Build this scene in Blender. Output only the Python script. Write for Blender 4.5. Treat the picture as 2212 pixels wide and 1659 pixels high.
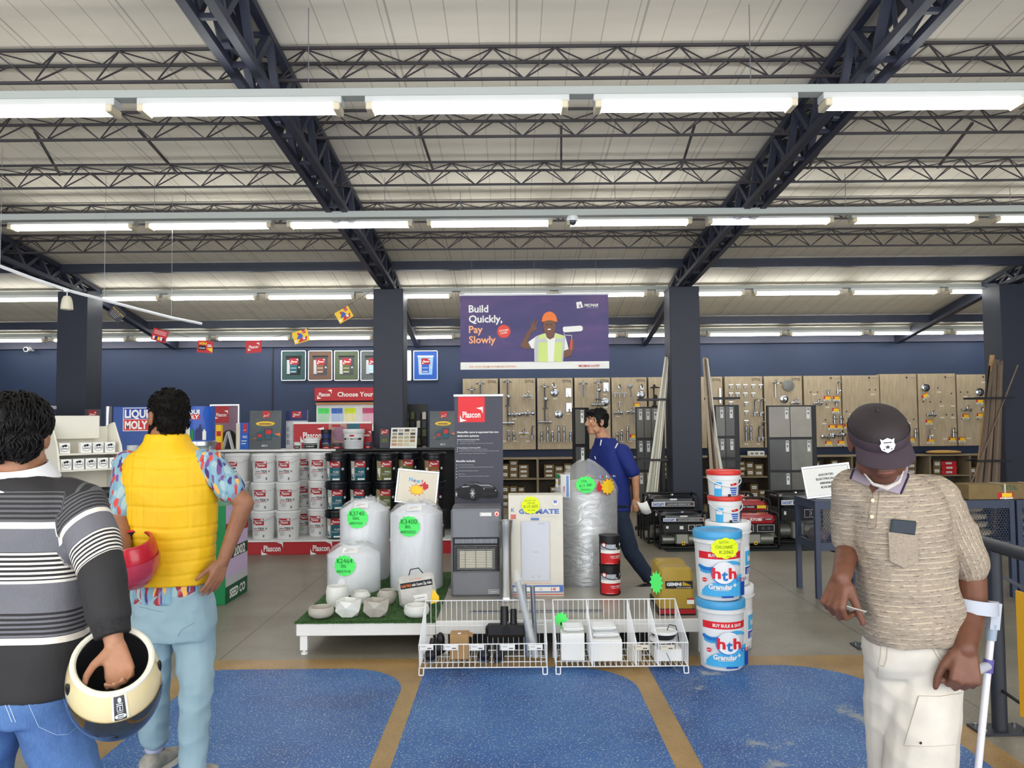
import bpy,bmesh,math,random
from mathutils import Vector,Matrix,Euler
random.seed(7)
PI=math.pi
SC=bpy.context.scene
COL=SC.collection
for _o in list(bpy.data.objects):
 bpy.data.objects.remove(_o)
# ------------------------------------------------------------------ camera
W,H,FPX=2212.0,1659.0,1671.0
EYE=Vector((0.0,0.0,1.6))
PITCH,ROLL=math.atan(76/FPX),0.0085
_F=Vector((0,math.cos(PITCH),math.sin(PITCH)))
_R0=Vector((1,0,0))
_U0=Vector((0,-math.sin(PITCH),math.cos(PITCH)))
_R=_R0*math.cos(ROLL)-_U0*math.sin(ROLL)
_U=_U0*math.cos(ROLL)+_R0*math.sin(ROLL)
cam_data=bpy.data.cameras.new('camera')
cam=bpy.data.objects.new('camera',cam_data)
COL.objects.link(cam)
cam_data.sensor_width=36.0
cam_data.lens=36.0*FPX/W
cam_data.clip_start=0.05
cam.matrix_world=Matrix(((_R.x,_U.x,-_F.x,EYE.x),(_R.y,_U.y,-_F.y,EYE.y),(_R.z,_U.z,-_F.z,EYE.z),(0,0,0,1)))
SC.camera=cam
# ------------------------------------------------------------------ daylight from the open shop front behind the viewer
world=bpy.data.worlds.new('daylight')
SC.world=world
world.use_nodes=True
_bg=world.node_tree.nodes['Background']
_bg.inputs[0].default_value=(0.96,0.98,1.0,1)
_bg.inputs[1].default_value=2.4
TUBE_STRENGTH=12.0
SC.view_settings.view_transform='Standard'
SC.view_settings.look='None'
SC.view_settings.gamma=1.0
SC.view_settings.use_curve_mapping=False
SC.view_settings.exposure=0.72
def ray(x,y):
 return _F*FPX+_R*(x-W/2)+_U*(H/2-y)
def P(x,y,D):
 """point of the place seen at photo position x, y at distance D into the hall"""
 r=ray(x,y)
 return EYE+r*(D/r.y)
def G(x,y,z=0.0):
 r=ray(x,y)
 return EYE+r*((z-EYE.z)/r.z)
# ------------------------------------------------------------------ colours and materials
def lin(c):
 c/=255.0
 return c/12.92 if c<=0.04045 else((c+0.055)/1.055)**2.4
def rgb(r,g,b):
 return(lin(r),lin(g),lin(b),1.0)
MATS={}
def mat(name,col,rough=0.5,metal=0.0,var=0.0,vscale=12.0,bump=0.0,bscale=60.0,trans=0.0,alpha=1.0,emit=0.0,coat=0.0,spec=0.5,ior=1.45):
 if name in MATS:
  return MATS[name]
 m=bpy.data.materials.new(name)
 m.use_nodes=True
 nt=m.node_tree
 b=nt.nodes['Principled BSDF']
 c=rgb(*col)
 b.inputs['Base Color'].default_value=c
 b.inputs['Roughness'].default_value=rough
 b.inputs['Metallic'].default_value=metal
 b.inputs['Specular IOR Level'].default_value=spec
 b.inputs['IOR'].default_value=ior
 if coat:b.inputs['Coat Weight'].default_value=coat
 if trans:b.inputs['Transmission Weight'].default_value=trans
 if alpha<1:b.inputs['Alpha'].default_value=alpha
 if emit:
  b.inputs['Emission Color'].default_value=c
  b.inputs['Emission Strength'].default_value=emit
 if var or bump:
  tc=nt.nodes.new('ShaderNodeTexCoord')
  if var:
   n=nt.nodes.new('ShaderNodeTexNoise');n.inputs['Scale'].default_value=vscale;n.inputs['Detail'].default_value=5
   nt.links.new(tc.outputs['Object'],n.inputs['Vector'])
   r=nt.nodes.new('ShaderNodeValToRGB')
   r.color_ramp.elements[0].position=0.3;r.color_ramp.elements[1].position=0.7
   r.color_ramp.elements[0].color=tuple(x*(1-var)for x in c[:3])+(1,)
   r.color_ramp.elements[1].color=tuple(min(1,x*(1+var))for x in c[:3])+(1,)
   nt.links.new(n.outputs['Fac'],r.inputs[0]);nt.links.new(r.outputs[0],b.inputs['Base Color'])
  if bump:
   n=nt.nodes.new('ShaderNodeTexNoise');n.inputs['Scale'].default_value=bscale;n.inputs['Detail'].default_value=4
   nt.links.new(tc.outputs['Object'],n.inputs['Vector'])
   bp=nt.nodes.new('ShaderNodeBump');bp.inputs['Strength'].default_value=bump;bp.inputs['Distance'].default_value=0.01
   nt.links.new(n.outputs['Fac'],bp.inputs['Height']);nt.links.new(bp.outputs[0],b.inputs['Normal'])
 MATS[name]=m
 return m
class NT:
 """small helper for longer node materials"""
 def __init__(s,name,rough=0.6,metal=0.0):
  s.m=bpy.data.materials.new(name);s.m.use_nodes=True;s.t=s.m.node_tree
  s.b=s.t.nodes['Principled BSDF'];s.b.inputs['Roughness'].default_value=rough;s.b.inputs['Metallic'].default_value=metal
  s.tc=s.t.nodes.new('ShaderNodeTexCoord');MATS[name]=s.m
  s.obj=s.tc.outputs['Object']
 def link(s,a,b):s.t.links.new(a,b)
 def val(s,inp,v):
  if hasattr(v,'links'):s.link(v,inp)
  else:inp.default_value=v
 def math(s,op,a,b=0.0,c=None):
  n=s.t.nodes.new('ShaderNodeMath');n.operation=op
  s.val(n.inputs[0],a);s.val(n.inputs[1],b)
  if c is not None:s.val(n.inputs[2],c)
  return n.outputs[0]
 def xyz(s,vec=None):
  n=s.t.nodes.new('ShaderNodeSeparateXYZ');s.link(vec or s.obj,n.inputs[0]);return n.outputs
 def map(s,scale=(1,1,1),rot=(0,0,0),loc=(0,0,0),vec=None):
  n=s.t.nodes.new('ShaderNodeMapping');s.link(vec or s.obj,n.inputs[0])
  n.inputs['Scale'].default_value=scale;n.inputs['Rotation'].default_value=rot;n.inputs['Location'].default_value=loc
  return n.outputs[0]
 def noise(s,scale,vec=None,detail=4,rough=0.55,dist=0.0):
  n=s.t.nodes.new('ShaderNodeTexNoise');s.link(vec or s.obj,n.inputs['Vector'])
  n.inputs['Scale'].default_value=scale;n.inputs['Detail'].default_value=detail;n.inputs['Roughness'].default_value=rough
  n.inputs['Distortion'].default_value=dist
  return n.outputs['Fac']
 def voro(s,scale,vec=None,out='Distance',feat='F1'):
  n=s.t.nodes.new('ShaderNodeTexVoronoi');n.feature=feat;s.link(vec or s.obj,n.inputs['Vector']);n.inputs['Scale'].default_value=scale
  return n.outputs[out]
 def ramp(s,fac,stops,interp='LINEAR'):
  n=s.t.nodes.new('ShaderNodeValToRGB');cr=n.color_ramp;cr.interpolation=interp
  while len(cr.elements)<len(stops):cr.elements.new(0.5)
  for e,(p,c)in zip(cr.elements,stops):
   e.position=p;e.color=c if len(c)==4 else tuple(c)+(1,)
  s.link(fac,n.inputs[0]);return n.outputs[0]
 def mix(s,fac,a,b,mode='MIX'):
  n=s.t.nodes.new('ShaderNodeMix');n.data_type='RGBA';n.blend_type=mode
  s.val(n.inputs[0],fac);s.val(n.inputs[6],a);s.val(n.inputs[7],b);return n.outputs[2]
 def color(s,c):s.val(s.b.inputs['Base Color'],c)
 def bump(s,h,strength=0.3,dist=0.01):
  n=s.t.nodes.new('ShaderNodeBump');n.inputs['Strength'].default_value=strength;n.inputs['Distance'].default_value=dist
  s.link(h,n.inputs['Height']);s.link(n.outputs[0],s.b.inputs['Normal'])
 def attr(s,name):
  n=s.t.nodes.new('ShaderNodeAttribute');n.attribute_name=name;return n.outputs['Fac']
# ------------------------------------------------------------------ mesh building
class MB:
 def __init__(s):
  s.v=[];s.f=[];s.mi=[];s.sf=[];s.m=0;s.M=None
 def add(s,vs,fs,smooth=False):
  o=len(s.v)
  if s.M is not None:vs=[s.M@Vector(v)for v in vs]
  s.v+=[tuple(v)for v in vs]
  for f in fs:
   s.f.append([i+o for i in f]);s.mi.append(s.m);s.sf.append(smooth)
  return s
 def box(s,x0,x1,y0,y1,z0,z1,c=0.0):
  if c<=0:
   return s.add([(x0,y0,z0),(x1,y0,z0),(x1,y1,z0),(x0,y1,z0),(x0,y0,z1),(x1,y0,z1),(x1,y1,z1),(x0,y1,z1)],[(0,3,2,1),(4,5,6,7),(0,1,5,4),(1,2,6,5),(2,3,7,6),(3,0,4,7)])
  vs=[];idx={}
  X=(x0,x1);Y=(y0,y1);Z=(z0,z1);sg=(1,-1)
  for i in(0,1):
   for j in(0,1):
    for k in(0,1):
     for a in range(3):
      p=[X[i]+(0 if a==0 else sg[i]*c),Y[j]+(0 if a==1 else sg[j]*c),Z[k]+(0 if a==2 else sg[k]*c)]
      idx[(i,j,k,a)]=len(vs);vs.append(p)
  fs=[]
  q=((0,0),(1,0),(1,1),(0,1))
  for e in(0,1):
   fs.append([idx[(e,a,b,0)]for a,b in(q if e else q[::-1])])
   fs.append([idx[(a,e,b,1)]for a,b in(q[::-1]if e else q)])
   fs.append([idx[(a,b,e,2)]for a,b in(q if e else q[::-1])])
  for i in(0,1):
   for j in(0,1):
    a=[idx[(i,j,0,0)],idx[(i,j,0,1)],idx[(i,j,1,1)],idx[(i,j,1,0)]]
    fs.append(a if i!=j else a[::-1])
    a=[idx[(i,0,j,0)],idx[(i,0,j,2)],idx[(i,1,j,2)],idx[(i,1,j,0)]]
    fs.append(a[::-1]if i!=j else a)
    a=[idx[(0,i,j,1)],idx[(0,i,j,2)],idx[(1,i,j,2)],idx[(1,i,j,1)]]
    fs.append(a if i!=j else a[::-1])
    for k in(0,1):
     a=[idx[(i,j,k,0)],idx[(i,j,k,1)],idx[(i,j,k,2)]]
     fs.append(a if(i+j+k)%2 else a[::-1])
  return s.add(vs,fs)
 def lathe(s,prof,seg=24,c=(0,0,0),ax='z',smooth=True,caps=True):
  vs=[];fs=[];n=len(prof)
  for r,z in prof:
   for k in range(seg):
    a=2*PI*k/seg
    p=(r*math.cos(a),r*math.sin(a),z)
    if ax=='y':p=(p[0],p[2],-p[1])
    elif ax=='x':p=(p[2],p[0],p[1])
    vs.append((p[0]+c[0],p[1]+c[1],p[2]+c[2]))
  for i in range(n-1):
   for k in range(seg):
    k2=(k+1)%seg
    fs.append((i*seg+k,i*seg+k2,(i+1)*seg+k2,(i+1)*seg+k))
  s.add(vs,fs,smooth)
  if caps:
   o=len(s.v)-len(vs)
   for i,rev in((0,True),(n-1,False)):
    if prof[i][0]>1e-6:
     f=[o+i*seg+k for k in range(seg)]
     s.f.append(f[::-1]if rev else f);s.mi.append(s.m);s.sf.append(False)
  return s
 def loft(s,rings,smooth=True,caps=True):
  n=len(rings[0]);vs=[p for r in rings for p in r];fs=[]
  for i in range(len(rings)-1):
   for k in range(n):
    k2=(k+1)%n
    fs.append((i*n+k,i*n+k2,(i+1)*n+k2,(i+1)*n+k))
  if caps:
   fs.append(tuple(range(n))[::-1]);fs.append(tuple((len(rings)-1)*n+k for k in range(n)))
  return s.add(vs,fs,smooth)
 def tube(s,path,r,seg=8,caps=True,closed=False):
  pts=[Vector(p)for p in path];n=len(pts)
  rr=r if isinstance(r,(list,tuple))else[r]*n
  t0=(pts[1]-pts[0]).normalized()
  u=t0.orthogonal().normalized()
  rings=[]
  for i in range(n):
   if closed:t=(pts[(i+1)%n]-pts[i-1])
   elif i==0:t=pts[1]-pts[0]
   elif i==n-1:t=pts[-1]-pts[-2]
   else:t=(pts[i+1]-pts[i]).normalized()+(pts[i]-pts[i-1]).normalized()
   if t.length<1e-9:t=t0
   t.normalize()
   u=u-t*u.dot(t)
   if u.length<1e-6:u=t.orthogonal()
   u.normalize();w=t.cross(u)
   rings.append([pts[i]+(u*math.cos(2*PI*k/seg)+w*math.sin(2*PI*k/seg))*rr[i]for k in range(seg)])
  if closed:
   rings.append(rings[0]);return s.loft(rings,True,False)
  return s.loft(rings,True,caps)
 def cyl(s,p0,p1,r,r1=None,seg=12):
  return s.tube([p0,p1],[r,r if r1 is None else r1],seg)
 def bar(s,p0,p1,w,h=None,up=(0,0,1)):
  p0=Vector(p0);p1=Vector(p1);h=h or w
  t=(p1-p0).normalized();up=Vector(up)
  if abs(t.dot(up))>0.98:up=Vector((0,1,0))
  a=t.cross(up).normalized()*(w/2);b=a.cross(t).normalized()*(h/2)
  q=[p0-a-b,p0+a-b,p0+a+b,p0-a+b,p1-a-b,p1+a-b,p1+a+b,p1-a+b]
  return s.add(q,[(0,1,2,3),(7,6,5,4),(0,4,5,1),(1,5,6,2),(2,6,7,3),(3,7,4,0)])
 def sph(s,c,r,seg=16,rings=10,M=None):
  if not isinstance(r,(tuple,list)):r=(r,r,r)
  c=Vector(c);vs=[];fs=[]
  for i in range(rings+1):
   th=PI*i/rings
   for k in range(seg):
    a=2*PI*k/seg
    p=Vector((r[0]*math.sin(th)*math.cos(a),r[1]*math.sin(th)*math.sin(a),r[2]*math.cos(th)))
    if M is not None:p=M@p
    vs.append(c+p)
  for i in range(rings):
   for k in range(seg):
    k2=(k+1)%seg
    fs.append((i*seg+k,(i+1)*seg+k,(i+1)*seg+k2,i*seg+k2))
  return s.add(vs,fs,True)
 def cap(s,p0,p1,r0,r1=None,seg=14):
  """capsule with round ends"""
  p0=Vector(p0);p1=Vector(p1);r1=r0 if r1 is None else r1
  d=p1-p0;L=d.length;t=d.normalized()if L>1e-6 else Vector((0,0,1))
  pth=[];rr=[]
  for k in range(5):
   a=PI/2*k/4
   pth.append(p0-t*r0*math.cos(a));rr.append(max(r0*math.sin(a),1e-4))
  for k in range(5):
   a=PI/2*(4-k)/4
   pth.append(p1+t*r1*math.cos(a));rr.append(max(r1*math.sin(a),1e-4))
  return s.tube(pth,rr,seg)
 def limb(s,pts,rs):
  for i in range(len(pts)-1):s.cap(pts[i],pts[i+1],rs[i],rs[i+1])
  return s
 def prism(s,poly,h0,h1,fn=None):
  """polygon (u, v) pushed from h0 to h1; fn(u, v, h) gives the point (default x, y, z)"""
  fn=fn or(lambda u,v,h:(u,v,h));n=len(poly)
  vs=[fn(u,v,h0)for u,v in poly]+[fn(u,v,h1)for u,v in poly]
  fs=[tuple(range(n))[::-1],tuple(range(n,2*n))]+[(k,(k+1)%n,n+(k+1)%n,n+k)for k in range(n)]
  return s.add(vs,fs)
 def build(s,name,mats,parent=None,loc=None,rz=0.0,sharp=40):
  me=bpy.data.meshes.new(name)
  me.from_pydata(s.v,[],s.f)
  if not isinstance(mats,(list,tuple)):mats=[mats]
  for m in mats:me.materials.append(m)
  me.polygons.foreach_set('material_index',s.mi)
  me.polygons.foreach_set('use_smooth',[True if q else False for q in s.sf])
  me.update()
  if any(s.sf):me.set_sharp_from_angle(angle=math.radians(sharp))
  o=bpy.data.objects.new(name,me);COL.objects.link(o)
  if parent is not None:o.parent=parent
  if loc is not None:o.location=loc
  if rz:o.rotation_euler.z=rz
  return o
_TXT={}
def text_geo(body,bold=0.0,fine=0.0):
 key=(body,bold,fine)
 if key in _TXT:return _TXT[key]
 cu=bpy.data.curves.new('lettering','FONT');cu.body=body;cu.size=1.0;cu.offset=bold;cu.resolution_u=2
 cu.align_x='CENTER';cu.fill_mode='FRONT';cu.space_line=0.95
 ob=bpy.data.objects.new('lettering',cu);COL.objects.link(ob)
 dg=bpy.context.evaluated_depsgraph_get()
 me=bpy.data.meshes.new_from_object(ob.evaluated_get(dg))
 bm=bmesh.new();bm.from_mesh(me)
 if fine:
  bmesh.ops.triangulate(bm,faces=bm.faces)
  for _ in range(3):
   ed=[e for e in bm.edges if e.calc_length()>fine]
   if not ed:break
   bmesh.ops.subdivide_edges(bm,edges=ed,cuts=1);bmesh.ops.triangulate(bm,faces=bm.faces)
 bm.verts.ensure_lookup_table();bm.verts.index_update()
 vs=[(v.co.x,v.co.y)for v in bm.verts];fs=[[v.index for v in f.verts]for f in bm.faces]
 bm.free();bpy.data.objects.remove(ob);bpy.data.curves.remove(cu);bpy.data.meshes.remove(me)
 xs=[v[0]for v in vs]or[0];ys=[v[1]for v in vs]or[0]
 r=(vs,fs,min(xs),max(xs),min(ys),max(ys));_TXT[key]=r
 return r
class DC(MB):
 """flat printing in layers, laid on a plane or round a cylinder"""
 def __init__(s,fn,eps=0.0006):
  super().__init__();s.fn=fn;s.lay=1;s.eps=eps
 def _put(s,pts,fs):
  s.add([s.fn(u,v,s.lay*s.eps)for u,v in pts],fs);s.lay+=1
 def rect(s,u0,v0,u1,v1,m,n=1,nv=1):
  s.m=m;pts=[];fs=[]
  for j in range(nv+1):
   for i in range(n+1):pts.append((u0+(u1-u0)*i/n,v0+(v1-v0)*j/nv))
  for j in range(nv):
   for i in range(n):a=j*(n+1)+i;fs.append((a,a+1,a+n+2,a+n+1))
  s._put(pts,fs)
 def poly(s,pts,m):
  s.m=m;s._put(pts,[tuple(range(len(pts)))])
 def fan(s,c,pts,m):
  s.m=m;n=len(pts);s._put([c]+list(pts),[(0,1+k,1+(k+1)%n)for k in range(n)])
 def disc(s,u,v,r,m,n=24,ry=None,rot=0):
  ry=ry or r
  s.fan((u,v),[(u+r*math.cos(2*PI*k/n)*math.cos(rot)-ry*math.sin(2*PI*k/n)*math.sin(rot),v+r*math.cos(2*PI*k/n)*math.sin(rot)+ry*math.sin(2*PI*k/n)*math.cos(rot))for k in range(n)],m)
 def star(s,u,v,r,r2,n,m,sy=1.0,ph=0.0):
  s.fan((u,v),[(u+(r if k%2==0 else r2)*math.cos(PI*k/n+ph),v+sy*(r if k%2==0 else r2)*math.sin(PI*k/n+ph))for k in range(2*n)],m)
 def text(s,body,u,v,h,m,bold=0.0,wid=None,rot=0.0,fine=0.0,shear=0.0,left=False):
  """lettering with cap height about h centred at u, v; wid forces the width; left: u is the left edge"""
  vs,fs,x0,x1,y0,y1=text_geo(body,bold,fine)
  if not fs:return
  nl=body.count('\n')+1
  k=h*nl/0.72 if nl==1 else h/0.72
  kx=k if wid is None else wid/(x1-x0)
  cx=(x0+x1)/2;cy=0.36 if nl==1 else(y0+y1)/2
  if left:u=u+(x1-x0)*kx/2
  ca,sa=math.cos(rot),math.sin(rot);pts=[]
  for x,y in vs:
   a=(x-cx)*kx+shear*(y-cy)*k;b=(y-cy)*k
   pts.append((u+a*ca-b*sa,v+a*sa+b*ca))
  s.m=m;s._put(pts,fs)
def plane(o=(0,0,0),u=(1,0,0),v=(0,0,1)):
 o=Vector(o);u=Vector(u).normalized();v=Vector(v).normalized();n=u.cross(v)
 return lambda a,b,e:o+u*a+v*b+n*e
def cylmap(rf,c=(0,0),a0=-PI/2,z0=0.0):
 def fn(u,v,e):
  r=rf(v)if callable(rf)else rf
  a=a0+u/r;r+=e
  return Vector((c[0]+r*math.cos(a),c[1]+r*math.sin(a),z0+v))
 return fn
# ------------------------------------------------------------------ things
def tag(o,label,cat,group=None):
 o['label']=label;o['category']=cat
 if not o.name.startswith(('pillar','roof_')):o['kind']='thing'
 if group:o['group']=group
 return o
def thing(name,label,cat,loc=(0,0,0),rz=0.0,group=None):
 o=bpy.data.objects.new(name,None);COL.objects.link(o)
 o.empty_display_size=0.1
 o.location=loc;o.rotation_euler=(0,0,rz)
 return tag(o,label,cat,group)
def struct(o):
 o['kind']='structure';return o
def copy_tree(o,parent=None):
 c=o.copy();COL.objects.link(c)
 if parent is not None:c.parent=parent
 for ch in list(o.children):copy_tree(ch,c)
 return c
def dup(root,loc,rz=None,label=None,group=None):
 kids=list(root.children)
 c=root.copy();COL.objects.link(c)
 for ch in kids:copy_tree(ch,c)
 c.location=loc
 if rz is not None:c.rotation_euler=(0,0,rz)
 if label:c['label']=label
 if group:c['group']=group
 return c
def remesh(mb,voxel,smooth=3,factor=0.5):
 """one continuous skin round overlapping volumes"""
 me=bpy.data.meshes.new('skin');me.from_pydata(mb.v,[],mb.f);me.update()
 bm=bmesh.new();bm.from_mesh(me);bmesh.ops.recalc_face_normals(bm,faces=bm.faces);bm.to_mesh(me);bm.free()
 ob=bpy.data.objects.new('skin',me);COL.objects.link(ob)
 r=ob.modifiers.new('r','REMESH');r.mode='VOXEL';r.voxel_size=voxel;r.use_smooth_shade=True
 if smooth:
  sm=ob.modifiers.new('s','SMOOTH');sm.iterations=smooth;sm.factor=factor
 dg=bpy.context.evaluated_depsgraph_get()
 out=bpy.data.meshes.new_from_object(ob.evaluated_get(dg))
 bpy.data.objects.remove(ob);bpy.data.meshes.remove(me)
 return out
def place_mesh(me,name,mats,parent=None):
 me.name=name;me.materials.clear()
 for m in(mats if isinstance(mats,(list,tuple))else[mats]):me.materials.append(m)
 me.polygons.foreach_set('use_smooth',[True]*len(me.polygons))
 o=bpy.data.objects.new(name,me);COL.objects.link(o)
 if parent is not None:o.parent=parent
 return o
ORD=['first','second','third','fourth','fifth','sixth','seventh','eighth','ninth','tenth','eleventh','twelfth','thirteenth','fourteenth','fifteenth','sixteenth']
# ================================================================== materials of the room
NAVY=mat('navy_paint',(44,49,63),0.55,var=0.06,vscale=3,bump=0.05)
STEEL_NAVY=mat('dark_blue_steel',(50,54,70),0.5,var=0.12,vscale=4)
PURLIN=mat('brown_grey_steel',(58,54,58),0.6,var=0.15,vscale=5)
BLACK=mat('black_plastic',(22,22,25),0.45)
BLACKM=mat('black_metal',(26,27,31),0.4,metal=0.3)
WHITE=mat('white_paint',(232,232,230),0.45,var=0.02)
WHITEG=mat('white_gloss',(236,238,240),0.3)
GREYM=mat('grey_metal',(150,152,156),0.35,metal=0.6)
CHROME=mat('chrome',(176,179,184),0.2,metal=1.0)
ALU=mat('aluminium',(200,203,208),0.3,metal=0.9,var=0.05,vscale=8)
RED=mat('red_print',(200,28,36),0.45)
DRED=mat('dark_red_print',(172,24,34),0.45)
PAPER=mat('white_paper',(238,238,234),0.7)
CREAM=mat('cream_print',(222,214,196),0.6)
INK=mat('black_ink',(24,24,28),0.6)
GREYINK=mat('grey_ink',(120,122,128),0.6)
LGREY=mat('light_grey_print',(196,198,202),0.55)
LIME=mat('green_card',(84,240,110),0.6)
YELC=mat('yellow_card',(232,250,20),0.6)
YEL=mat('yellow_print',(250,205,40),0.5)
ORANGE=mat('orange_print',(235,120,45),0.5)
GREEN=mat('green_print',(20,130,72),0.5)
TEAL=mat('teal_print',(22,92,108),0.5)
OLIVE=mat('olive_print',(92,100,50),0.5)
BROWNP=mat('brown_print',(128,88,62),0.5)
BLUE=mat('blue_print',(28,92,190),0.45)
SKYB=mat('sky_blue_print',(72,176,230),0.45)
PALEB=mat('pale_blue_print',(170,212,240),0.5)
NAVYP=mat('navy_print',(28,36,92),0.5)
MAUVE=mat('mauve_print',(150,108,128),0.5)
PINKP=mat('pink_lilac_print',(206,186,222),0.5)
CARD=mat('cardboard',(176,140,96),0.8,var=0.07,vscale=10)
CARDD=mat('brown_carton',(124,104,72),0.8,var=0.1,vscale=9)
DARKGREY=mat('charcoal_print',(66,68,74),0.5)
GOLDP=mat('gold_print',(214,168,74),0.5)
CORP=mat('steel_blue_paint',(52,62,84),0.45,var=0.05)
t=NT('navy_wall',0.6)
n=t.noise(0.7,detail=3)
t.color(t.ramp(n,[(0.3,rgb(37,52,80)),(0.7,rgb(43,58,88))]))
WALLM=MATS['navy_wall']
t=NT('ceiling_sheet',0.75)
x,y,z=t.xyz()
fx=t.math('FRACT',t.math('MULTIPLY',x,1/0.205))
line=t.math('LESS_THAN',fx,0.035)
fx2=t.math('FRACT',t.math('MULTIPLY',x,1/0.82))
line2=t.math('LESS_THAN',t.math('ABSOLUTE',t.math('SUBTRACT',fx2,0.06)),0.009)
fy=t.math('FRACT',t.math('ADD',t.math('MULTIPLY',y,1/0.93),0.42))
liney=t.math('LESS_THAN',fy,0.012)
l=t.math('MAXIMUM',t.math('MAXIMUM',line,line2),t.math('MULTIPLY',liney,0.5))
st=t.noise(1.2,t.map((0.35,2.2,1)),detail=5)
base=t.ramp(st,[(0.3,rgb(230,222,205)),(0.7,rgb(244,237,221))])
t.color(t.mix(t.math('MULTIPLY',l,0.42),base,rgb(110,106,100)))
CEIL=MATS['ceiling_sheet']
t=NT('grey_terrazzo',0.38)
x,y,z=t.xyz()
n1=t.noise(1.3,detail=6);n2=t.noise(55,detail=2)
base=t.ramp(n1,[(0.3,rgb(118,112,98)),(0.55,rgb(136,130,116)),(0.75,rgb(152,146,132))])
sp=t.math('GREATER_THAN',n2,0.64)
base=t.mix(t.math('MULTIPLY',sp,0.35),base,rgb(186,182,170))
jx=t.math('LESS_THAN',t.math('ABSOLUTE',t.math('SUBTRACT',t.math('FRACT',t.math('MULTIPLY',t.math('ADD',x,1.99),1/4.52)),0.002)),0.0016)
jy=t.math('LESS_THAN',t.math('ABSOLUTE',t.math('SUBTRACT',t.math('FRACT',t.math('MULTIPLY',t.math('SUBTRACT',y,7.9),1/3.0)),0.5)),0.0016)
t.color(t.mix(t.math('MULTIPLY',t.math('MAXIMUM',jx,jy),0.6),base,rgb(70,66,58)))
FLOORG=MATS['grey_terrazzo']
t=NT('tan_terrazzo',0.4)
n1=t.noise(3,detail=5);n2=t.voro(140);n3=t.voro(90,out='Color')
base=t.ramp(n1,[(0.3,rgb(142,112,64)),(0.7,rgb(172,138,84))])
base=t.mix(t.math('MULTIPLY',t.math('LESS_THAN',n2,0.25),0.5),base,rgb(92,72,44))
n4=t.noise(150,detail=1)
t.color(t.mix(t.math('MULTIPLY',t.math('GREATER_THAN',n4,0.66),0.7),base,rgb(206,182,132)))
FLOORT=MATS['tan_terrazzo']
t=NT('blue_terrazzo',0.42);t.b.inputs['Specular IOR Level'].default_value=0.3
n1=t.noise(1.6,detail=6);nb=t.noise(9,detail=5,rough=0.7)
base=t.ramp(n1,[(0.25,rgb(28,68,128)),(0.5,rgb(42,94,160)),(0.75,rgb(60,114,174))])
base=t.mix(t.ramp(nb,[(0.5,(0,0,0)),(0.75,(0.55,0.55,0.55))]),base,rgb(84,122,164))
s1=t.noise(95,detail=2);s2=t.noise(38,detail=3)
sp=t.math('GREATER_THAN',s1,0.61)
base=t.mix(t.math('MULTIPLY',sp,0.75),base,rgb(176,190,204))
sp=t.math('GREATER_THAN',s2,0.71)
base=t.mix(t.math('MULTIPLY',sp,0.6),base,rgb(196,204,208))
w1=t.noise(2.1,t.map((1.2,1.2,1),loc=(3.2,1.4,0)),detail=7,rough=0.62)
wear=t.ramp(w1,[(0.605,(0,0,0)),(0.66,(0.8,0.8,0.8))])
xx_,yy_,zz_=t.xyz();wear=t.math('MULTIPLY',wear,t.math('GREATER_THAN',xx_,0.9))
t.color(t.mix(wear,base,rgb(164,168,160)))
FLOORB=MATS['blue_terrazzo']
# ================================================================== floor
XL,XR,YF,YB=-11.5,11.5,-3.0,13.6
fl=MB()
TX0,TX1,TY1=-2.13,2.33,5.27
fl.m=0
fl.add([(XL,YF,0),(TX0,YF,0),(TX0,YB,0),(XL,YB,0)],[(0,1,2,3)])
fl.add([(TX1,YF,0),(XR,YF,0),(XR,YB,0),(TX1,YB,0)],[(0,1,2,3)])
fl.add([(TX0,TY1,0),(TX1,TY1,0),(TX1,YB,0),(TX0,YB,0)],[(0,1,2,3)])
fl.m=1
fl.add([(TX0,YF,0),(TX1,YF,0),(TX1,TY1,0),(TX0,TY1,0)],[(0,1,2,3)])
fl.m=2
def panel(x0,x1,y0,y1,rl,rr):
 p=[(x0,y0),(x1,y0)]
 for k in range(13):
  a=PI/2*k/12;p.append((x1-rr+rr*math.cos(a),y1-rr+rr*math.sin(a)))
 if rl>0:
  for k in range(13):
   a=PI/2+PI/2*k/12;p.append((x0+rl+rl*math.cos(a),y1-rl+rl*math.sin(a)))
 else:p.append((x0,y1))
 fl.add([(a,b,0.0012)for a,b in p],[tuple(range(len(p)))])
panel(-1.97,-0.675,-2.5,5.07,0.10,0.42)
panel(-0.575,0.735,-2.5,5.07,0.0,0.42)
panel(0.86,2.17,-2.5,5.07,0.0,0.5)
struct(fl.build('floor',[FLOORG,FLOORT,FLOORB]))
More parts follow.
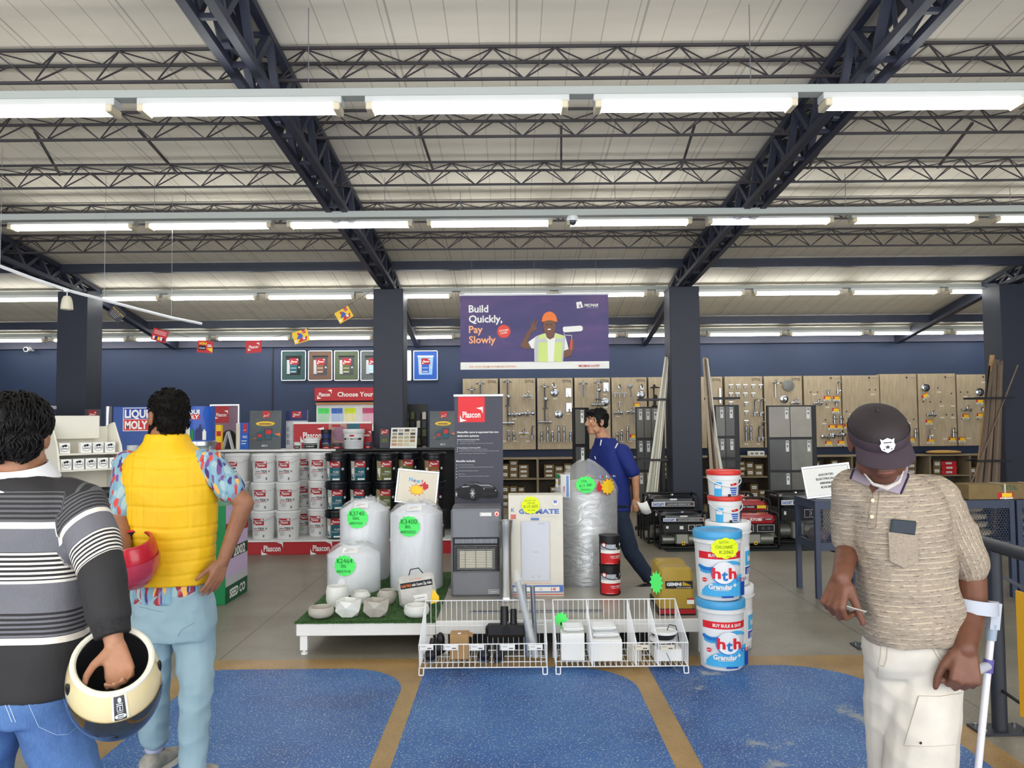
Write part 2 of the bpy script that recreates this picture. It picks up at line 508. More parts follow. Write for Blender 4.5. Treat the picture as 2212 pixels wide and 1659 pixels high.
# ================================================================== ceiling, falling towards the back wall
def ceil_z(D):
 return 4.65-0.1*D if D<10 else 3.65-0.17*(D-10)
c=MB()
ys=[-3.0,0,3,6,8,10,12,13.75]
vs=[];fs=[]
for yy in ys:
 z0=ceil_z(yy)
 vs+=[(XL,yy,z0),(XR,yy,z0),(XL,yy,z0+0.1),(XR,yy,z0+0.1)]
for i in range(len(ys)-1):
 a=4*i;b=a+4
 fs+=[(a,b,b+1,a+1),(a+2,a+3,b+3,b+2),(a,a+2,b+2,b),(a+1,b+1,b+3,a+3)]
fs+=[(0,1,3,2),(a+4,a+6,a+7,a+5)]
c.add(vs,fs)
struct(c.build('ceiling',CEIL))
struct(MB().box(XL-0.15,XR+0.15,13.6,13.75,0,3.2).build('wall_back',WALLM))
for nm,xa,xb in(('wall_left',XL-0.15,XL),('wall_right',XR,XR+0.15)):
 w=MB();w.prism([(-3.0,0),(13.6,0),(13.6,ceil_z(13.6)),(10,ceil_z(10)),(-3.0,ceil_z(-3))],xa,xb,lambda u,v,h:(h,u,v))
 struct(w.build(nm,WALLM))
# grey band where the wall meets the roof
struct(MB().box(XL,XR,13.52,13.6,2.90,3.02).build('trim_1',mat('grey_blue_band',(92,94,112),0.6)))
struct(MB().box(P(588,800,13.58).x-0.012,P(588,800,13.58).x+0.012,13.575,13.6,0,2.9).build('trim_2',NAVY))
# ================================================================== columns
CD0,CD1=10.3,10.7
cols=[]
COLNAMES=['navy square pillar furthest left, behind the white display stand','navy square pillar left of the purple banner, behind the paint buckets','navy square pillar right of the purple banner, between the bundles of trim strips','navy square pillar at the right edge beside the bundle of brown strips']
for(x0,x1),lb in zip(((121,186),(806,871.5),(1449,1514),(2166,2231)),COLNAMES):
 xa=P(x0,800,CD0).x;xb=P(x1,800,CD0).x
 xc=(xa+xb)/2;w=0.2
 cols.append(xc)
 r=thing('pillar',lb,'pillar',(xc,(CD0+CD1)/2,0),group='square pillars')
 MB().box(-w,w,-0.2,0.2,0,3.36,c=0.008).build('shaft',NAVY,r)
 MB().box(-0.1,0.1,-0.12,0.12,3.36,3.385).build('bearing_plate',STEEL_NAVY,r)
# ================================================================== rafters (lattice trusses running into the depth)
def chord_bot(D):return 4.12-0.072*D
def rafter(xc,lb):
 r=thing('roof_truss',lb,'roof truss',(xc,10.5,3.385),group='lattice roof trusses')
 ox,oy,oz=xc,10.5,3.385
 q=lambda x,y,z:(x,y-oy,z-oz)
 for nm,hw,zf,y1 in(('top_chord',0.09,lambda D:ceil_z(D)-0.06,10.9),('bottom_chord',0.075,lambda D:chord_bot(D),10.45)):
  m=MB()
  for sx in(-1,1):
   m.bar(q(sx*hw,-2.8,zf(-2.8)),q(sx*hw,y1 if y1<10 else 10.0,zf(10.0)),0.055,0.05)
   m.bar(q(sx*hw,10.0,zf(10.0)),q(sx*hw*0.8,y1,zf(y1)),0.055,0.05)
  m.build(nm,STEEL_NAVY,r)
 m=MB();step=0.5;D=-2.6;k=0
 while D<10.2:
  e=min(D+step,10.35)
  for sx in(-1,1):
   a=(sx*0.09,D,ceil_z(D)-0.06);b=(sx*0.075,D+step*0.5,chord_bot(D+step*0.5));cc=(sx*0.09,e,ceil_z(e)-0.06)
   m.bar(q(*a),q(*b),0.05,0.04);m.bar(q(*b),q(*cc),0.05,0.04)
  m.bar(q(-0.09,D,ceil_z(D)-0.06),q(0.09,D,ceil_z(D)-0.06),0.03,0.03)
  m.bar(q(-0.07,D+step*0.5,chord_bot(D+step*0.5)),q(0.07,D+step*0.5,chord_bot(D+step*0.5)),0.03,0.03)
  m.bar(q(-0.09,D,ceil_z(D)-0.06),q(0.07,D+step*0.5,chord_bot(D+step*0.5)),0.025,0.025)
  if k%2==0 and D<9.2:m.bar(q(0.02,D,ceil_z(D)-0.06),q(0.0,D+1.05,chord_bot(D+1.05)),0.045,0.035);m.bar(q(-0.02,D+1.0,ceil_z(D+1.0)-0.06),q(0.0,D,chord_bot(D)),0.045,0.035)
  k+=1;D+=step
 for sx in(-1,1):
  m.bar(q(sx*0.08,10.15,ceil_z(10.15)-0.06),q(sx*0.06,10.5,3.39),0.04,0.035)
  m.bar(q(sx*0.07,9.9,chord_bot(9.9)),q(sx*0.05,10.45,3.39),0.045,0.04)
  m.bar(q(sx*0.08,10.85,ceil_z(10.85)-0.07),q(sx*0.06,10.55,3.39),0.04,0.035)
 m.build('web',STEEL_NAVY,r)
 m=MB()
 m.bar(q(0.0,10.72,ceil_z(10.72)-0.12),q(0.0,13.5,ceil_z(13.5)-0.12),0.09,0.15)
 m.box(-0.03,0.03,12.0-oy,12.12-oy,ceil_z(12)-0.2-oz,ceil_z(12)-0.05-oz)
 m.build('tail_beam',STEEL_NAVY,r)
RN=['navy lattice roof truss furthest left, landing on the pillar behind the white display stand','navy lattice roof truss left of centre, running down to the pillar by the paint','navy lattice roof truss right of centre, running down to the pillar right of the banner','navy lattice roof truss at the right edge above the brown strips']
for xc,lb in zip(cols,RN):rafter(xc,lb)
# ================================================================== purlins: three-chord lattice joists across the hall
def purlin(D,lb,s=0.42,drop=0.17,gap=0.19):
 r=thing('roof_joist',lb,'roof joist',(0,D,ceil_z(D)-0.2),group='thin lattice roof joists')
 zt=0.2-0.03;zb=zt-drop
 m=MB();x0,x1=XL+0.05,XR-0.05
 for yy in(-gap/2,gap/2):m.bar((x0,yy,zt+(0.1*-yy)),(x1,yy,zt+(0.1*-yy)),0.02,0.018)
 m.build('top_chord',PURLIN,r)
 MB().bar((x0,0,zb),(x1,0,zb),0.02,0.018).build('bottom_chord',PURLIN,r)
 m=MB();x=x0;rad=0.0068
 while x<x1-s:
  for yy in(-gap/2,gap/2):
   m.tube([(x,yy,zt),(x+s/2,0,zb),(x+s,yy,zt)],rad,4,caps=False)
  m.tube([(x,-gap/2,zt),(x+s/2,gap/2,zt),(x+s,-gap/2,zt)],rad*0.8,4,caps=False)
  x+=s
 m.build('zigzag_web',PURLIN,r)
PD=[(3.95,'thin lattice roof joist nearest the entrance, top left'),(5.2,'thin lattice roof joist above the front row of tube lights'),(6.05,'thin lattice roof joist just behind the front row of tube lights'),(7.0,'thin lattice roof joist midway between the front and second rows of tube lights'),(7.95,'thin lattice roof joist just above the second row of tube lights'),(8.85,'thin lattice roof joist just below the second row of tube lights')]
for D,lb in PD:purlin(D,lb)
for D,lb,h in((9.9,'solid navy roof beam crossing in front of the pillar tops',0.11),(12.4,'solid navy roof beam near the back wall',0.12)):
 z1=ceil_z(D)-0.022
 b=MB().box(XL+0.02,XR-0.02,-0.05,0.05,-h,0,c=0.004).build('roof_beam',STEEL_NAVY)
 b.location=(0,D,z1);tag(b,lb,'beam','solid roof beams')
# slim braces hung between joists and roof
BR=[((905,262),(935,352),6.1,6.9),((1212,250),(1212,345),6.1,6.9),((1500,250),(1470,350),6.1,6.95),((1805,240),(1745,350),6.1,6.95),((300,245),(385,352),6.1,6.95),((2100,240),(2025,345),6.1,6.95),((75,270),(130,352),6.1,6.95)]
BW=['left of centre beside the left truss','in the middle of the roof','between the middle and the right truss','just right of the right truss','above the left end of the front tube lights','far right of the roof','far left of the roof']
for(a,b_,d0,d1),w_ in zip(BR,BW):
 p0=P(a[0],a[1],d0);p1=P(b_[0],b_[1],d1)
 p0.z=min(p0.z,ceil_z(d0)-0.1);p1.z=min(p1.z,ceil_z(d1)-0.1)
 o=MB().bar((0,0,0),p1-p0,0.018).build('brace_rod',PURLIN);o.location=p0
 tag(o,'thin dark brace rod under the roof, '+w_,'rod','brace rods under the roof')
# ================================================================== tube lights
TUBE=mat('lit_tube',(255,255,252),0.3,emit=TUBE_STRENGTH)
BATTEN=mat('white_batten',(205,208,206),0.45)
HOLD=mat('cream_lampholder',(226,214,186),0.5)
TRUNK=mat('pale_green_grey_trunking',(176,182,178),0.5)
def fixture(group):
 r=thing('tube_light','x','tube light',group=group)
 MB().box(-0.63,0.63,-0.05,0.05,0.0,0.045,c=0.004).build('batten',BATTEN,r)
 for sy in(-1,1):
  m=MB();m.tube([(-0.585,sy*0.042,-0.022),(0.585,sy*0.042,-0.022)],0.0155,10)
  m.build('tube',TUBE,r)
 for sx in(-1,1):
  m=MB();m.box(sx*0.60-0.022,sx*0.60+0.022,-0.066,0.066,-0.045,0.002,c=0.006)
  m.build('lampholder',HOLD,r)
 return r
fx0=fixture('front row of tube lights');used=[False]
def light_row(D,zc,xs,rowname,group,ends):
 z=zc
 tr=thing('light_trunking','pale metal trunking carrying the %s of tube lights'%rowname,'trunking',(0,D,z+0.0465))
 MB().box(ends[0],ends[1],-0.045,0.045,0,0.05,c=0.003).build('channel',TRUNK,tr)
 x=ends[0]+0.5
 while x<ends[1]and ceil_z(D)-z>0.2:
  MB().cyl((x,0,0.05),(x,0,ceil_z(D)-z-0.05),0.003,seg=5).build('hanging_wire',GREYM,tr);x+=2.75
 for i,x in enumerate(xs):
  lb='twin fluorescent tube light, %s from the left in the %s'%(ORD[i],rowname)
  if not used[0]:
   f=fx0;used[0]=True;f.location=(x,D,z);f['label']=lb;f['group']=group
  else:f=dup(fx0,(x,D,z),0,lb,group)
def xs_from(px,py,D):return[P(p,py,D).x for p in px]
D1,D2,D3,D4=4.72,7.65,10.9,13.0
z1=P(1106,233,D1).z+0.02;z2=P(1106,484,D2).z+0.02;z3=min(P(1106,622,D3).z+0.02,ceil_z(D3)-0.13);z4=min(P(1106,712,D4).z+0.02,ceil_z(13)-0.13)
light_row(D1,z1,xs_from([36,522,1010,1500,1992],233,D1),'front row','front row of tube lights',(-4.5,4.6))
light_row(D2,z2,xs_from([158,454,757,1058,1358,1662,1972,2280],484,D2),'second row','second row of tube lights',(-6.5,6.6))
light_row(D3,z3,[P(1301,620,D3).x+1.378*k for k in range(-6,5)],'third row','third row of tube lights, level with the pillar tops',(-9.0,8.6))
light_row(D4,z4,[P(1607,708,D4).x+1.378*k for k in range(-9,4)],'last row','last row of tube lights, along the back wall',(-10.5,9.4))
# empty trunking with a dome camera just in front of the second row
zt=P(1106,462,7.3).z
tr=thing('cable_trunking','bare pale trunking running just in front of the second row of tube lights','trunking',(0,7.3,zt))
m=MB();m.box(-6.6,6.6,-0.045,0.045,-0.03,0.03,c=0.003);m.build('channel',TRUNK,tr)
for x in(-5.6,-3.4,-1.2,1.0,3.2,5.4):MB().cyl((x,0,0.03),(x,0,ceil_z(7.3)-zt),0.003,seg=5).build('hanging_wire',GREYM,tr)
px=P(1237,467,7.3).x
dm=thing('dome_camera','white dome security camera under the bare trunking above the purple banner','camera',(px,7.3,zt-0.03))
MB().lathe([(0.05,0),(0.055,-0.02),(0.05,-0.045)],20,smooth=True).build('housing',WHITEG,dm)
m=MB();m.sph((0,0,-0.05),(0.036,0.036,0.036));m.build('dome',mat('smoked_dome',(60,62,68),0.1,coat=0.5),dm)
# bullet camera on the left of the back wall
p=P(54,752,13.4)
cm=thing('wall_camera','small white security camera high on the back wall at far left','camera',(p.x,13.58,p.z))
MB().box(-0.04,0.04,-0.02,0.02,-0.04,0.08).build('bracket',WHITEG,cm)
m=MB();m.cyl((0,-0.02,0),(0,-0.16,-0.02),0.045,seg=18);m.build('body',WHITEG,cm)
m=MB();m.cyl((0,-0.155,-0.019),(0,-0.168,-0.021),0.03,seg=18);m.build('lens',BLACK,cm)
# curved lighting track and its pendant, upper left
pts=[]
ctrl=[(-60,552,6.4),(0,575,6.6),(75,603,6.8),(150,628,7.0),(225,648,7.2),(300,668,7.45),(370,686,7.7),(435,699,8.0)]
for a in ctrl:pts.append(P(*a))
tk=thing('curved_track','thin white curved track hanging at upper left in front of the pillar','track',pts[3])
m=MB();m.tube([p_-pts[3]for p_ in pts],0.016,6);m.build('rail',WHITEG,tk)
for i in(1,4,6):
 p_=pts[i]-pts[3];MB().cyl(p_,(p_.x,p_.y,ceil_z(pts[i].y)-pts[3].z),0.002,seg=5).build('hanging_wire',GREYM,tk)
p=P(145,626,6.98)
pd=thing('pendant_lamp','cream bell shaped pendant lamp hanging from the curved track','lamp',p)
m=MB();m.lathe([(0.03,0.0),(0.03,-0.02),(0.004,-0.025),(0.004,-0.06)],16);m.build('stem',WHITEG,pd)
m=MB();m.lathe([(0.012,-0.055),(0.03,-0.062),(0.042,-0.09),(0.05,-0.14),(0.052,-0.18),(0.048,-0.18),(0.044,-0.14),(0.035,-0.09),(0.01,-0.07)],24,caps=False)
m.build('shade',mat('cream_shade',(220,214,192),0.5),pd)
# ================================================================== printing helpers
def plascon(d,u,v,w,m,rot=0.0):
 """white lettering with the two swept corners"""
 h=w*0.27
 d.text('Plascon',u,v,h,m,bold=0.022,wid=w*0.78)
 d.poly([(u+w*0.20,v+h*1.02),(u+w*0.5,v+h*1.25),(u+w*0.5,v+h*0.1),(u+w*0.43,v+h*0.72)],m)
 d.poly([(u-w*0.20,v-h*0.98),(u-w*0.5,v-h*1.25),(u-w*0.5,v-h*0.1),(u-w*0.43,v-h*0.70)],m)
# ================================================================== purple banner
BD=9.6
tl=P(994,638,BD);br=P(1316,796,BD)
bw,bh=br.x-tl.x,tl.z-br.z
bn=thing('hanging_banner','large purple and white banner reading Build Quickly, Pay Slowly, hanging in the middle','banner',((tl.x+br.x)/2,BD,br.z))
t=NT('purple_banner_print',0.45)
nz=t.noise(1.6,t.map((0.5,1,1.6)),detail=3)
t.color(t.ramp(nz,[(0.35,rgb(38,32,98)),(0.5,rgb(56,40,106)),(0.65,rgb(82,54,112))]))
PURP=MATS['purple_banner_print']
SKINP=mat('printed_brown_skin',(118,82,66),0.6)
PEACH=mat('peach_print',(240,170,120),0.5)
REDOR=mat('coral_print',(226,70,50),0.5)
HIVIS=mat('pale_lime_print',(206,226,130),0.5)
MB().box(-bw/2,bw/2,-0.004,0.004,0,bh).build('sheet',PURP,bn)
MB().box(-bw/2-0.01,bw/2+0.01,-0.012,0.012,bh-0.01,bh+0.012).build('top_bar',GREYM,bn)
for sx in(-0.42,0.0,0.42):
 MB().cyl((sx*bw,0,bh+0.01),(sx*bw,0,ceil_z(BD)-br.z),0.002,seg=5).build('hanging_wire',GREYM,bn)
def bpx(zx,zy):
 return((zx-975)/1620*bw,(993-zy)/808*bh)
d=DC(plane((0,-0.005,0)),0.0007)
M_=[PAPER,PEACH,REDOR,SKINP,HIVIS,LGREY,INK,ORANGE,MAUVE,RED]
d.rect(-bw/2,0,bw/2,bh*0.098,0)
for s_,zy,mm in(('Build',332,0),('Quickly,',442,0),('Pay',556,1),('Slowly',668,1)):
 u,v=bpx(258,zy);d.text(s_,u,v,bh*0.098,mm,bold=0.025,left=True)
u,v=bpx(640,582);d.star(u,v,0.087,0.078,22,2);d.disc(u,v,0.072,2)
d.text('MICMAR',u,v+0.014,0.022,0,bold=0.02,rot=0.15);d.text('LAYBY',u+0.004,v-0.018,0.022,0,bold=0.02,rot=0.15)
u,v=bpx(1600,305);d.text('MICMAR',u,v,0.036,0,bold=0.03,wid=0.18,shear=0.2)
u,v=bpx(1610,333);d.text('build with the best',u,v,0.010,0,wid=0.14)
u,v=bpx(1472,303);d.poly([(u-0.045,v+0.035),(u+0.02,v+0.045),(u+0.04,v-0.03),(u-0.035,v-0.045)],0);d.rect(u-0.01,v-0.03,u+0.012,v+0.005,8)
# printed builder
def poly_px(pts,m):d.poly([bpx(a,b)for a,b in pts],m)
poly_px([(815,745),(905,575),(945,590),(895,690),(945,770),(860,770)],3)
poly_px([(905,580),(940,530),(935,480),(948,478),(958,520),(965,455),(978,455),(978,520),(1005,460),(1015,465),(990,525),(1000,560),(960,590)],3)
poly_px([(905,700),(1000,635),(1090,605),(1200,605),(1310,640),(1345,780),(1290,800),(1280,915),(970,915),(970,770),(940,770)],0)
poly_px([(985,640),(1085,610),(1115,690),(1120,915),(1000,915),(965,750)],4)
poly_px([(1200,610),(1300,640),(1290,740),(1270,915),(1180,915),(1195,690)],4)
poly_px([(985,640),(1020,630),(1010,915),(970,915),(968,750)],5);poly_px([(985,665),(1100,665),(1108,705),(980,705)],5)
poly_px([(1200,665),(1300,665),(1298,705),(1195,705)],5);poly_px([(1285,640),(1312,645),(1300,780),(1280,915),(1262,915)],5)
poly_px([(1095,600),(1200,600),(1185,655),(1140,675),(1105,650)],3)
u,v=bpx(1137,530);d.disc(u,v,0.078,3,ry=0.125)
u,v=bpx(1115,513);d.disc(u,v,0.010,6,ry=0.006);u,v=bpx(1158,513);d.disc(u,v,0.010,6,ry=0.006)
u,v=bpx(1135,565);d.disc(u,v,0.022,0,ry=0.008)
pts=[bpx(1138+82*math.cos(a),468-95*math.sin(a))for a in[PI*k/14 for k in range(15)]];d.poly(pts,7)
poly_px([(1052,472),(1085,455),(1195,455),(1225,472),(1220,488),(1140,462),(1060,486)],7)
poly_px([(1290,800),(1345,780),(1360,690),(1400,680),(1405,760),(1370,850),(1285,880)],3)
poly_px([(1365,680),(1385,680),(1380,790),(1362,790)],2)
poly_px([(1290,540),(1480,528),(1500,545),(1500,575),(1482,590),(1300,600),(1283,585),(1283,555)],0)
poly_px([(1292,600),(1298,600),(1300,625),(1382,632),(1382,680),(1376,680),(1376,640),(1294,632)],5)
u,v=bpx(515,962);d.text('ASK OUR TEAM FOR MORE DETAILS',u,v,0.024,1,bold=0.01,wid=0.59)
u,v=bpx(1568,962);d.text('MICMAR LAYBY',u,v,0.026,9,bold=0.02,wid=0.265)
d.build('print',M_,bn)
# ================================================================== framed paint pictures on the back wall
def bucket_print(d,w,body,rim,z0,items):
 pass
WD=13.58
def wall_frame(x0,x1,y0,y1,label,bg,body,rim,lab2):
 a=P(x0,y1,WD);b=P(x1,y0,WD);w=b.x-a.x;h=b.z-a.z
 r=thing('framed_picture',label,'picture',((a.x+b.x)/2,WD,a.z),group='framed paint pictures')
 m=MB()
 for q in((-w/2,w/2,0,0.018),(-w/2,w/2,h-0.018,h),(-w/2,-w/2+0.018,0,h),(w/2-0.018,w/2,0,h)):
  m.box(q[0],q[1],-0.03,0.015,q[2],q[3],c=0.003)
 m.build('frame',ALU,r)
 MB().box(-w/2+0.012,w/2-0.012,-0.018,0.012,0.012,h-0.012).build('backing',bg,r)
 d=DC(plane((0,-0.019,0)),0.0006)
 bw2=w*0.31;zb=h*0.19;zt=h*0.78
 d.poly([(-bw2*0.86,zb),(bw2*0.86,zb),(bw2,zt),(-bw2,zt)],0)
 d.rect(-bw2*1.05,zt,bw2*1.05,zt+h*0.05,1)
 d.rect(-bw2*0.88,zb+0.02,-bw2*0.45,zt-0.05,5)
 d.rect(-bw2*0.5,zb+0.035,bw2*0.45,zt-h*0.24,2)
 d.rect(-bw2*0.55,zt-h*0.25,bw2*0.6,zt-h*0.04,3)
 plascon(d,0.01,zt-h*0.145,bw2*1.0,4)
 d.disc(bw2*0.72,zb+h*0.25,0.017,5);d.rect(-bw2*0.4,zb+0.05,bw2*0.3,zb+0.062,4);d.rect(-bw2*0.4,zb+h*0.22,bw2*0.35,zb+h*0.235,4)
 d.build('print',[body,rim,lab2,DRED,PAPER,LGREY],r)
wall_frame(608,662,757,823,'framed picture of a paint bucket on dark teal, leftmost on the back wall',mat('dark_teal_print',(44,80,80),0.5),INK,INK,TEAL)
wall_frame(666,719,757,823,'framed picture of a paint bucket on brown ground on the back wall',mat('brown_ground_print',(112,84,66),0.5),DARKGREY,INK,BROWNP)
wall_frame(722,776,757,823,'framed picture of a paint bucket on olive green ground on the back wall',mat('green_ground_print',(84,98,70),0.5),DARKGREY,INK,OLIVE)
wall_frame(779,833,757,823,'framed picture of a paint bucket on grey ground, half behind the pillar',mat('grey_ground_print',(92,100,100),0.5),DARKGREY,INK,PALEB)
wall_frame(836,889,757,823,'framed white picture, all but its edge behind the pillar',PAPER,LGREY,LGREY,PALEB)
wall_frame(893,946,757,822,'framed picture of a white paint bucket on bright blue ground',BLUE,mat('print_white_bucket',(150,190,230),0.5),PAPER,BLUE)
a=P(677,866,13.4);b=P(866,836,13.4);w=b.x-a.x;h=b.z-a.z
sg=thing('red_wall_sign','long red sign reading Choose You on the back wall, partly behind the pillar','sign',(a.x,13.5,a.z))
MB().box(0,w,-0.03,0.098,0,h,c=0.004).build('board',DRED,sg)
d=DC(plane((0,-0.031,0)));plascon(d,w*0.115,h*0.5,w*0.165,0);d.text('Choose Your Colour',w*0.265,h*0.5,h*0.36,0,bold=0.02,left=True)
d.build('lettering',PAPER,sg)
# colour card display under the sign
a=P(680,932,13.3);b=P(866,872,13.3);w=b.x-a.x;h=b.z-a.z
cc=thing('colour_card_display','white wall rack of bright green, blue, yellow and pink colour cards','display rack',(a.x,13.35,a.z))
m=MB();m.box(0,w,0.05,0.24,0,h,c=0.005);m.box(0,w,-0.05,0.06,0,0.03);m.build('backing',WHITE,cc)
MB().box(0,w,0.0,0.24,h,h+0.03).build('wooden_top',mat('orange_wood',(176,120,66),0.5,var=0.1),cc)
uw=w/190
for u0,u1,c0,nm in((4,29,(60,190,90),'green'),(34,59,(50,110,210),'blue'),(63,88,(240,210,40),'yellow'),(103,128,(214,60,120),'pink'),(132,157,(230,110,50),'orange'),(161,186,(120,70,170),'violet')):
 m=DC(plane((0,0.045,0)),0.0006)
 for k in range(6):
  x0=(u0+(u1-u0)*k/6)*uw;x1=x0+(u1-u0)/6*uw*0.86
  m.rect(x0,h*0.25,x1,h*0.66,0);m.rect(x0,h*0.66,x1,h*0.86,1)
 m.build('colour_card',[mat(nm+'_pale_card',tuple(int(170+v*0.33)for v in c0),0.5),mat(nm+'_card',c0,0.5)],cc)
# ================================================================== oak tap boards
t=NT('pale_oak',0.5)
g=t.noise(7,t.map((3.2,3.2,0.55)),detail=6,rough=0.6)
kn=t.noise(5,t.map((2.2,2.2,1.1),loc=(5,1,2)),detail=2)
base=t.ramp(g,[(0.3,rgb(164,147,119)),(0.55,rgb(180,163,135)),(0.75,rgb(190,175,148))])
t.color(t.mix(t.ramp(kn,[(0.72,(0,0,0)),(0.78,(0.55,0.55,0.55))]),base,rgb(126,104,74)))
OAK=MATS['pale_oak']
BDX=[(1000,1076),(1080,1157),(1161,1238),(1242,1319),(1322,1398),(1402,1480),(1484,1562),(1567,1648),(1652,1734),(1738,1818),(1821,1901),(1903,1982),(1985,2066),(2069,2148)]
BF=13.46
zt=P(1150,817,BF).z;zb=P(1150,971,BF).z
NB=['leftmost','second','third','fourth','fifth','sixth','seventh','eighth','ninth','tenth','eleventh','twelfth','thirteenth','fourteenth']
brect=[]
holes={10:[(1751,847),(1766,847),(1785,874),(1783,907)],11:[(1878,842),(1891,842),(1829,889),(1846,889)],12:[(1958,906),(1974,906)],13:[(2026,838),(2055,850),(2032,868),(1994,868),(2009,868),(2044,896),(2057,896)],14:[(2075,847),(2090,847),(2078,905),(2093,905),(2112,905)]}
strips={10:[(1759,852),(1787,880),(1780,915)],11:[(1885,852),(1838,895)],12:[(1963,914)],13:[(2028,847),(2034,877),(2058,877),(2035,902),(2058,902),(2041,948)],14:[(2085,857),(2124,826),(2092,947)],2:[(1146,860),(1111,905),(1147,898),(1090,953),(1112,953),(1140,953)],3:[(1199,861),(1207,903),(1173,953),(1196,953),(1220,953),(1228,894)],4:[(1307,852),(1308,880)],5:[(1335,899),(1344,953),(1362,953)],8:[(1612,959),(1638,959),(1628,896),(1641,896)]}
for i,(x0,x1)in enumerate(BDX):
 a=P(x0,900,BF).x;b=P(x1,900,BF).x;brect.append((a,b))
 dz=0.02 if i in(11,12)else 0.0
 r=thing('tap_board','pale oak board for taps on the back wall, %s counted from the left'%NB[i],'display board',((a+b)/2,BF,zb),group='oak tap boards')
 hw=(b-a)/2
 MB().box(-hw,hw,0,0.13,0,zt-zb+dz,c=0.003).build('panel',OAK,r)
 d=DC(plane((0,-0.0005,0)))
 if i<9:d.text('OTOL',hw-0.10,zt-zb-0.055,0.045,0,bold=0.02,wid=0.155)
 else:
  d.poly([(hw-0.19,zt-zb-0.03),(hw-0.15,zt-zb-0.03),(hw-0.17,zt-zb-0.07)],0);d.text('COBRA',hw-0.08,zt-zb-0.05,0.02,1,bold=0.01,wid=0.13)
 d.build('lettering',[INK,GREYINK],r)
 d=DC(plane((0,-0.0005,0)))
 for hx,hy in holes.get(i+1,[]):
  p=P(hx,hy,BF);d.disc(p.x-(a+b)/2,p.z-zb,0.013,0,n=12)
 for hx,hy in strips.get(i+1,[]):
  p=P(hx,hy,BF);d.rect(p.x-(a+b)/2-0.035,p.z-zb-0.012,p.x-(a+b)/2+0.035,p.z-zb+0.012,1)
 if d.f:d.build('pegboard_print',[INK,CREAM],r)
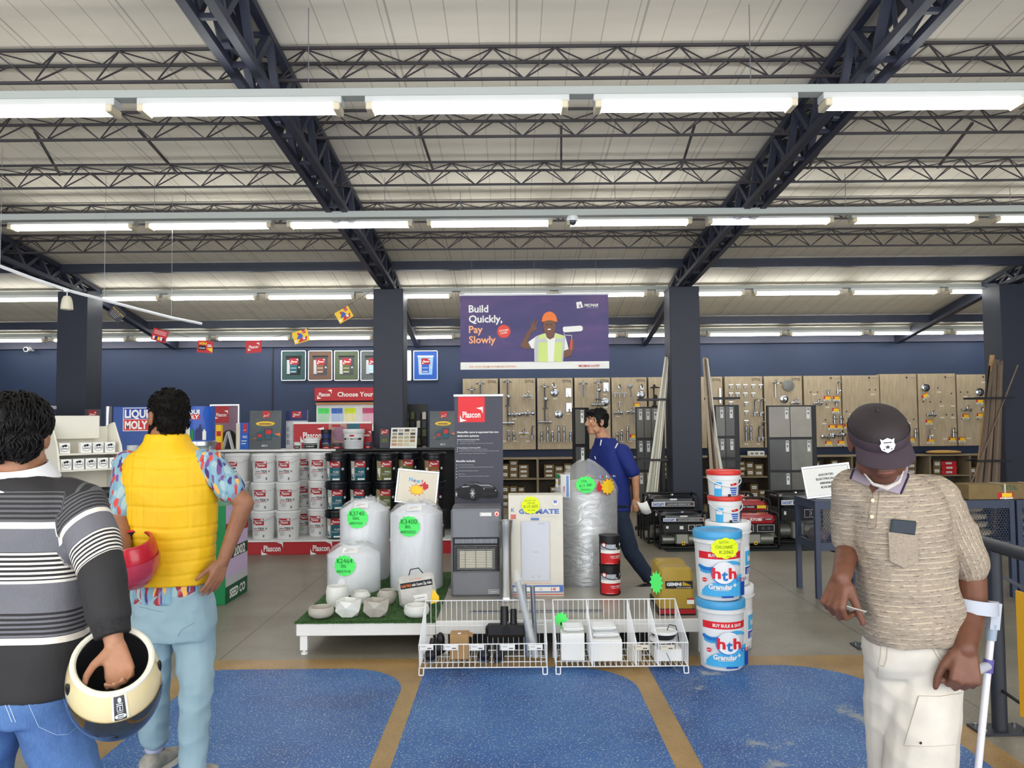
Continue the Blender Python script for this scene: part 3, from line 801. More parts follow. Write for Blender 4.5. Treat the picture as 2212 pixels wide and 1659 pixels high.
# ------------------------------------------------------------------ taps and showers hung on the boards
def tap(kind,px,py,board,label,h=0.16):
 p=P(px,py,BF)
 nm={'rain':'shower_set','mixer':'wall_mixer','cross':'two_handle_mixer','disc':'round_valve_plate','plate':'square_valve_plate','basin':'basin_tap','swan':'swan_neck_tap','valve':'angle_valve','hand':'hand_shower','arm':'wall_shower','head':'round_shower_head','bar':'grab_bar','black':'black_shower_set','bath':'bath_mixer'}[kind]
 r=thing(nm,label,{'rain':'shower','hand':'shower','black':'shower','head':'shower head','arm':'shower head','disc':'valve','plate':'valve','valve':'valve','bar':'rail'}.get(kind,'tap'),(p.x,BF-0.001,p.z),group='taps and showers on the oak boards')
 C_=CHROME
 def part(n,m,mm=C_):return m.build(n,mm,r)
 if kind in('rain','black'):
  cm=BLACK if kind=='black' else C_
  m=MB();m.cyl((0,-0.05,-h),(0,-0.05,0),0.012,seg=8);m.tube([(0,-0.05,0),(0,-0.06,0.015),(0,-0.13,0.015),(0,-0.15,0.0)],0.011,8)
  for z in(-0.03,-h+0.03):m.cyl((0,0,z),(0,-0.05,z),0.014,seg=8)
  part('riser_pole',m,cm)
  m=MB();m.lathe([(0.02,-0.01),(0.085,-0.03),(0.085,-0.042),(0.0,-0.042)],20,c=(0,-0.15,0));part('rain_head',m,cm)
  if h>0.3:
   m=MB();m.sph((0.02,-0.09,-h*0.38),(0.035,0.014,0.04));m.cyl((0.02,-0.085,-h*0.38),(0.02,-0.075,-h*0.38-0.16),0.012,seg=8);m.cyl((-0.04,-0.05,-h*0.38-0.16),(0.05,-0.06,-h*0.38-0.16),0.014,seg=8)
   part('handset',m,cm)
   m=MB();m.cyl((-0.09,-0.06,-h),(0.09,-0.06,-h),0.02,seg=10);m.cyl((-0.11,-0.06,-h),(-0.075,-0.06,-h),0.028,seg=10);m.cyl((0.075,-0.06,-h),(0.11,-0.06,-h),0.028,seg=10);m.cyl((0,-0.06,-h),(0,-0.13,-h-0.03),0.014,seg=8)
   part('mixer_body',m,cm)
   m=MB();m.tube([(0.0,-0.07,-h),(-0.05,-0.08,-h-0.12),(-0.01,-0.09,-h-0.22),(0.07,-0.08,-h-0.12),(0.05,-0.08,-h*0.6),(0.02,-0.08,-h*0.38-0.16)],0.006,6);part('hose',m,GREYM)
 elif kind in('mixer','bath'):
  m=MB();m.cyl((-0.075,-0.045,0),(0.075,-0.045,0),0.02,seg=10)
  for s_ in(-1,1):m.cyl((s_*0.06,0,0),(s_*0.06,-0.05,0),0.024,seg=10)
  part('body',m)
  m=MB();m.tube([(0,-0.045,0),(0,-0.1,-0.005),(0,-0.14,-0.03)],0.013,8);part('spout',m)
  m=MB();m.cyl((0,-0.05,0.015),(0,-0.05,0.05),0.017,seg=10);m.bar((0,-0.05,0.05),(0.02,-0.1,0.075),0.014,0.01);part('lever',m)
 elif kind=='cross':
  m=MB();m.cyl((-0.06,-0.05,0),(0.06,-0.05,0),0.018,seg=10);m.cyl((0,-0.02,0),(0,-0.06,-0.035),0.02,seg=8);m.cyl((-0.04,0,0),(-0.04,-0.05,0),0.022,seg=8);m.cyl((0.04,0,0),(0.04,-0.05,0),0.022,seg=8);part('body',m)
  for s_ in(-1,1):
   m=MB();m.lathe([(0.02,0),(0.036,0.01),(0.036,0.035),(0.02,0.045)],14,c=(s_*0.09,-0.035,0),ax='y');part('handle',m)
  m=MB();m.tube([(0,-0.05,0),(0,-0.08,0.045),(0,-0.12,0.045),(0,-0.14,0.02)],0.01,8);part('spout',m)
 elif kind=='disc':
  m=MB();m.lathe([(0.072,0),(0.072,0.012),(0.06,0.018)],26,ax='y');m.v=[(a_,-abs(b_),c_)for a_,b_,c_ in m.v];part('plate',m)
  m=MB();m.lathe([(0.03,0.0),(0.03,0.05),(0.024,0.058)],16,ax='y');m.v=[(a_,-abs(b_),c_)for a_,b_,c_ in m.v];m.bar((0,-0.05,0),(-0.05,-0.07,-0.055),0.018,0.012);part('lever',m)
 elif kind=='plate':
  m=MB();m.box(-0.05,0.05,-0.014,0,-0.08,0.08,c=0.004);part('plate',m)
  m=MB();m.cyl((0,-0.01,-0.015),(0,-0.06,-0.015),0.026,seg=14);m.bar((0,-0.05,-0.015),(0.01,-0.08,-0.075),0.018,0.012);part('lever',m)
 elif kind=='basin':
  m=MB();m.cyl((0,-0.05,-h/2),(0,-0.05,h/2),0.021,seg=12);m.cyl((0,-0.05,-h/2),(0,-0.05,-h/2+0.01),0.03,seg=12);m.cyl((0,0,-h/2+0.03),(0,-0.05,-h/2+0.03),0.012,seg=8);part('body',m)
  m=MB();m.cyl((0,-0.06,h*0.2),(0,-0.15,h*0.2-0.012),0.012,seg=8);part('spout',m)
  m=MB();m.bar((0,-0.05,h/2+0.012),(0.0,-0.11,h/2+0.035),0.02,0.01);m.cyl((0,-0.05,h/2),(0,-0.05,h/2+0.014),0.018,seg=10);part('lever',m)
 elif kind=='swan':
  m=MB();m.tube([(0,-0.05,-h/2),(0,-0.05,h*0.3),(0.008,-0.06,h*0.42),(0.03,-0.08,h*0.5),(0.055,-0.1,h*0.44),(0.06,-0.11,h*0.3)],0.010,8);part('spout',m)
  m=MB();m.cyl((0,-0.05,-h/2),(0,-0.05,-h/2+0.07),0.022,seg=12);m.cyl((0,0,-h/2+0.03),(0,-0.05,-h/2+0.03),0.012,seg=8);m.bar((0.015,-0.05,-h/2+0.05),(0.05,-0.06,-h/2+0.07),0.012);part('body',m)
 elif kind=='valve':
  m=MB();m.cyl((0,0,0),(0,-0.045,0),0.017,seg=10);m.cyl((0,-0.04,-0.035),(0,-0.04,0.03),0.014,seg=10);part('body',m)
  m=MB();m.bar((-0.036,-0.055,0.03),(0.036,-0.055,0.03),0.016,0.014);m.cyl((0,-0.04,0.02),(0,-0.055,0.03),0.012,seg=8);part('handle',m)
 elif kind=='hand':
  m=MB();m.sph((0,-0.08,0),(0.042,0.014,0.045));m.cyl((0,-0.075,-0.03),(0.02,-0.06,-0.17),0.012,seg=8);m.cyl((0.02,0,-0.17),(0.02,-0.06,-0.17),0.014,seg=8);part('handset',m,GREYM)
  m=MB();m.tube([(0.02,-0.06,-0.17),(0.06,-0.06,-0.35),(0.11,-0.06,-0.56),(0.08,-0.06,-0.66),(0.0,-0.06,-0.6),(-0.01,-0.06,-0.47)],0.008,6);part('hose',m,GREYM)
 elif kind=='arm':
  m=MB();m.tube([(0,0,0),(0,-0.06,0.0),(-0.02,-0.11,0.05),(-0.05,-0.15,0.03)],0.011,8);m.lathe([(0.03,0),(0.03,-0.008)],14,ax='y');part('arm',m)
  m=MB();m.lathe([(0.01,0.03),(0.03,0.0),(0.0,-0.002)],14,c=(-0.05,-0.15,0.0));part('spray_head',m)
 elif kind=='head':
  m=MB();m.lathe([(0.1,0),(0.1,0.012),(0.09,0.016)],28,ax='y');m.v=[(a_,-abs(b_)-0.02,c_)for a_,b_,c_ in m.v];part('plate',m,mat('satin_grey',(128,128,126),0.5,metal=0.4))
  m=MB();m.cyl((0,0,0),(0,-0.03,0),0.02,seg=10);part('mount',m)
 elif kind=='bar':
  m=MB();m.bar((0,-0.04,-h/2),(0,-0.04,h/2),0.025,0.02);m.cyl((0,0,-h*0.4),(0,-0.04,-h*0.4),0.012,seg=8);m.cyl((0,0,h*0.4),(0,-0.04,h*0.4),0.012,seg=8);part('rail',m)
 return r
def bl(desc,b,pos):return '%s on the %s tap board, %s'%(desc,NB[b-1],pos)
TAPS=[('rain',1020,838,1,'chrome overhead shower','upper left',0.22),('rain',1038,826,1,'chrome overhead shower','beside the logo',0.26),('rain',1096,822,2,'tall chrome shower column with hose','left side',0.74),('mixer',1139,856,2,'chrome wall mixer','upper right',0),('cross',1111,895,2,'chrome two-handled mixer','middle',0),('cross',1140,893,2,'chrome two-handled mixer','middle right',0),('basin',1099,943,2,'short chrome basin tap','bottom row, first',0.13),('basin',1110,943,2,'short chrome basin tap','bottom row, second',0.13),('bath',1131,936,2,'chrome bath mixer with a red card','bottom row',0),('swan',1149,934,2,'tall chrome swan tap','bottom right',0.24),('rain',1176,832,3,'tall chrome shower column','left side',0.64),('disc',1198,848,3,'round chrome valve plate','upper middle',0),('arm',1198,834,3,'chrome shower arm','top middle',0),('plate',1228,848,3,'square chrome valve plate','top right',0),('plate',1229,880,3,'square chrome valve plate','middle right',0),('disc',1207,895,3,'round chrome valve plate','lower middle',0),('basin',1170,944,3,'short chrome basin tap','bottom row, first',0.14),('basin',1183,938,3,'tall chrome basin tap','bottom row, second',0.24),('basin',1193,945,3,'short chrome basin tap','bottom row, third',0.13),('basin',1207,938,3,'tall chrome basin tap','bottom row, fourth',0.25),('basin',1218,938,3,'tall chrome basin tap','bottom row, fifth',0.25),('basin',1232,944,3,'short chrome basin tap','bottom row, last',0.14),('rain',1258,826,4,'chrome shower column','left side',0.26),('rain',1290,824,4,'chrome shower column with handset','middle',0.4),('plate',1309,836,4,'oblong dark valve plate','top right',0),('disc',1307,868,4,'round dark valve plate','middle right',0),('arm',1340,838,5,'chrome shower arm','top left',0),('valve',1328,853,5,'small chrome stop valve','left of three',0),('valve',1338,853,5,'small chrome stop valve','middle of three',0),('valve',1348,853,5,'small chrome stop valve','right of three',0),('valve',1338,873,5,'lone chrome stop valve','below the three',0),('mixer',1335,892,5,'chrome wall mixer','centre left',0),('mixer',1362,890,5,'chrome wall mixer','under the hand shower',0),('hand',1360,834,5,'grey hand shower with looping hose','right side',0),('arm',1387,838,5,'chrome shower arm','top right',0),('disc',1384,853,5,'round chrome valve plate','right edge',0),('basin',1332,943,5,'short chrome basin tap','bottom row, first',0.12),('basin',1342,943,5,'short chrome basin tap','bottom row, second',0.14),('basin',1355,937,5,'tall chrome basin tap','bottom row, third',0.24),('black',1411,834,6,'matt black shower column','left side',0.5),('bar',1554,855,7,'slim chrome rail','right side',0.26)]
for k,x in enumerate((1577,1592,1608,1625,1641)):TAPS.append(('valve',x,835,8,'small chrome stop valve','top row, '+ORD[k],0))
for k,x in enumerate((1577,1591,1608,1625)):TAPS.append(('valve',x,853,8,'small chrome stop valve','second row, '+ORD[k],0))
TAPS+=[('valve',1577,872,8,'small chrome stop valve','left side, third row',0)]
for k,y in enumerate((873,892,912)):TAPS.append(('valve',1610,y,8,'small chrome knob valve','middle column, '+ORD[k],0))
TAPS+=[('swan',1628,880,8,'chrome swan-neck tap','left of the upper pair',0.3),('swan',1641,880,8,'chrome swan-neck tap','right of the upper pair',0.3),('basin',1610,937,8,'tall chrome basin tap','bottom left',0.24),('basin',1620,936,8,'white tall basin tap','bottom middle',0.22),('swan',1637,936,8,'chrome swan-neck tap','left of the lower pair',0.27),('swan',1645,931,8,'chrome swan-neck tap','right of the lower pair',0.34),('rain',1673,824,9,'chrome overhead shower on a pole','left side',0.28),('head',1702,833,9,'big round grey shower head','upper right',0),('disc',1694,862,9,'round chrome valve plate','middle',0),('mixer',1717,870,9,'chrome wall mixer','right side',0),('valve',1787,847,10,'small chrome valve','top middle',0),('swan',1807,838,10,'chrome swan-neck tap','top right',0.22),('valve',1805,872,10,'small chrome valve','right of the mixer',0),('bath',1766,871,10,'chrome wall mixer','left side',0),('basin',1800,907,10,'short chrome tap','left of the pair',0.12),('basin',1814,907,10,'short chrome tap','right of the pair',0.12),('cross',1788,943,10,'chrome two-handled mixer','bottom left',0),('cross',1811,939,10,'chrome two-handled mixer','bottom right',0),('valve',1832,907,11,'small chrome valve','lower left',0),('valve',1945,905,12,'small chrome valve','beside the black cap',0),('basin',1974,937,12,'short chrome tap','bottom right',0.12),('disc',1999,837,13,'round chrome valve plate','top left',0),('bath',2010,896,13,'chrome exposed shower mixer','middle left',0),('swan',2005,936,13,'chrome swan-neck tap','bottom left',0.2),('basin',2056,936,13,'short grey tap','bottom right',0.12),('disc',2116,847,14,'round chrome valve plate','top right',0),('mixer',2086,885,14,'chrome wall mixer','left side',0),('valve',2120,884,14,'small chrome valve','right side',0)]
for k_,x_,y_,b_,ds,pos,h_ in TAPS:tap(k_,x_,y_,b_,bl(ds,b_,pos),h_ or 0.16)
# yellow and red price cards
CARDS=[(1131,939,2,'under the bath mixer',0),(1375,876,5,'right edge',0),(1368,944,5,'bottom right',0),(1787,861,10,'top, left of two',0),(1807,861,10,'top, right of two',0),(1805,887,10,'right side',0),(1797,923,10,'left of the middle pair',0),(1813,923,10,'right of the middle pair',0),(1790,958,10,'bottom left',0),(1817,957,10,'bottom right',0),(1831,921,11,'lower left',0),(1948,919,12,'under the small valve',0),(1968,951,12,'bottom',0),(1999,856,13,'top left, tilted',0.5),(2007,912,13,'under the shower mixer',0),(2010,953,13,'bottom left',0),(2057,950,13,'bottom right',0),(2116,868,14,'under the round plate',0),(2086,900,14,'under the wall mixer',0),(2117,898,14,'right side',0),(2078,950,14,'bottom left',0)]
for x_,y_,b_,pos,rt in CARDS:
 p=P(x_,y_,BF-0.02)
 r=thing('price_card',bl('yellow and red price card',b_,pos),'price card',p,group='yellow price cards on the oak boards')
 m=MB();m.box(-0.06,0.06,-0.002,0.002,-0.045,0.045);m.build('card',PAPER,r)
 d=DC(plane((0,-0.0025,0)));d.rect(-0.06,-0.01,0.06,0.045,0);d.rect(-0.035,-0.018,0.055,0.035,1);d.text('R 999',0.01,0.008,0.018,0,bold=0.02)if False else None;d.rect(-0.05,-0.036,0.045,-0.026,2)
 d.build('print',[RED,YEL,GREYINK],r);r.rotation_euler=(0,-rt,0)
# ================================================================== low shelf units with cartons under the boards
LAM=mat('shelf_laminate',(150,134,108),0.55,var=0.06,vscale=6)
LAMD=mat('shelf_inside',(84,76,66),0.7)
SF,SB=13.12,13.55
zs_top=P(1120,990,SF).z;zs_mid=P(1120,1034,SF).z;zs_bot=0.10
def carton(w,dd,h,kind):
 r=thing('carton','x','box',group='brown cartons on the low shelves')
 MB().box(-w/2,w/2,-dd,0,0,h,c=0.003).build('box_body',CARDD if kind<2 else(RED if kind==3 else PAPER),r)
 d=DC(plane((0,-dd-0.0005,0)));lw=min(w*0.3,0.05)
 d.rect(-lw,h*0.3,lw,h*0.72,0 if kind!=2 else 1);d.rect(-lw*0.8,h*0.46,lw*0.6,h*0.54,1)
 d.build('box_label',[PAPER,GREYINK],r)
 return r
CARTS=[(carton(w,0.28,h,k),w,h)for w,h,k in((0.115,0.085,0),(0.145,0.1,0),(0.17,0.075,1),(0.13,0.12,1))]
wc=(carton(0.09,0.12,0.075,2),0.09,0.075);rc_=(carton(0.26,0.28,0.075,3),0.26,0.075)
first={}
def put_carton(c,loc,label):
 k=id(c[0])
 if k not in first:
  first[k]=1;c[0].location=loc;c[0]['label']=label;return c[0]
 return dup(c[0],loc,0,label)
rng=random.Random(11)
FILL={2:(4,4),3:(4,4),4:(3,2),5:(3,3),6:(3,3),8:(3,4),9:(0,2),10:(3,2),11:(3,2),12:(2,2),13:(3,3),14:(2,2)}
for i,(a,b)in enumerate(brect):
 if i==0:continue
 u=thing('shelf_unit','low laminate shelf unit standing under the %s tap board'%NB[i],'shelf',((a+b)/2,SF,0),group='low shelf units along the back wall')
 hw=(b-a)/2+0.015
 m=MB();m.box(-hw,hw,0,SB-SF,zs_top-0.02,zs_top);m.box(-hw,-hw+0.016,0,SB-SF,0,zs_top-0.02);m.box(hw-0.016,hw,0,SB-SF,0,zs_top-0.02)
 m.box(-hw+0.016,hw-0.016,0.015,SB-SF,0,zs_bot);m.build('carcass',LAM,u)
 MB().box(-hw+0.016,hw-0.016,SB-SF-0.012,SB-SF,zs_bot,zs_top-0.02).build('back_panel',LAMD,u)
 MB().box(-hw+0.016,hw-0.016,0.01,SB-SF-0.012,zs_mid-0.018,zs_mid).build('shelf_board',LAM,u)
 for lev,z0,zmax in((0,zs_bot,zs_mid-0.03),(1,zs_mid,zs_top-0.03)):
  if i+1 not in FILL:continue
  x=-hw+0.03;kx=0
  if lev==1 and rng.random()<0.4:x+=0.08
  while True:
   c=rng.choice(CARTS)
   if i==12 and lev==1 and kx==1:c=rc_
   if x+c[1]>hw-0.02 or kx>=FILL[i+1][lev]+1:break
   n=rng.choice((2,3,3,4))if lev==0 else rng.choice((1,2,3,3))
   z=z0+0.001
   for q in range(n):
    if z+c[2]>zmax:break
    put_carton(c,((a+b)/2+x+c[1]/2,SB-0.03-rng.random()*0.04,z),'%s carton, %s stack from left, %s up, %s shelf under %s tap board'%('red and white' if c is rc_ else 'brown',ORD[kx],ORD[q],('lower','upper')[lev],NB[i]))
    z+=c[2]+0.001
   x+=c[1]+0.012;kx+=1
for k,x_ in enumerate((1624,1634,1645)):
 p=P(x_,985,13.3);put_carton(wc,(p.x,13.4,zs_top+0.001),'small white carton, %s of three on top of the shelf under the eighth tap board'%ORD[k])
p=P(2040,985,13.3)
o=MB();o.sph((0,0,0.035),(0.3,0.16,0.035),20,8);o=o.build('parcel',mat('brown_paper',(190,150,84),0.7,bump=0.3,bscale=20));o.location=(p.x,13.32,zs_top+0.001);tag(o,'flat tan paper parcel lying on the shelf top under the thirteenth tap board','parcel')
# ================================================================== bunting across the left bay
FD=9.9
fl_=[((252,678),0.75,DARKGREY,[YEL,LGREY],'dark flag with yellow writing'),((345,725),0.28,RED,[PAPER,NAVYP,YEL],'red flag with printed paint tins'),((443,749),0.08,RED,[YEL,INK,PAPER],'red flag reading WIN'),((548,749),-0.07,RED,[PAPER,PAPER,PAPER],'plain red flag with white lettering'),((650,727),-0.28,YEL,[RED,BLUE,PAPER],'yellow flag with a red corner, lower of two'),((743,680),-0.52,YEL,[RED,BLUE,PAPER],'yellow flag with a red corner, nearest the pillar')]
sp=[P(205,640,FD)]
for i,(c_,rt,bg,ms,lb)in enumerate(fl_):
 p=P(c_[0],c_[1],FD)
 r=thing('bunting_flag','%s hanging on the bunting string'%lb,'flag',p,group='paper flags on the bunting string')
 w,h=0.20,0.155
 MB().box(-w/2,w/2,-0.0012,0.0012,-h/2,h/2).build('card',bg,r)
 d=DC(plane((0,-0.0018,0)))
 mats_=ms+[PAPER,RED,INK]
 if i==0:
  d.text('How to enter',0,0.035,0.024,0,bold=0.01)
  for k in range(4):d.rect(-0.075,0.005-0.02*k,0.06-0.01*k,0.009-0.02*k,1)
 elif i==1:
  for k in range(3):d.rect(-0.08,0.05-0.018*k,0.08,0.055-0.018*k,0)
  for k in range(5):d.rect(-0.08+0.033*k,-0.06,-0.055+0.033*k,-0.02+0.006*(k%2),k%3)
 elif i==2:
  d.text('WIN!',-0.03,0.04,0.035,0,bold=0.03,wid=0.1);d.rect(-0.08,-0.045,0.01,0.015,1);d.text('R50 000',-0.035,-0.02,0.018,2,bold=0.02,wid=0.07);d.poly([(0.02,-0.02),(0.1,-0.07),(0.1,-0.01)],0);d.rect(0.03,0.0,0.09,0.012,2);d.rect(0.03,0.02,0.08,0.03,2)
 elif i==3:plascon(d,0,0,0.15,0)
 else:
  d.rect(0.03,0.03,0.075,0.0775,0);plascon(d,0.052,0.05,0.036,2);d.poly([(-0.06,-0.02),(-0.02,0.03),(0.01,0.045),(0.03,0.0),(0.0,-0.03)],1);d.poly([(-0.05,-0.07),(0.06,-0.065),(0.08,-0.01),(0.03,-0.03),(0.0,-0.01)],0);d.rect(-0.09,-0.06,-0.06,-0.03,2);d.disc(-0.02,0.04,0.016,0);d.rect(0.02,-0.05,0.05,-0.02,2)
 d.build('print',mats_[:3],r)
 r.rotation_euler=(0,rt,0)
 for s_ in(-0.5,0.5):sp.append(p+Vector((s_*w*math.cos(rt)+h/2*math.sin(rt),0.004,-s_*w*math.sin(rt)+h/2*math.cos(rt))))
sp.append(P(800,630,10.25));sp.append(P(815,612,10.3))
m=MB();o0=sp[0].copy();m.tube([q-o0 for q in sp],0.0022,5);o=m.build('bunting_string',INK);o.location=o0
tag(o,'thin dark string carrying the paper flags up to the pillar','string')
# ================================================================== paint island left of the banner pillar
IF=9.36
xa,xb=P(436,1160,IF).x,P(985,1160,IF).x
isl=thing('paint_gondola','long white and red paint display gondola with a printed plinth in front of the pillar','display stand',((xa+xb)/2,IF,0))
hx=(xb-xa)/2
MB().box(-hx,hx,0.0,0.02,0.0,0.15,c=0.002).build('plinth_board',DRED,isl)
MB().box(-hx,hx,-0.012,0.9,0.152,0.17,c=0.003).build('base_shelf',WHITE,isl)
MB().box(-hx+0.02,hx-0.02,0.021,0.88,0.0,0.15).build('base_box',DARKGREY,isl)
sx_=P(706,1000,IF).x-(xa+xb)/2
for u0,u1,mm in((-hx,sx_,WHITE),(sx_,hx,BLACK)):
 MB().box(u0,u1,0.86,0.89,0.17,1.215).build('back_panel',mm,isl);MB().box(u0,u1,0.46,0.92,1.2155,1.24,c=0.004).build('top_shelf',mm,isl)
for sx in(-1,1):MB().box(sx*hx-0.012,sx*hx+0.012,0.46,0.86,0.17,1.215).build('end_panel',WHITE if sx<0 else BLACK,isl)
d=DC(plane((0,-0.0005,0)))
for px_ in(481,588,694,800,906):plascon(d,P(px_,1175,IF).x-(xa+xb)/2,0.077,0.26,0)
d.build('lettering',PAPER,isl)
WB=mat('white_bucket_plastic',(222,223,222),0.35)
BB=mat('black_bucket_plastic',(20,22,28),0.3)
def pail(label,group,R0,R1,h,body,lid,handle,name='paint_bucket',lidh=0.035,hang=-0.75):
 r=thing(name,label,'bucket',group=group)
 m=MB();m.lathe([(R0-0.006,0),(R0,0.006),(R1,h-lidh-0.03),(R1+0.006,h-lidh-0.03),(R1+0.006,h-lidh)],28);m.build('body',body,r)
 m=MB();m.lathe([(R1+0.009,h-lidh),(R1+0.011,h-lidh+0.006),(R1+0.011,h-0.006),(R1+0.006,h),(R1-0.012,h),(R1-0.016,h-0.006),(0.001,h-0.006)],28);m.build('lid',lid,r)
 m=MB();pts=[]
 zz=h-lidh-0.015
 for k in range(13):
  a=PI*k/12;rr=R1+0.0095
  pts.append((-rr*math.cos(a),-rr*math.sin(a)*0.98-0.004,zz+hang*R1*math.sin(a)*0.62))
 m.tube(pts,0.004,6);m.build('handle',handle,r)
 return r
def radius_at(R0,R1,H_):return lambda v:R0+(R1-R0)*v/H_+0.001
R0,R1,BH=0.125,0.140,0.344
wpail=pail('x','white paint buckets stacked on the gondola',R0,R1,BH,WB,WB,LGREY)
d=DC(cylmap(radius_at(R0,R1,0.279)),0.0007)
d.rect(-0.085,0.02,0.075,0.25,2,10);d.rect(-0.085,0.175,0.062,0.255,0,8);plascon(d,-0.01,0.21,0.12,1);d.text('TEX',0.028,0.135,0.028,3,bold=0.03);d.rect(-0.075,0.128,-0.012,0.138,4,3)
d.rect(-0.085,0.108,0.065,0.114,0,8);d.disc(0.085,0.135,0.011,4,n=10)
for k in range(4):d.rect(-0.06,0.09-0.013*k,0.0-0.012*(k%2),0.094-0.013*k,4,2)
d.rect(0.045,0.03,0.062,0.06,4);d.rect(-0.075,0.088,-0.066,0.1,0)
d.build('label',[DRED,PAPER,WB,INK,GREYINK],wpail)
lpail=pail('x','white paint buckets stacked on the gondola',R0,R1,BH,WB,WB,LGREY)
d=DC(cylmap(radius_at(R0,R1,0.279)),0.0007)
d.rect(-0.06,0.195,0.045,0.25,0,6);plascon(d,-0.008,0.222,0.08,1);d.rect(-0.06,0.165,0.03,0.18,3,4);d.text('Living',-0.008,0.135,0.032,3,bold=0.01);d.rect(-0.06,0.098,0.06,0.103,3,5);d.rect(0.05,0.05,0.066,0.075,3)
d.build('label',[DRED,PAPER,WB,INK,GREYINK],lpail)
def dark_pail(low,nm):
 r=pail('x','black paint buckets stacked on the gondola',R0,R1,BH,BB,BB,BB,hang=-0.55)
 d=DC(cylmap(radius_at(R0,R1,0.279)),0.0007)
 d.rect(-0.12,0.015,-0.05,0.25,3,6);d.rect(-0.10,0.05,-0.07,0.16,6,2);d.poly([(-0.112,0.05),(-0.09,0.03),(-0.06,0.05),(-0.06,0.09),(-0.1,0.1)],5);d.rect(-0.05,0.015,0.075,0.185,2,8);d.rect(-0.055,0.175,0.078,0.255,0,8);plascon(d,0.012,0.213,0.11,1)
 d.text(nm,0.028,0.12,0.02,1,bold=0.01);d.rect(-0.04,0.095,0.06,0.099,4,4);d.rect(-0.04,0.08,0.04,0.084,4,4);d.rect(-0.015,0.022,0.065,0.042,1,4);d.disc(0.105,0.155,0.016,4,n=14)
 d.build('label',[DRED,PAPER,low,mat(nm+'_scene_print',tuple(int(255*v)for v in((0.72,0.74,0.70)if nm=='PURE' else(0.62,0.58,0.42)if nm=='WALL' else(0.6,0.5,0.36))),0.5),LGREY,low,PAPER],r)
 return r
tp=dark_pail(TEAL,'PURE');op=dark_pail(OLIVE,'WALL');bp_=dark_pail(mat('amber_print',(140,84,36),0.5),'WOOD')
STK=[(455,9.56,lpail,'white paint bucket','TEX'),(512,9.6,lpail,'white paint bucket',''),(570,9.54,wpail,'',''),(623,9.54,wpail,'',''),(657,10.0,wpail,'',''),(690,9.76,wpail,'',''),(729,9.53,tp,'teal',''),(780,9.53,tp,'teal',''),(834,9.53,op,'olive',''),(880,9.75,op,'olive',''),(938,9.53,bp_,'amber','')]
fr={}
for k,(px_,D_,src,c1,_)in enumerate(STK):
 x_=P(px_,1060,D_).x
 for q in range(3):
  s_=src
  if src is lpail and q<2:s_=wpail
  lb=('white paint bucket with red patch' if s_ is wpail else 'white paint bucket reading Living' if s_ is lpail else 'black paint bucket with %s label'%c1)
  lb+=', %s of stack %s from left'%(('bottom','middle','top')[q],ORD[k])
  rz_=(0.0,0.1,-0.12)[(k+q)%3]+(0.25 if k in(4,9)else 0)
  loc=(x_,D_,0.1705+q*(BH+0.0005))
  if id(s_)not in fr:
   fr[id(s_)]=1;s_.location=loc;s_.rotation_euler=(0,0,rz_);s_['label']=lb
  else:dup(s_,loc,rz_,lb,s_['group'])
# ------------------------------------------------------------------ things standing on the gondola's top shelf
ZT=1.2405
def on_top(px_,D_):return(P(px_,970,D_).x,D_,ZT)
POSTER=mat('dusk_poster_print',(78,84,88),0.4,var=0.25,vscale=3)
def standee(px0,px1,ytop,D_,label,rz=0.0):
 w=P(px1,940,D_).x-P(px0,940,D_).x;h=P(px0,ytop,D_).z-ZT
 r=thing('poster_standee',label,'poster',on_top((px0+px1)/2,D_),rz)
 m=MB();m.M=Matrix.Rotation(-0.08,4,'X');m.box(-w/2,w/2,-0.004,0.004,0,h);m.build('board',POSTER,r)
 MB().prism([(0.0,0),(0.1,0),(0.02,h*0.7)],-0.03,0.03,lambda u,v,q:(q,u+0.01,v)).build('strut',CARD,r)
 R_=Matrix.Rotation(-0.08,4,'X');fn0=plane((0,-0.0045,0));d=DC(lambda a,b,e:R_@fn0(a,b,e))
 d.rect(-w*0.1,h*0.82,w*0.14,h*0.985,0);plascon(d,w*0.02,h*0.87,w*0.17,1)
 d.disc(0,h*0.66,w*0.3,2,ry=h*0.06);d.disc(0,h*0.65,w*0.22,3,ry=h*0.035);d.text('REWARD',0,h*0.655,h*0.04,4,bold=0.02,wid=w*0.36)
 d.poly([(-w*0.46,h*0.26),(w*0.48,h*0.42),(w*0.48,h*0.34)],5);d.poly([(-w*0.35,h*0.38),(-w*0.1,h*0.5),(w*0.48,h*0.33),(w*0.0,h*0.28)],6)
 for cx,cw,z0,z1,mm in((0.1,0.26,0.23,0.54,4),(-0.17,0.2,0.2,0.42,4)):
  d.poly([(w*(cx-cw*0.42),h*z0),(w*(cx+cw*0.42),h*z0),(w*(cx+cw/2),h*z1),(w*(cx-cw/2),h*z1)],mm)
  d.rect(w*(cx-cw*0.3),h*(z0+(z1-z0)*0.5),w*(cx+cw*0.35),h*(z0+(z1-z0)*0.85),0);d.rect(w*(cx-cw*0.3),h*(z0+0.03),w*(cx+cw*0.3),h*(z0+(z1-z0)*0.45),6)
 d.text('BIG 5',0,h*0.09,h*0.045,1,bold=0.02)
 d.build('print',[RED,PAPER,YEL,GOLDP,DARKGREY,ORANGE,TEAL],r)
standee(538,606,887,10.0,'dark poster with glowing gold lettering and two tins on the gondola, left of two',0.03)
standee(928,986,888,10.0,'dark poster with glowing gold lettering behind the black buckets, right of two',-0.02)
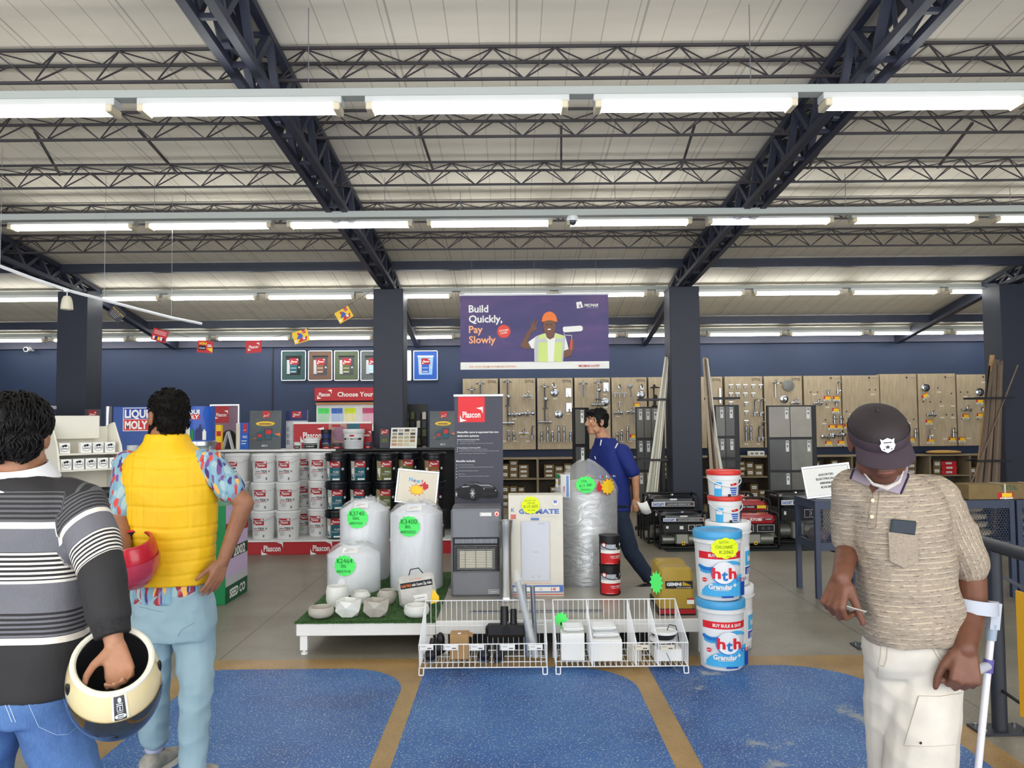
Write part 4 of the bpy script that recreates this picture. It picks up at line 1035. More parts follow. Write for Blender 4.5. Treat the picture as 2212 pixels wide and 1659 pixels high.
def box_thing(name,label,cat,px0,px1,ytop,D_,depth,body,prints=None,mats_=None,z=ZT,group=None,ybot=None):
 a=P(px0,ytop,D_);b=P(px1,ytop,D_);w=b.x-a.x;h=a.z-z
 r=thing(name,label,cat,((a.x+b.x)/2,D_,z),0,group)
 MB().box(-w/2,w/2,0,depth,0,h,c=0.002).build('body',body,r)
 if prints:
  d=DC(plane((0,-0.0005,0)));prints(d,w,h);d.build('print',mats_,r)
 return r
def pr(d,w,h):d.rect(-w*0.1,h*0.62,w*0.3,h*0.97,0);d.text('CRACK',0.01,h*0.47,h*0.09,1,bold=0.02,wid=w*0.55);d.rect(-w*0.3,h*0.3,w*0.3,h*0.33,1);d.rect(-w*0.3,h*0.2,w*0.2,h*0.23,1);plascon(d,w*0.1,h*0.72,w*0.3,1)
box_thing('crack_filler_box','blue upright box with a red corner, left of the left dark poster','box',518,537,913,10.02,0.08,BLUE,pr,[RED,PAPER])
box_thing('booklet_pack','slim white booklet pack beside the blue box','booklet',510,518,914,10.0,0.1,CREAM)
def pr(d,w,h):d.rect(-w*0.35,h*0.55,w*0.45,h*0.75,0);d.rect(-w/2,0,w/2,h*0.3,1)
box_thing('yellow_pack','tall yellow and red pack at the left end of the gondola top','box',466,478,918,9.92,0.06,YEL,pr,[RED,DRED])
r=thing('card_easel','grey folded display card standing like a tent on the gondola','display card',on_top(492,10.02))
m=MB();m.prism([(-0.075,0),(-0.06,0),(0.012,0.235),(0.075,0),(0.06,0),(0.0,0.2)][:3]+[(0.0,0.235)],-0.04,0.04,lambda u,v,q:(u,q,v));m.prism([(0.06,0),(0.075,0),(0.012,0.235),(0.0,0.235)],-0.04,0.04,lambda u,v,q:(u,q,v));m.build('folded_card',LGREY,r)
r=thing('black_roller_holder','rounded black holder behind the grey tent card','holder',on_top(494,10.16));m=MB();m.prism([(-0.09,0),(0.09,0),(0.09,0.16)]+[(0.09*math.cos(PI*k/10),0.16+0.09*math.sin(PI*k/10))for k in range(1,10)]+[(-0.09,0.16)],0,0.06,lambda u,v,q:(u,q,v));m.build('body',BLACK,r)
# tall blue topped sign behind
def pr(d,w,h):
 d.rect(-w/2,h*0.72,w/2,h,0);d.rect(-w*0.22,h*0.8,w*0.22,h*0.97,1);plascon(d,0,h*0.885,w*0.34,2);d.rect(-w*0.45,h*0.68,-w*0.2,h*0.7,3)
 for i in range(3):
  for j in range(2):d.rect(-w*0.46+j*w*0.32,h*(0.1+0.17*i),-w*0.2+j*w*0.32,h*(0.22+0.17*i),3)
box_thing('tile_sample_sign','upright white sample sign with navy top behind the red paint board','sign',618,664,886,10.22,0.03,LGREY,pr,[NAVYP,DRED,PAPER,GREYM])
def pr(d,w,h):
 d.rect(-w/2,0,w/2,h,0);d.rect(-w/2,h*0.93,w/2,h,1);plascon(d,-w*0.26,h*0.5,w*0.3,1);d.rect(-w*0.05,0,w*0.18,h*0.93,2);d.disc(w*0.1,h*0.55,w*0.1,3);d.poly([(w*0.18,0.0),(w*0.36,0.0),(w*0.34,h*0.93),(w*0.2,h*0.93)],4);plascon(d,w*0.42,h*0.5,w*0.14,1);d.rect(-0.03+w*0.02,h*0.8,w*0.1,h*0.9,0)
box_thing('red_paint_board','long red board with white lettering and a teal panel on the gondola top','sign',634,803,912,10.17,0.03,DRED,pr,[DRED,PAPER,mat('beige_pink_print',(176,140,124),0.5),MAUVE,TEAL])
def tub(label,px0,px1,ytop,D_,body,lid,band,name='paint_tub',txt=None,z=None):
 a=P(px0,ytop,D_);b=P(px1,ytop,D_);R_=(b.x-a.x)/2;z=ZT if z is None else z;h=a.z-z
 r=thing(name,label,'tub',((a.x+b.x)/2,D_,z),group='tubs on the gondola top')
 m=MB();m.lathe([(R_*0.86,0),(R_*0.93,h*0.78)],24);m.build('body',body,r)
 m=MB();m.lathe([(R_*0.97,h*0.78),(R_,h*0.8),(R_,h*0.97),(R_*0.95,h),(0.001,h)],24);m.build('lid',lid,r)
 d=DC(cylmap(lambda v:R_*(0.86+0.07*v/(h*0.78))+0.001),0.0007)
 d.rect(-R_*0.9,h*0.05,R_*0.9,h*0.42,0,10);d.rect(-R_*0.9,h*0.45,R_*0.9,h*0.55,2,10)
 if txt:d.text(txt,0,h*0.5,h*0.09,1,bold=0.03,wid=R_*1.2);d.disc(0,h*0.67,R_*0.25,3,ry=h*0.05)
 else:d.text('PAINT',0,h*0.25,h*0.12,1,bold=0.02,wid=R_)
 d.build('label',[band,PAPER,INK,DRED],r)
tub('large white tub with black band reading SKIM COAT on the gondola',741,788,927,9.98,WB,WB,LGREY,txt='SKIM COAT')
tub('low white tub with a white lid on the gondola',655,692,947,9.98,WB,WB,INK)
tub('dark navy tin behind the small red lids',694,716,928,10.08,NAVYP,BLACK,NAVYP)
tub('small dark tin with a red label, left of two',696,716,958,9.94,DARKGREY,DARKGREY,DRED)
tub('small dark tin with a red label, right of two',718,740,957,9.94,DARKGREY,DARKGREY,DRED)
tub('small white tin with black label at left of the low tub',635,652,955,9.95,WB,LGREY,INK)
tub('small dark tin at the right of the large white tub',789,803,955,9.95,DARKGREY,DARKGREY,DRED)
def pr(d,w,h):d.rect(-w*0.35,h*0.72,w*0.4,h*0.98,0);plascon(d,0,h*0.85,w*0.6,1);d.rect(-w*0.3,h*0.3,w*0.3,h*0.5,2)
box_thing('leaflet_box','slim dark olive leaflet box left of the colour chart','box',820,841,927,10.02,0.06,DARKGREY,pr,[DRED,PAPER,OLIVE])
# tilted colour chart
D_=9.95;w=P(900,950,D_).x-P(842,950,D_).x;h=0.275
r=thing('colour_chart','tilted white chart of grey and beige paint samples on the gondola','colour chart',on_top(871,D_),-0.06)
Rm=Matrix.Rotation(-0.3,4,'X');m=MB();m.M=Rm;m.box(-w/2,w/2,0,0.008,0,h,c=0.001);m.build('board',PAPER,r)
MB().prism([(0.01,0),(0.15,0),(0.06,h*0.7)],-0.04,0.04,lambda u,v,q:(q,u,v)).build('strut',PAPER,r)
fn0=plane((0,-0.0005,0));d=DC(lambda a,b,e:Rm@fn0(a,b,e))
sw=[(74,70,66),(176,172,160),(90,74,56),(190,184,164),(168,158,132),(104,104,104),(196,188,160),(88,80,64),(160,140,104),(182,168,130),(176,172,136),(128,112,80),(190,168,122),(200,180,134),(206,196,158),(168,136,92),(206,150,112),(212,186,146),(214,206,160),(226,222,200)]
ms=[mat('swatch_%d_%d_%d'%c,c,0.6)for c in sw]
for k in range(20):
 i,j=k%4,k//4;x_=-w/2+0.02+i*(w-0.03)/4;z_=h-0.02-(j+1)*(h-0.04)/5
 d.rect(x_,z_+0.012,x_+w/4-0.022,z_+(h-0.04)/5-0.002,k)
d.build('swatches',ms,r)
# brush rack beside the pillar, behind
a=P(873,970,10.9);b=P(922,872,10.9)
r=thing('brush_rack','dark rack of packed paint brushes right of the banner pillar','rack',((a.x+b.x)/2,10.9,0))
hw=(b.x-a.x)/2;MB().box(-hw,hw,0.12,0.15,0,b.z,c=0.004).build('back_panel',BLACK,r)
MB().box(-hw,hw,-0.1,0.15,0,0.05).build('foot',BLACK,r)
for k in range(5):
 z_=1.18+k*0.12
 for q in range(4):
  x_=-hw+0.04+q*(2*hw-0.08)/3
  m=MB();m.bar((x_,0.12,z_+0.05),(x_,-0.02,z_+0.06),0.006);m.box(x_-0.024,x_+0.024,0.0,0.03,z_-0.05,z_+0.048);m.build('hung_packet',[DARKGREY,CREAM,BLACK,OLIVE][(k+3*q)%4],r)
# ================================================================== left side, behind the two men
MAUVEP=mat('mauve_poster',(132,104,120),0.5,var=0.15,vscale=4)
a=P(452,975,11.2);b=P(517,873,11.2);w=b.x-a.x;h=b.z-0.75
r=thing('mauve_poster','mauve framed poster with red lettered patch behind the blue bottle stand','poster',((a.x+b.x)/2,11.2,0))
MB().box(-w/2,w/2,0,0.03,0.75,b.z,c=0.004).build('frame',ALU,r);MB().box(-w/2+0.02,w/2-0.02,-0.004,0.0,0.77,b.z-0.02).build('sheet',MAUVEP,r)
for sx in(-1,1):MB().box(sx*w*0.4-0.015,sx*w*0.4+0.015,0.002,0.03,0,0.75).build('leg',ALU,r)
d=DC(plane((0,-0.0045,0)));d.rect(-w*0.42,b.z-0.27,w*0.15,b.z-0.03,0);plascon(d,-w*0.1,b.z-0.15,w*0.44,1);d.build('print',[DRED,PAPER],r)
# bottle stand: round drum with printed bottles
D_=7.6;c0=P(433,925,D_);R_=0.135
r=thing('drum_display_stand','round blue printed bottle display stand with a silver ring behind the yellow vest','display stand',(c0.x,D_,0))
z0=P(433,952,D_).z;z1=P(433,878,D_).z
m=MB();m.lathe([(R_,z0),(R_,z1)],32,caps=False);m.lathe([(R_,z1),(0.001,z1)],32,caps=False);m.build('drum',mat('bright_blue_print',(52,92,186),0.4,var=0.1,vscale=5),r)
m=MB();m.lathe([(R_+0.004,z0-0.05),(R_+0.014,z0-0.045),(R_+0.014,z0-0.005),(R_+0.004,z0)],32,caps=False);m.lathe([(R_+0.01,z0-0.02),(0.001,z0-0.02)],32,caps=False);m.build('ring',ALU,r)
m=MB();m.lathe([(R_-0.01,0.4),(R_-0.01,z0-0.05)],24);m.build('clear_case',mat('clear_case_plastic',(170,186,180),0.15,alpha=0.5),r)
m=MB();m.lathe([(0.16,0),(0.16,0.03),(R_,0.05),(R_,0.4)],24);m.build('base',ALU,r)
d=DC(cylmap(R_+0.001),0.0007);hh=z1-z0;zz=z0
d.text('LIQUI',-0.035,zz+hh*0.84,0.042,0,bold=0.04,wid=0.155,fine=0.05);d.rect(-0.115,zz+hh*0.62,0.045,zz+hh*0.77,1,8);d.text('MOLY',-0.035,zz+hh*0.695,0.036,0,bold=0.04,wid=0.145,fine=0.05)
for k,(u,hg,mm)in enumerate(((-0.1,0.4,0),(-0.065,0.46,0),(-0.025,0.36,2),(0.02,0.36,3),(0.05,0.48,3),(0.085,0.33,0),(-0.14,0.34,1))):
 d.rect(u-0.016,zz+0.01,u+0.016,zz+hh*hg*0.85,mm,2);d.rect(u-0.008,zz+hh*hg*0.85,u+0.008,zz+hh*hg,mm)
d.disc(0.11,zz+hh*0.78,0.03,4,ry=0.06,n=16)
d.build('print',[PAPER,RED,GREEN,NAVYP,BLUE],r)
# blue wall of motor oil, its upright and bottles
D_=8.3;a=P(243,990,D_);b=P(322,878,D_);w=b.x-a.x
r=thing('motor_oil_stand','blue upright stand with a big white and red LIQUI MOLY sign','display stand',((a.x+b.x)/2+0.06,D_,0));w+=0.12
MB().box(-w/2,w/2,0,0.05,0.05,b.z,c=0.004).build('back_panel',mat('deep_blue_print',(20,66,140),0.4,var=0.2,vscale=3),r)
MB().box(-w/2,w/2,-0.35,0.05,0,0.05).build('foot',DARKGREY,r)
MB().box(-w/2,w/2,-0.3,0,1.05,1.07).build('shelf_board',LGREY,r)
d=DC(plane((-0.02,-0.001,0)));zc=P(290,906,D_).z;d.rect(-0.125,zc-0.125,0.16,zc+0.125,0);d.rect(-0.118,zc+0.005,0.153,zc+0.118,1);d.rect(-0.118,zc-0.118,0.153,zc+0.0,2)
d.text('LIQUI',0.018,zc+0.062,0.085,0,bold=0.04,wid=0.25);d.text('MOLY',0.018,zc-0.058,0.085,0,bold=0.04,wid=0.245);d.build('lettering',[PAPER,mat('liqui_blue_print',(30,60,160),0.5),RED],r)
tub('silver grey can lying near the blue sign',275,300,962,8.05,ALU,LGREY,BLUE,name='oil_can',z=1.0705)
p=P(234,880,8.8);r=thing('steel_upright','short grey steel post beside the blue sign','post',(p.x,8.8,0));m=MB();m.cyl((0,0,0.02),(0,0,P(234,878,8.8).z),0.035,seg=18);m.build('tube',ALU,r);m=MB();m.cyl((0,0,0),(0,0,0.02),0.15,seg=24);m.build('base',DARKGREY,r)
# dark blue display at the far left with a pale top rail
D_=9.2;a=P(-60,980,D_);b=P(114,884,D_);w=b.x-a.x
r=thing('blue_display_panel','dark blue display panel with pale top rail at far left','display stand',((a.x+b.x)/2,D_,0))
MB().box(-w/2,w/2,0,0.06,0.0,b.z).build('panel',mat('dark_blue_print',(24,52,96),0.4,var=0.2,vscale=3),r);MB().box(-w/2,w/2,-0.02,0.08,b.z,b.z+0.04,c=0.004).build('top_rail',LGREY,r)
d=DC(plane((w/2,-0.001,0)));z_=b.z;d.disc(-0.18,z_-0.14,0.11,0);d.disc(-0.18,z_-0.14,0.09,1);d.build('print',[mat('ring_blue_print',(40,110,190),0.4),NAVYP],r)
MB().box(-w/2,w/2,-0.3,0,0.98,1.0).build('shelf_board',LGREY,r)
for k,(mm,hh)in enumerate(((RED,0.2),(PAPER,0.2),(BLUE,0.2))):
 p=P(84+11*k,990,9.05);r=thing('oil_pack','%s pack on the shelf of the dark blue panel'%['red','white','blue'][k],'box',(p.x,9.05,1.0005),group='packs by the dark blue panel');MB().box(-0.026,0.026,-0.03,0.03,0,hh,c=0.004).build('body',mm,r)
 m=MB();m.cyl((0,0,hh),(0,0,hh+0.03),0.012);m.build('cap',DARKGREY,r)
p=P(200,900,9.7);r=thing('small_paint_poster','small dark poster with a red patch on a slim stand, above the white display stand','poster',(p.x,9.7,0));MB().box(-0.1,0.1,0,0.012,1.45,P(200,884,9.7).z).build('sheet',DARKGREY,r);MB().cyl((0,0.02,0.015),(0,0.02,1.6),0.012).build('pole',GREYM,r);MB().cyl((0,0.02,0),(0,0.02,0.015),0.14,seg=20).build('base',GREYM,r)
d=DC(plane((0,-0.001,0)));zt_=P(200,886,9.7).z;d.rect(-0.05,zt_-0.09,0.05,zt_,0);plascon(d,0,zt_-0.05,0.08,1);d.build('print',[DRED,PAPER],r)
# white counter with the bearing display
CD=5.45
xa=P(40,1110,CD).x;xb=P(240,1110,CD).x
r=thing('sales_counter','white counter end behind the striped sweater, carrying the white display stand','counter',((xa+xb)/2,CD,0));hw=(xb-xa)/2
MB().box(-hw,hw,0,0.5,0.90,0.955,c=0.004).build('worktop',WHITE,r);MB().box(-hw+0.04,hw-0.05,0.06,0.48,0,0.90).build('cabinet',DARKGREY,r)
ZC=0.9555
SW=mat('off_white_board',(226,222,208),0.5)
RZ=0.8;w=0.42;a=b=P(196,1000,5.56)
st=thing('bearing_display_stand','off-white stepped counter display stand holding small white boxes','display stand',((a.x+b.x)/2,5.56,ZC),RZ)
hz=P(200,898,5.8).z-ZC;zs1=P(200,978,5.62).z-ZC;zs2=P(200,1013,5.55).z-ZC
prof=[(-0.04,0),(0.3,0),(0.3,hz-0.07),(0.17,hz-0.05),(0.02,zs1+0.05),(-0.04,zs2)]
for sx in(-1,1):m=MB();m.prism(prof,sx*w/2-0.006,sx*w/2+0.006,lambda u,v,q:(q,u,v));m.build('side_panel',SW,st)
MB().box(-w/2+0.007,w/2-0.007,0.285,0.3,0.0,hz-0.08).build('back_panel',SW,st)
m=MB();m.box(-w/2+0.02,w/2-0.09,0.20,0.284,zs1+0.1,hz,c=0.004);m.build('header_board',SW,st)
for z_,y_ in((zs1,0.0),(zs2,-0.03)):MB().box(-w/2+0.007,w/2-0.007,y_,0.284,z_-0.012,z_,c=0.002).build('shelf_board',SW,st)
bx=thing('bearing_box','x','box',group='small white boxes with a round emblem');MB().box(-0.034,0.034,0,0.07,0,0.075,c=0.002).build('box_body',PAPER,bx)
d=DC(plane((0,-0.0004,0.037)),0.0003);d.disc(0,0,0.028,0,ry=0.024);d.disc(0,0,0.0255,1,ry=0.0215);d.poly([(-0.02,0.02),(0.008,0.028),(0.016,0.02),(0.008,0.008),(-0.004,0.014),(-0.01,0.004),(-0.016,0.012)],0);d.rect(-0.02,-0.006,0.02,0.001,2);d.build('emblem',[INK,PAPER,GREYINK],bx)
f0=True;Mz=Matrix.Translation(st.location)@Matrix.Rotation(RZ,4,'Z')
for row,z_,y_,xs in((0,zs1,0.03,(-0.16,-0.02,0.06,0.14)),(1,zs2,-0.01,(-0.16,-0.08,0.0,0.08,0.16))):
 for k,x_ in enumerate(xs):
  p=Mz@Vector((x_,y_,z_+0.0005));lb='small white box with round black emblem, %s shelf of the white stand, %s from left'%(('upper','lower')[row],ORD[k])
  if f0:bx.location=p;bx.rotation_euler=(0,0,RZ);bx['label']=lb;f0=False
  else:dup(bx,p,RZ,lb)
for nm,lb,x_,y_,s_,mm in(('open_carton','tan carton lying in the white stand, left',-0.11,0.1,(0.06,0.1,0.06),CARD),('brown_box','brown carton at the right front of the counter',0.11,0.02,(0.07,0.08,0.1),CARD)):
 p=Mz@Vector((x_,y_,0.0005));o=MB().box(-s_[0],s_[0],-s_[1]/2,s_[1]/2,0,s_[2],c=0.002).build(nm,mm);o.location=p;o.rotation_euler=(0,0,RZ);tag(o,lb,'box')
p=Mz@Vector((0.11,0.02,0.101));r=thing('black_bottle','black plastic bottle lying on the brown carton behind the sweater','bottle',p,0.15);m=MB();m.M=Matrix.Translation((0,0,0.038));m.lathe([(0.012,-0.09),(0.03,-0.085),(0.038,-0.07),(0.038,0.05),(0.022,0.07),(0.014,0.085),(0.014,0.1)],16,ax='x');m.build('body',BLACK,r)
# seed stand
r=thing('seed_stand','green and lilac seed display stand lettered SEED CO behind the bent elbow','display stand',(-2.52,6.83,0))
MB().box(-0.5,0.0,0,0.56,0,0.86,c=0.003).build('body',GREEN,r)
d=DC(plane((0.0005,0,0),(0,1,0),(0,0,1)));d.rect(0.0,0.0,0.56,0.86,0);d.rect(0,0.0,0.56,0.15,1);d.text('SEED CO',0.3,0.075,0.075,2,bold=0.04,wid=0.4);d.rect(0,0.15,0.56,0.23,3);d.rect(0.0,0.38,0.56,0.48,4);d.text('2002',0.34,0.43,0.08,2,bold=0.03,wid=0.3);d.rect(0,0.6,0.56,0.7,5)
d.disc(0.12,0.68,0.06,5);d.disc(0.2,0.7,0.06,6);d.disc(0.3,0.67,0.06,5);d.disc(0.42,0.68,0.05,7)
d.build('print',[PINKP,mat('dark_green_print',(16,92,60),0.5),PAPER,LGREY,mat('forest_print',(40,76,54),0.5),DRED,CREAM,GREEN],r)
# ================================================================== low display platforms
PZ=0.223;PF,PB=5.35,7.06
PL,PM,PR_=-1.49,-0.535,1.345
TILE=mat('grey_tile_top',(168,164,154),0.25,var=0.05,vscale=2)
lp=thing('turf_platform','low white platform topped with green artificial turf, on short legs','platform',((PL+PM)/2,PF,0));hw=(PM-PL)/2-0.002
m=MB();m.box(-hw,hw,0,PB-PF,PZ-0.09,PZ-0.004,c=0.004);m.build('deck',WHITE,lp)
for sx in(-1,1):
 for yy in(0.05,PB-PF-0.05):
  m=MB();x_=sx*(hw-0.045);m.bar((x_,yy,PZ-0.09),(x_*1.0,yy,0.03),0.05,0.05);m.cyl((x_,yy,0.0),(x_,yy,0.014),0.024,seg=16);m.cyl((x_,yy,0.012),(x_,yy,0.032),0.012);m.build('leg',WHITE,lp)
t=NT('turf_green',0.9);g=t.noise(60,detail=3);t.color(t.ramp(g,[(0.3,rgb(34,66,28)),(0.7,rgb(70,112,52))]))
TURF=MATS['turf_green']
m=MB();rg=random.Random(3);m.box(-hw-0.01,hw,-0.012,PB-PF,PZ-0.004,PZ+0.002)
for k in range(9000):
 x_=rg.uniform(-hw-0.01,hw);y_=rg.uniform(-0.014,PB-PF)if k>1500 else rg.uniform(-0.016,0.02);a=rg.uniform(0,6.28);l=rg.uniform(0.006,0.014);b_=0.0022
 dx,dy=math.cos(a)*b_,math.sin(a)*b_;tx,ty=rg.uniform(-0.008,0.008),rg.uniform(-0.008,0.008)
 zz=PZ+0.001
 if y_<-0.008:ty-=0.006;l*=-0.6;zz=PZ
 m.add([(x_-dx,y_-dy,zz),(x_+dx,y_+dy,zz),(x_+tx,y_+ty,zz+l)],[(0,1,2)])
o=m.build('turf',TURF,lp);o['kind']='stuff'
PT=PZ+0.004
PB=6.39
rp=thing('tiled_platform','low white platform with pale grey tile top behind the wire baskets','platform',((PM+PR_)/2,PF,0));hw2=(PR_-PM)/2-0.002
MB().box(-hw2,hw2,0.02,PB-PF,PZ-0.02,PZ,c=0.002).build('tile_top',TILE,rp)
m=MB();m.box(-hw2,hw2,0.0,0.019,PZ-0.085,PZ+0.003,c=0.003);m.build('front_rail',WHITE,rp)
MB().box(-hw2,hw2,0.02,PB-PF,PZ-0.085,PZ-0.021).build('deck',WHITE,rp)
for x_ in(-hw2+0.06,-hw2+0.12,0.0,hw2-0.06):
 for yy in(0.04,PB-PF-0.05):MB().bar((x_,yy,PZ-0.086),(x_,yy,0),0.04,0.04).build('leg',WHITE,rp)
m=MB();x_=-hw2+0.16
m.box(-hw2+0.16,hw2-0.1,0.30,0.31,0.0,PZ-0.086)
while x_<hw2-0.12:m.box(x_,x_+0.035,0.285,0.30,0.0,PZ-0.086);x_+=0.055
m.build('slotted_skirt',BLACK,rp)
# ------------------------------------------------------------------ price cards
def scallop(d,u,v,r,m,n=14,sy=1.0,depth=0.1):
 N=n*5;d.fan((u,v),[(u+r*(1-depth*abs(math.cos(n*PI*k/N)))*math.cos(2*PI*k/N),v+sy*r*(1-depth*abs(math.cos(n*PI*k/N)))*math.sin(2*PI*k/N))for k in range(N)],m)
FILM=mat('clear_wrap_film',(235,238,240),0.18,alpha=0.22,bump=0.9,bscale=14)
t=NT('white_wrapped_tank',0.32);n_=t.noise(9,t.map((1,1,0.35)),detail=5,dist=1.5);t.color(t.ramp(n_,[(0.3,rgb(218,221,228)),(0.7,rgb(236,238,242))]));t.bump(n_,0.35,0.02)
TANKW=MATS['white_wrapped_tank']
PENG=mat('green_pen',(20,110,50),0.6);PENY=mat('olive_pen',(120,130,30),0.6)
def tank(label,px0,px1,ytop,D_,lines,stick_dv,stick_px,group,grad=0.75,tag_=True):
 R_=(P(px1,1150,D_).x-P(px0,1150,D_).x)/2;x_=(P(px1,1150,D_).x+P(px0,1150,D_).x)/2
 h=P(px0,ytop,D_).z-PT
 r=thing('water_tank',label,'water tank',(x_,D_,PT),group=group)
 hs=h-R_*0.42
 m=MB();m.lathe([(R_*0.97,0),(R_*0.99,0.01),(R_*0.985,hs*0.5),(R_*0.98,hs-0.01),(R_*0.96,hs),(R_*0.55,hs+R_*0.26),(R_*0.45,hs+R_*0.28),(R_*0.43,hs+R_*0.36),(0.001,hs+R_*0.37)],36);m.build('tank_body',TANKW,r)
 rg=random.Random(int(px0));rings=[]
 for q,(rr,z_)in enumerate([(1.0,0.01),(1.003,h*0.3),(1.0,hs*0.8),(1.01,hs),(0.80,hs+R_*0.24),(0.5,hs+R_*0.42),(0.16,h-0.01),(0.11,h+0.01)]):
  rings.append([(R_*rr*(1+(0.004 if q<3 else 0.03 if q<6 else 0.1)*rg.uniform(-0.3,1))*math.cos(2*PI*k/36),R_*rr*(1+(0.004 if q<3 else 0.03 if q<6 else 0.1)*rg.uniform(-0.3,1))*math.sin(2*PI*k/36),z_+(rg.uniform(-0.012,0.012)if q>3 else 0))for k in range(36)])
 m=MB();m.loft(rings,True,False)
 m.loft([[(R_*0.10*math.cos(a)+0.02,R_*0.10*math.sin(a),h)for a in[2*PI*k/10 for k in range(10)]],[(R_*0.22*math.cos(a)*rg.uniform(0.7,1.1)+0.06,R_*0.2*math.sin(a),h+0.01+rg.uniform(-0.02,0.03))for a in[2*PI*k/10 for k in range(10)]]],True,False)
 m.build('film_wrap',FILM,r)
 zz=P(stick_px,stick_dv,D_-R_).z-PT;uu=P(stick_px,stick_dv,D_-R_).x-x_
 d=DC(cylmap(R_*1.02+0.004),0.001);scallop(d,uu,zz,0.0148*D_,0,sy=0.9)
 for k,(tx,sz)in enumerate(lines):d.text(tx,uu-0.004*k,zz+0.039-k*0.041,sz*1.12,1,wid=None,rot=0.02)
 d.build('price_sticker',[LIME,PENG],r)
 if tag_:
  d=DC(plane((0,-R_*0.72,hs+R_*0.24),(1,0,0),(0,0.75,0.6)),0.001);d.rect(-0.06,-0.03,0.06,0.022,0);d.rect(-0.045,-0.01,-0.01,-0.006,1);d.rect(-0.03,0.006,0.03,0.010,2);d.build('stock_label',[PAPER,INK,DRED],r)
 return r
TG='white wrapped water tanks on the turf'
tank('tall white wrapped tank with green K3740 price, back left',735,841,1078,6.83,[('K3740',0.032),('100L',0.022),('#0037023',0.018)],1119,771,TG)
tank('tall white wrapped tank with green K3400 price, beside the heater',843,957,1083,6.46,[('K3400',0.034),('80L',0.022),('#0032022',0.02)],1137,883,TG)
tk3=tank('short white wrapped tank with green K2464 price, front left',708,822,1172,6.36,[('K2464',0.032),('30L',0.022),('#0037018',0.018)],1222,744,TG)
m=MB();m.M=Matrix.Translation((-0.055,-0.214,0.1));m.lathe([(0.028,0.0),(0.028,0.012),(0.014,0.02),(0.014,0.035)],16,ax='y');m.build('outlet_cap',WHITEG,tk3)
# framed sign leaning on the second tank
D_=6.88;c0=P(901,1052,D_)
r=thing('snap_frame_sign','tilted cream framed board with New! and a yellow starburst, behind the K3400 tank','sign',(c0.x,D_,PT))
zc=c0.z-PT;Rm=Matrix.Translation((0,0,zc))@Matrix.Rotation(0.10,4,'Y')@Matrix.Rotation(-0.12,4,'X')
w,h=0.372,0.30
m=MB();m.M=Rm
for q in((-w/2,w/2,-h/2,-h/2+0.018),(-w/2,w/2,h/2-0.018,h/2),(-w/2,-w/2+0.018,-h/2+0.018,h/2-0.018),(w/2-0.018,w/2,-h/2+0.018,h/2-0.018)):m.box(q[0],q[1],-0.008,0.01,q[2],q[3],c=0.003)
m.build('frame',ALU,r)
m=MB();m.M=Rm;m.box(-w/2+0.01,w/2-0.01,-0.003,0.008,-h/2+0.01,h/2-0.01);m.build('board',CREAM,r)
m=MB();m.cyl((0,0.035,0.012),(0,0.03,zc),0.012);m.build('pole',GREYM,r);m=MB();m.cyl((0,0.035,0),(0,0.035,0.012),0.09,seg=24);m.build('base',DARKGREY,r)
fn0=plane((0,-0.0036,0));d=DC(lambda a,b,e:Rm@fn0(a,b,e))
d.star(0.0,-0.025,0.078,0.05,11,1,sy=0.72);d.star(0.0,-0.025,0.071,0.046,11,0,sy=0.70)
for k,(ch,mm)in enumerate((('N',2),('e',3),('w',2),('!',1))):d.text(ch,-0.062+0.034*k,0.062-0.004*k,0.034,mm,bold=0.03)
d.poly([(0.02,0.018),(0.05,0.03),(0.06,0.05),(0.072,0.05),(0.07,0.034),(0.095,0.03),(0.1,0.0),(0.075,-0.02),(0.055,-0.012),(0.05,0.012),(0.022,0.008)][::-1],1)
d.build('print',[YEL,RED,SKYB,MAUVE],r)
# ------------------------------------------------------------------ plant pots
POTW=mat('white_pot',(230,231,226),0.55,var=0.02);POTG=mat('grey_concrete_pot',(186,180,170),0.8,var=0.06,vscale=20)
def pot(label,px,ybot,prof,mm,D_,group='plant pots on the turf',facet=0):
 x_=P(px,ybot,D_).x;r=thing('plant_pot',label,'plant pot',(x_,D_,PT+0.003),group=group)
 m=MB()
 if facet:
  n=facet;Rb,Rm_,Rt,h=prof;vs=[];fs=[]
  for k in range(n):a=2*PI*(k+0.5)/n-PI/2;vs.append((Rb*math.cos(a),Rb*math.sin(a),0))
  for k in range(n):a=2*PI*k/n-PI/2;vs.append((Rm_*math.cos(a),Rm_*math.sin(a),h*0.62 if k%2==0 else h*0.35))
  for k in range(n):a=2*PI*(k+0.5)/n-PI/2;vs.append((Rt*math.cos(a),Rt*math.sin(a),h*(1.0 if k%2 else 0.92)))
  for k in range(n):a=2*PI*(k+0.5)/n-PI/2;vs.append((Rt*0.86*math.cos(a),Rt*0.86*math.sin(a),h*(1.0 if k%2 else 0.92)))
  for k in range(n):a=2*PI*(k+0.5)/n-PI/2;vs.append((Rb*0.9*math.cos(a),Rb*0.9*math.sin(a),h*0.25))
  for k in range(n):
   k1=(k-1)%n;b=n;c=2*n;e=3*n;f=4*n
   fs+=[(k1,k,b+k),(c+k,c+k1,b+k),(k,b+(k+1)%n,b+k),(b+k,b+(k+1)%n,c+k),(c+k1,c+k,e+k,e+k1),(e+k1,e+k,f+k,f+k1)]
  fs+=[tuple(range(n))[::-1],tuple(range(4*n,5*n))]
  m.add(vs,fs)
 else:m.lathe(prof,32)
 m.build('bowl',mm,r)
 return r
pot('tall rounded white cylinder pot in front of the short tank',729,1307,[(0.05,0),(0.07,0.012),(0.082,0.05),(0.083,0.12),(0.076,0.15),(0.068,0.152),(0.068,0.14),(0.07,0.03),(0.001,0.025)],POTW,5.78)
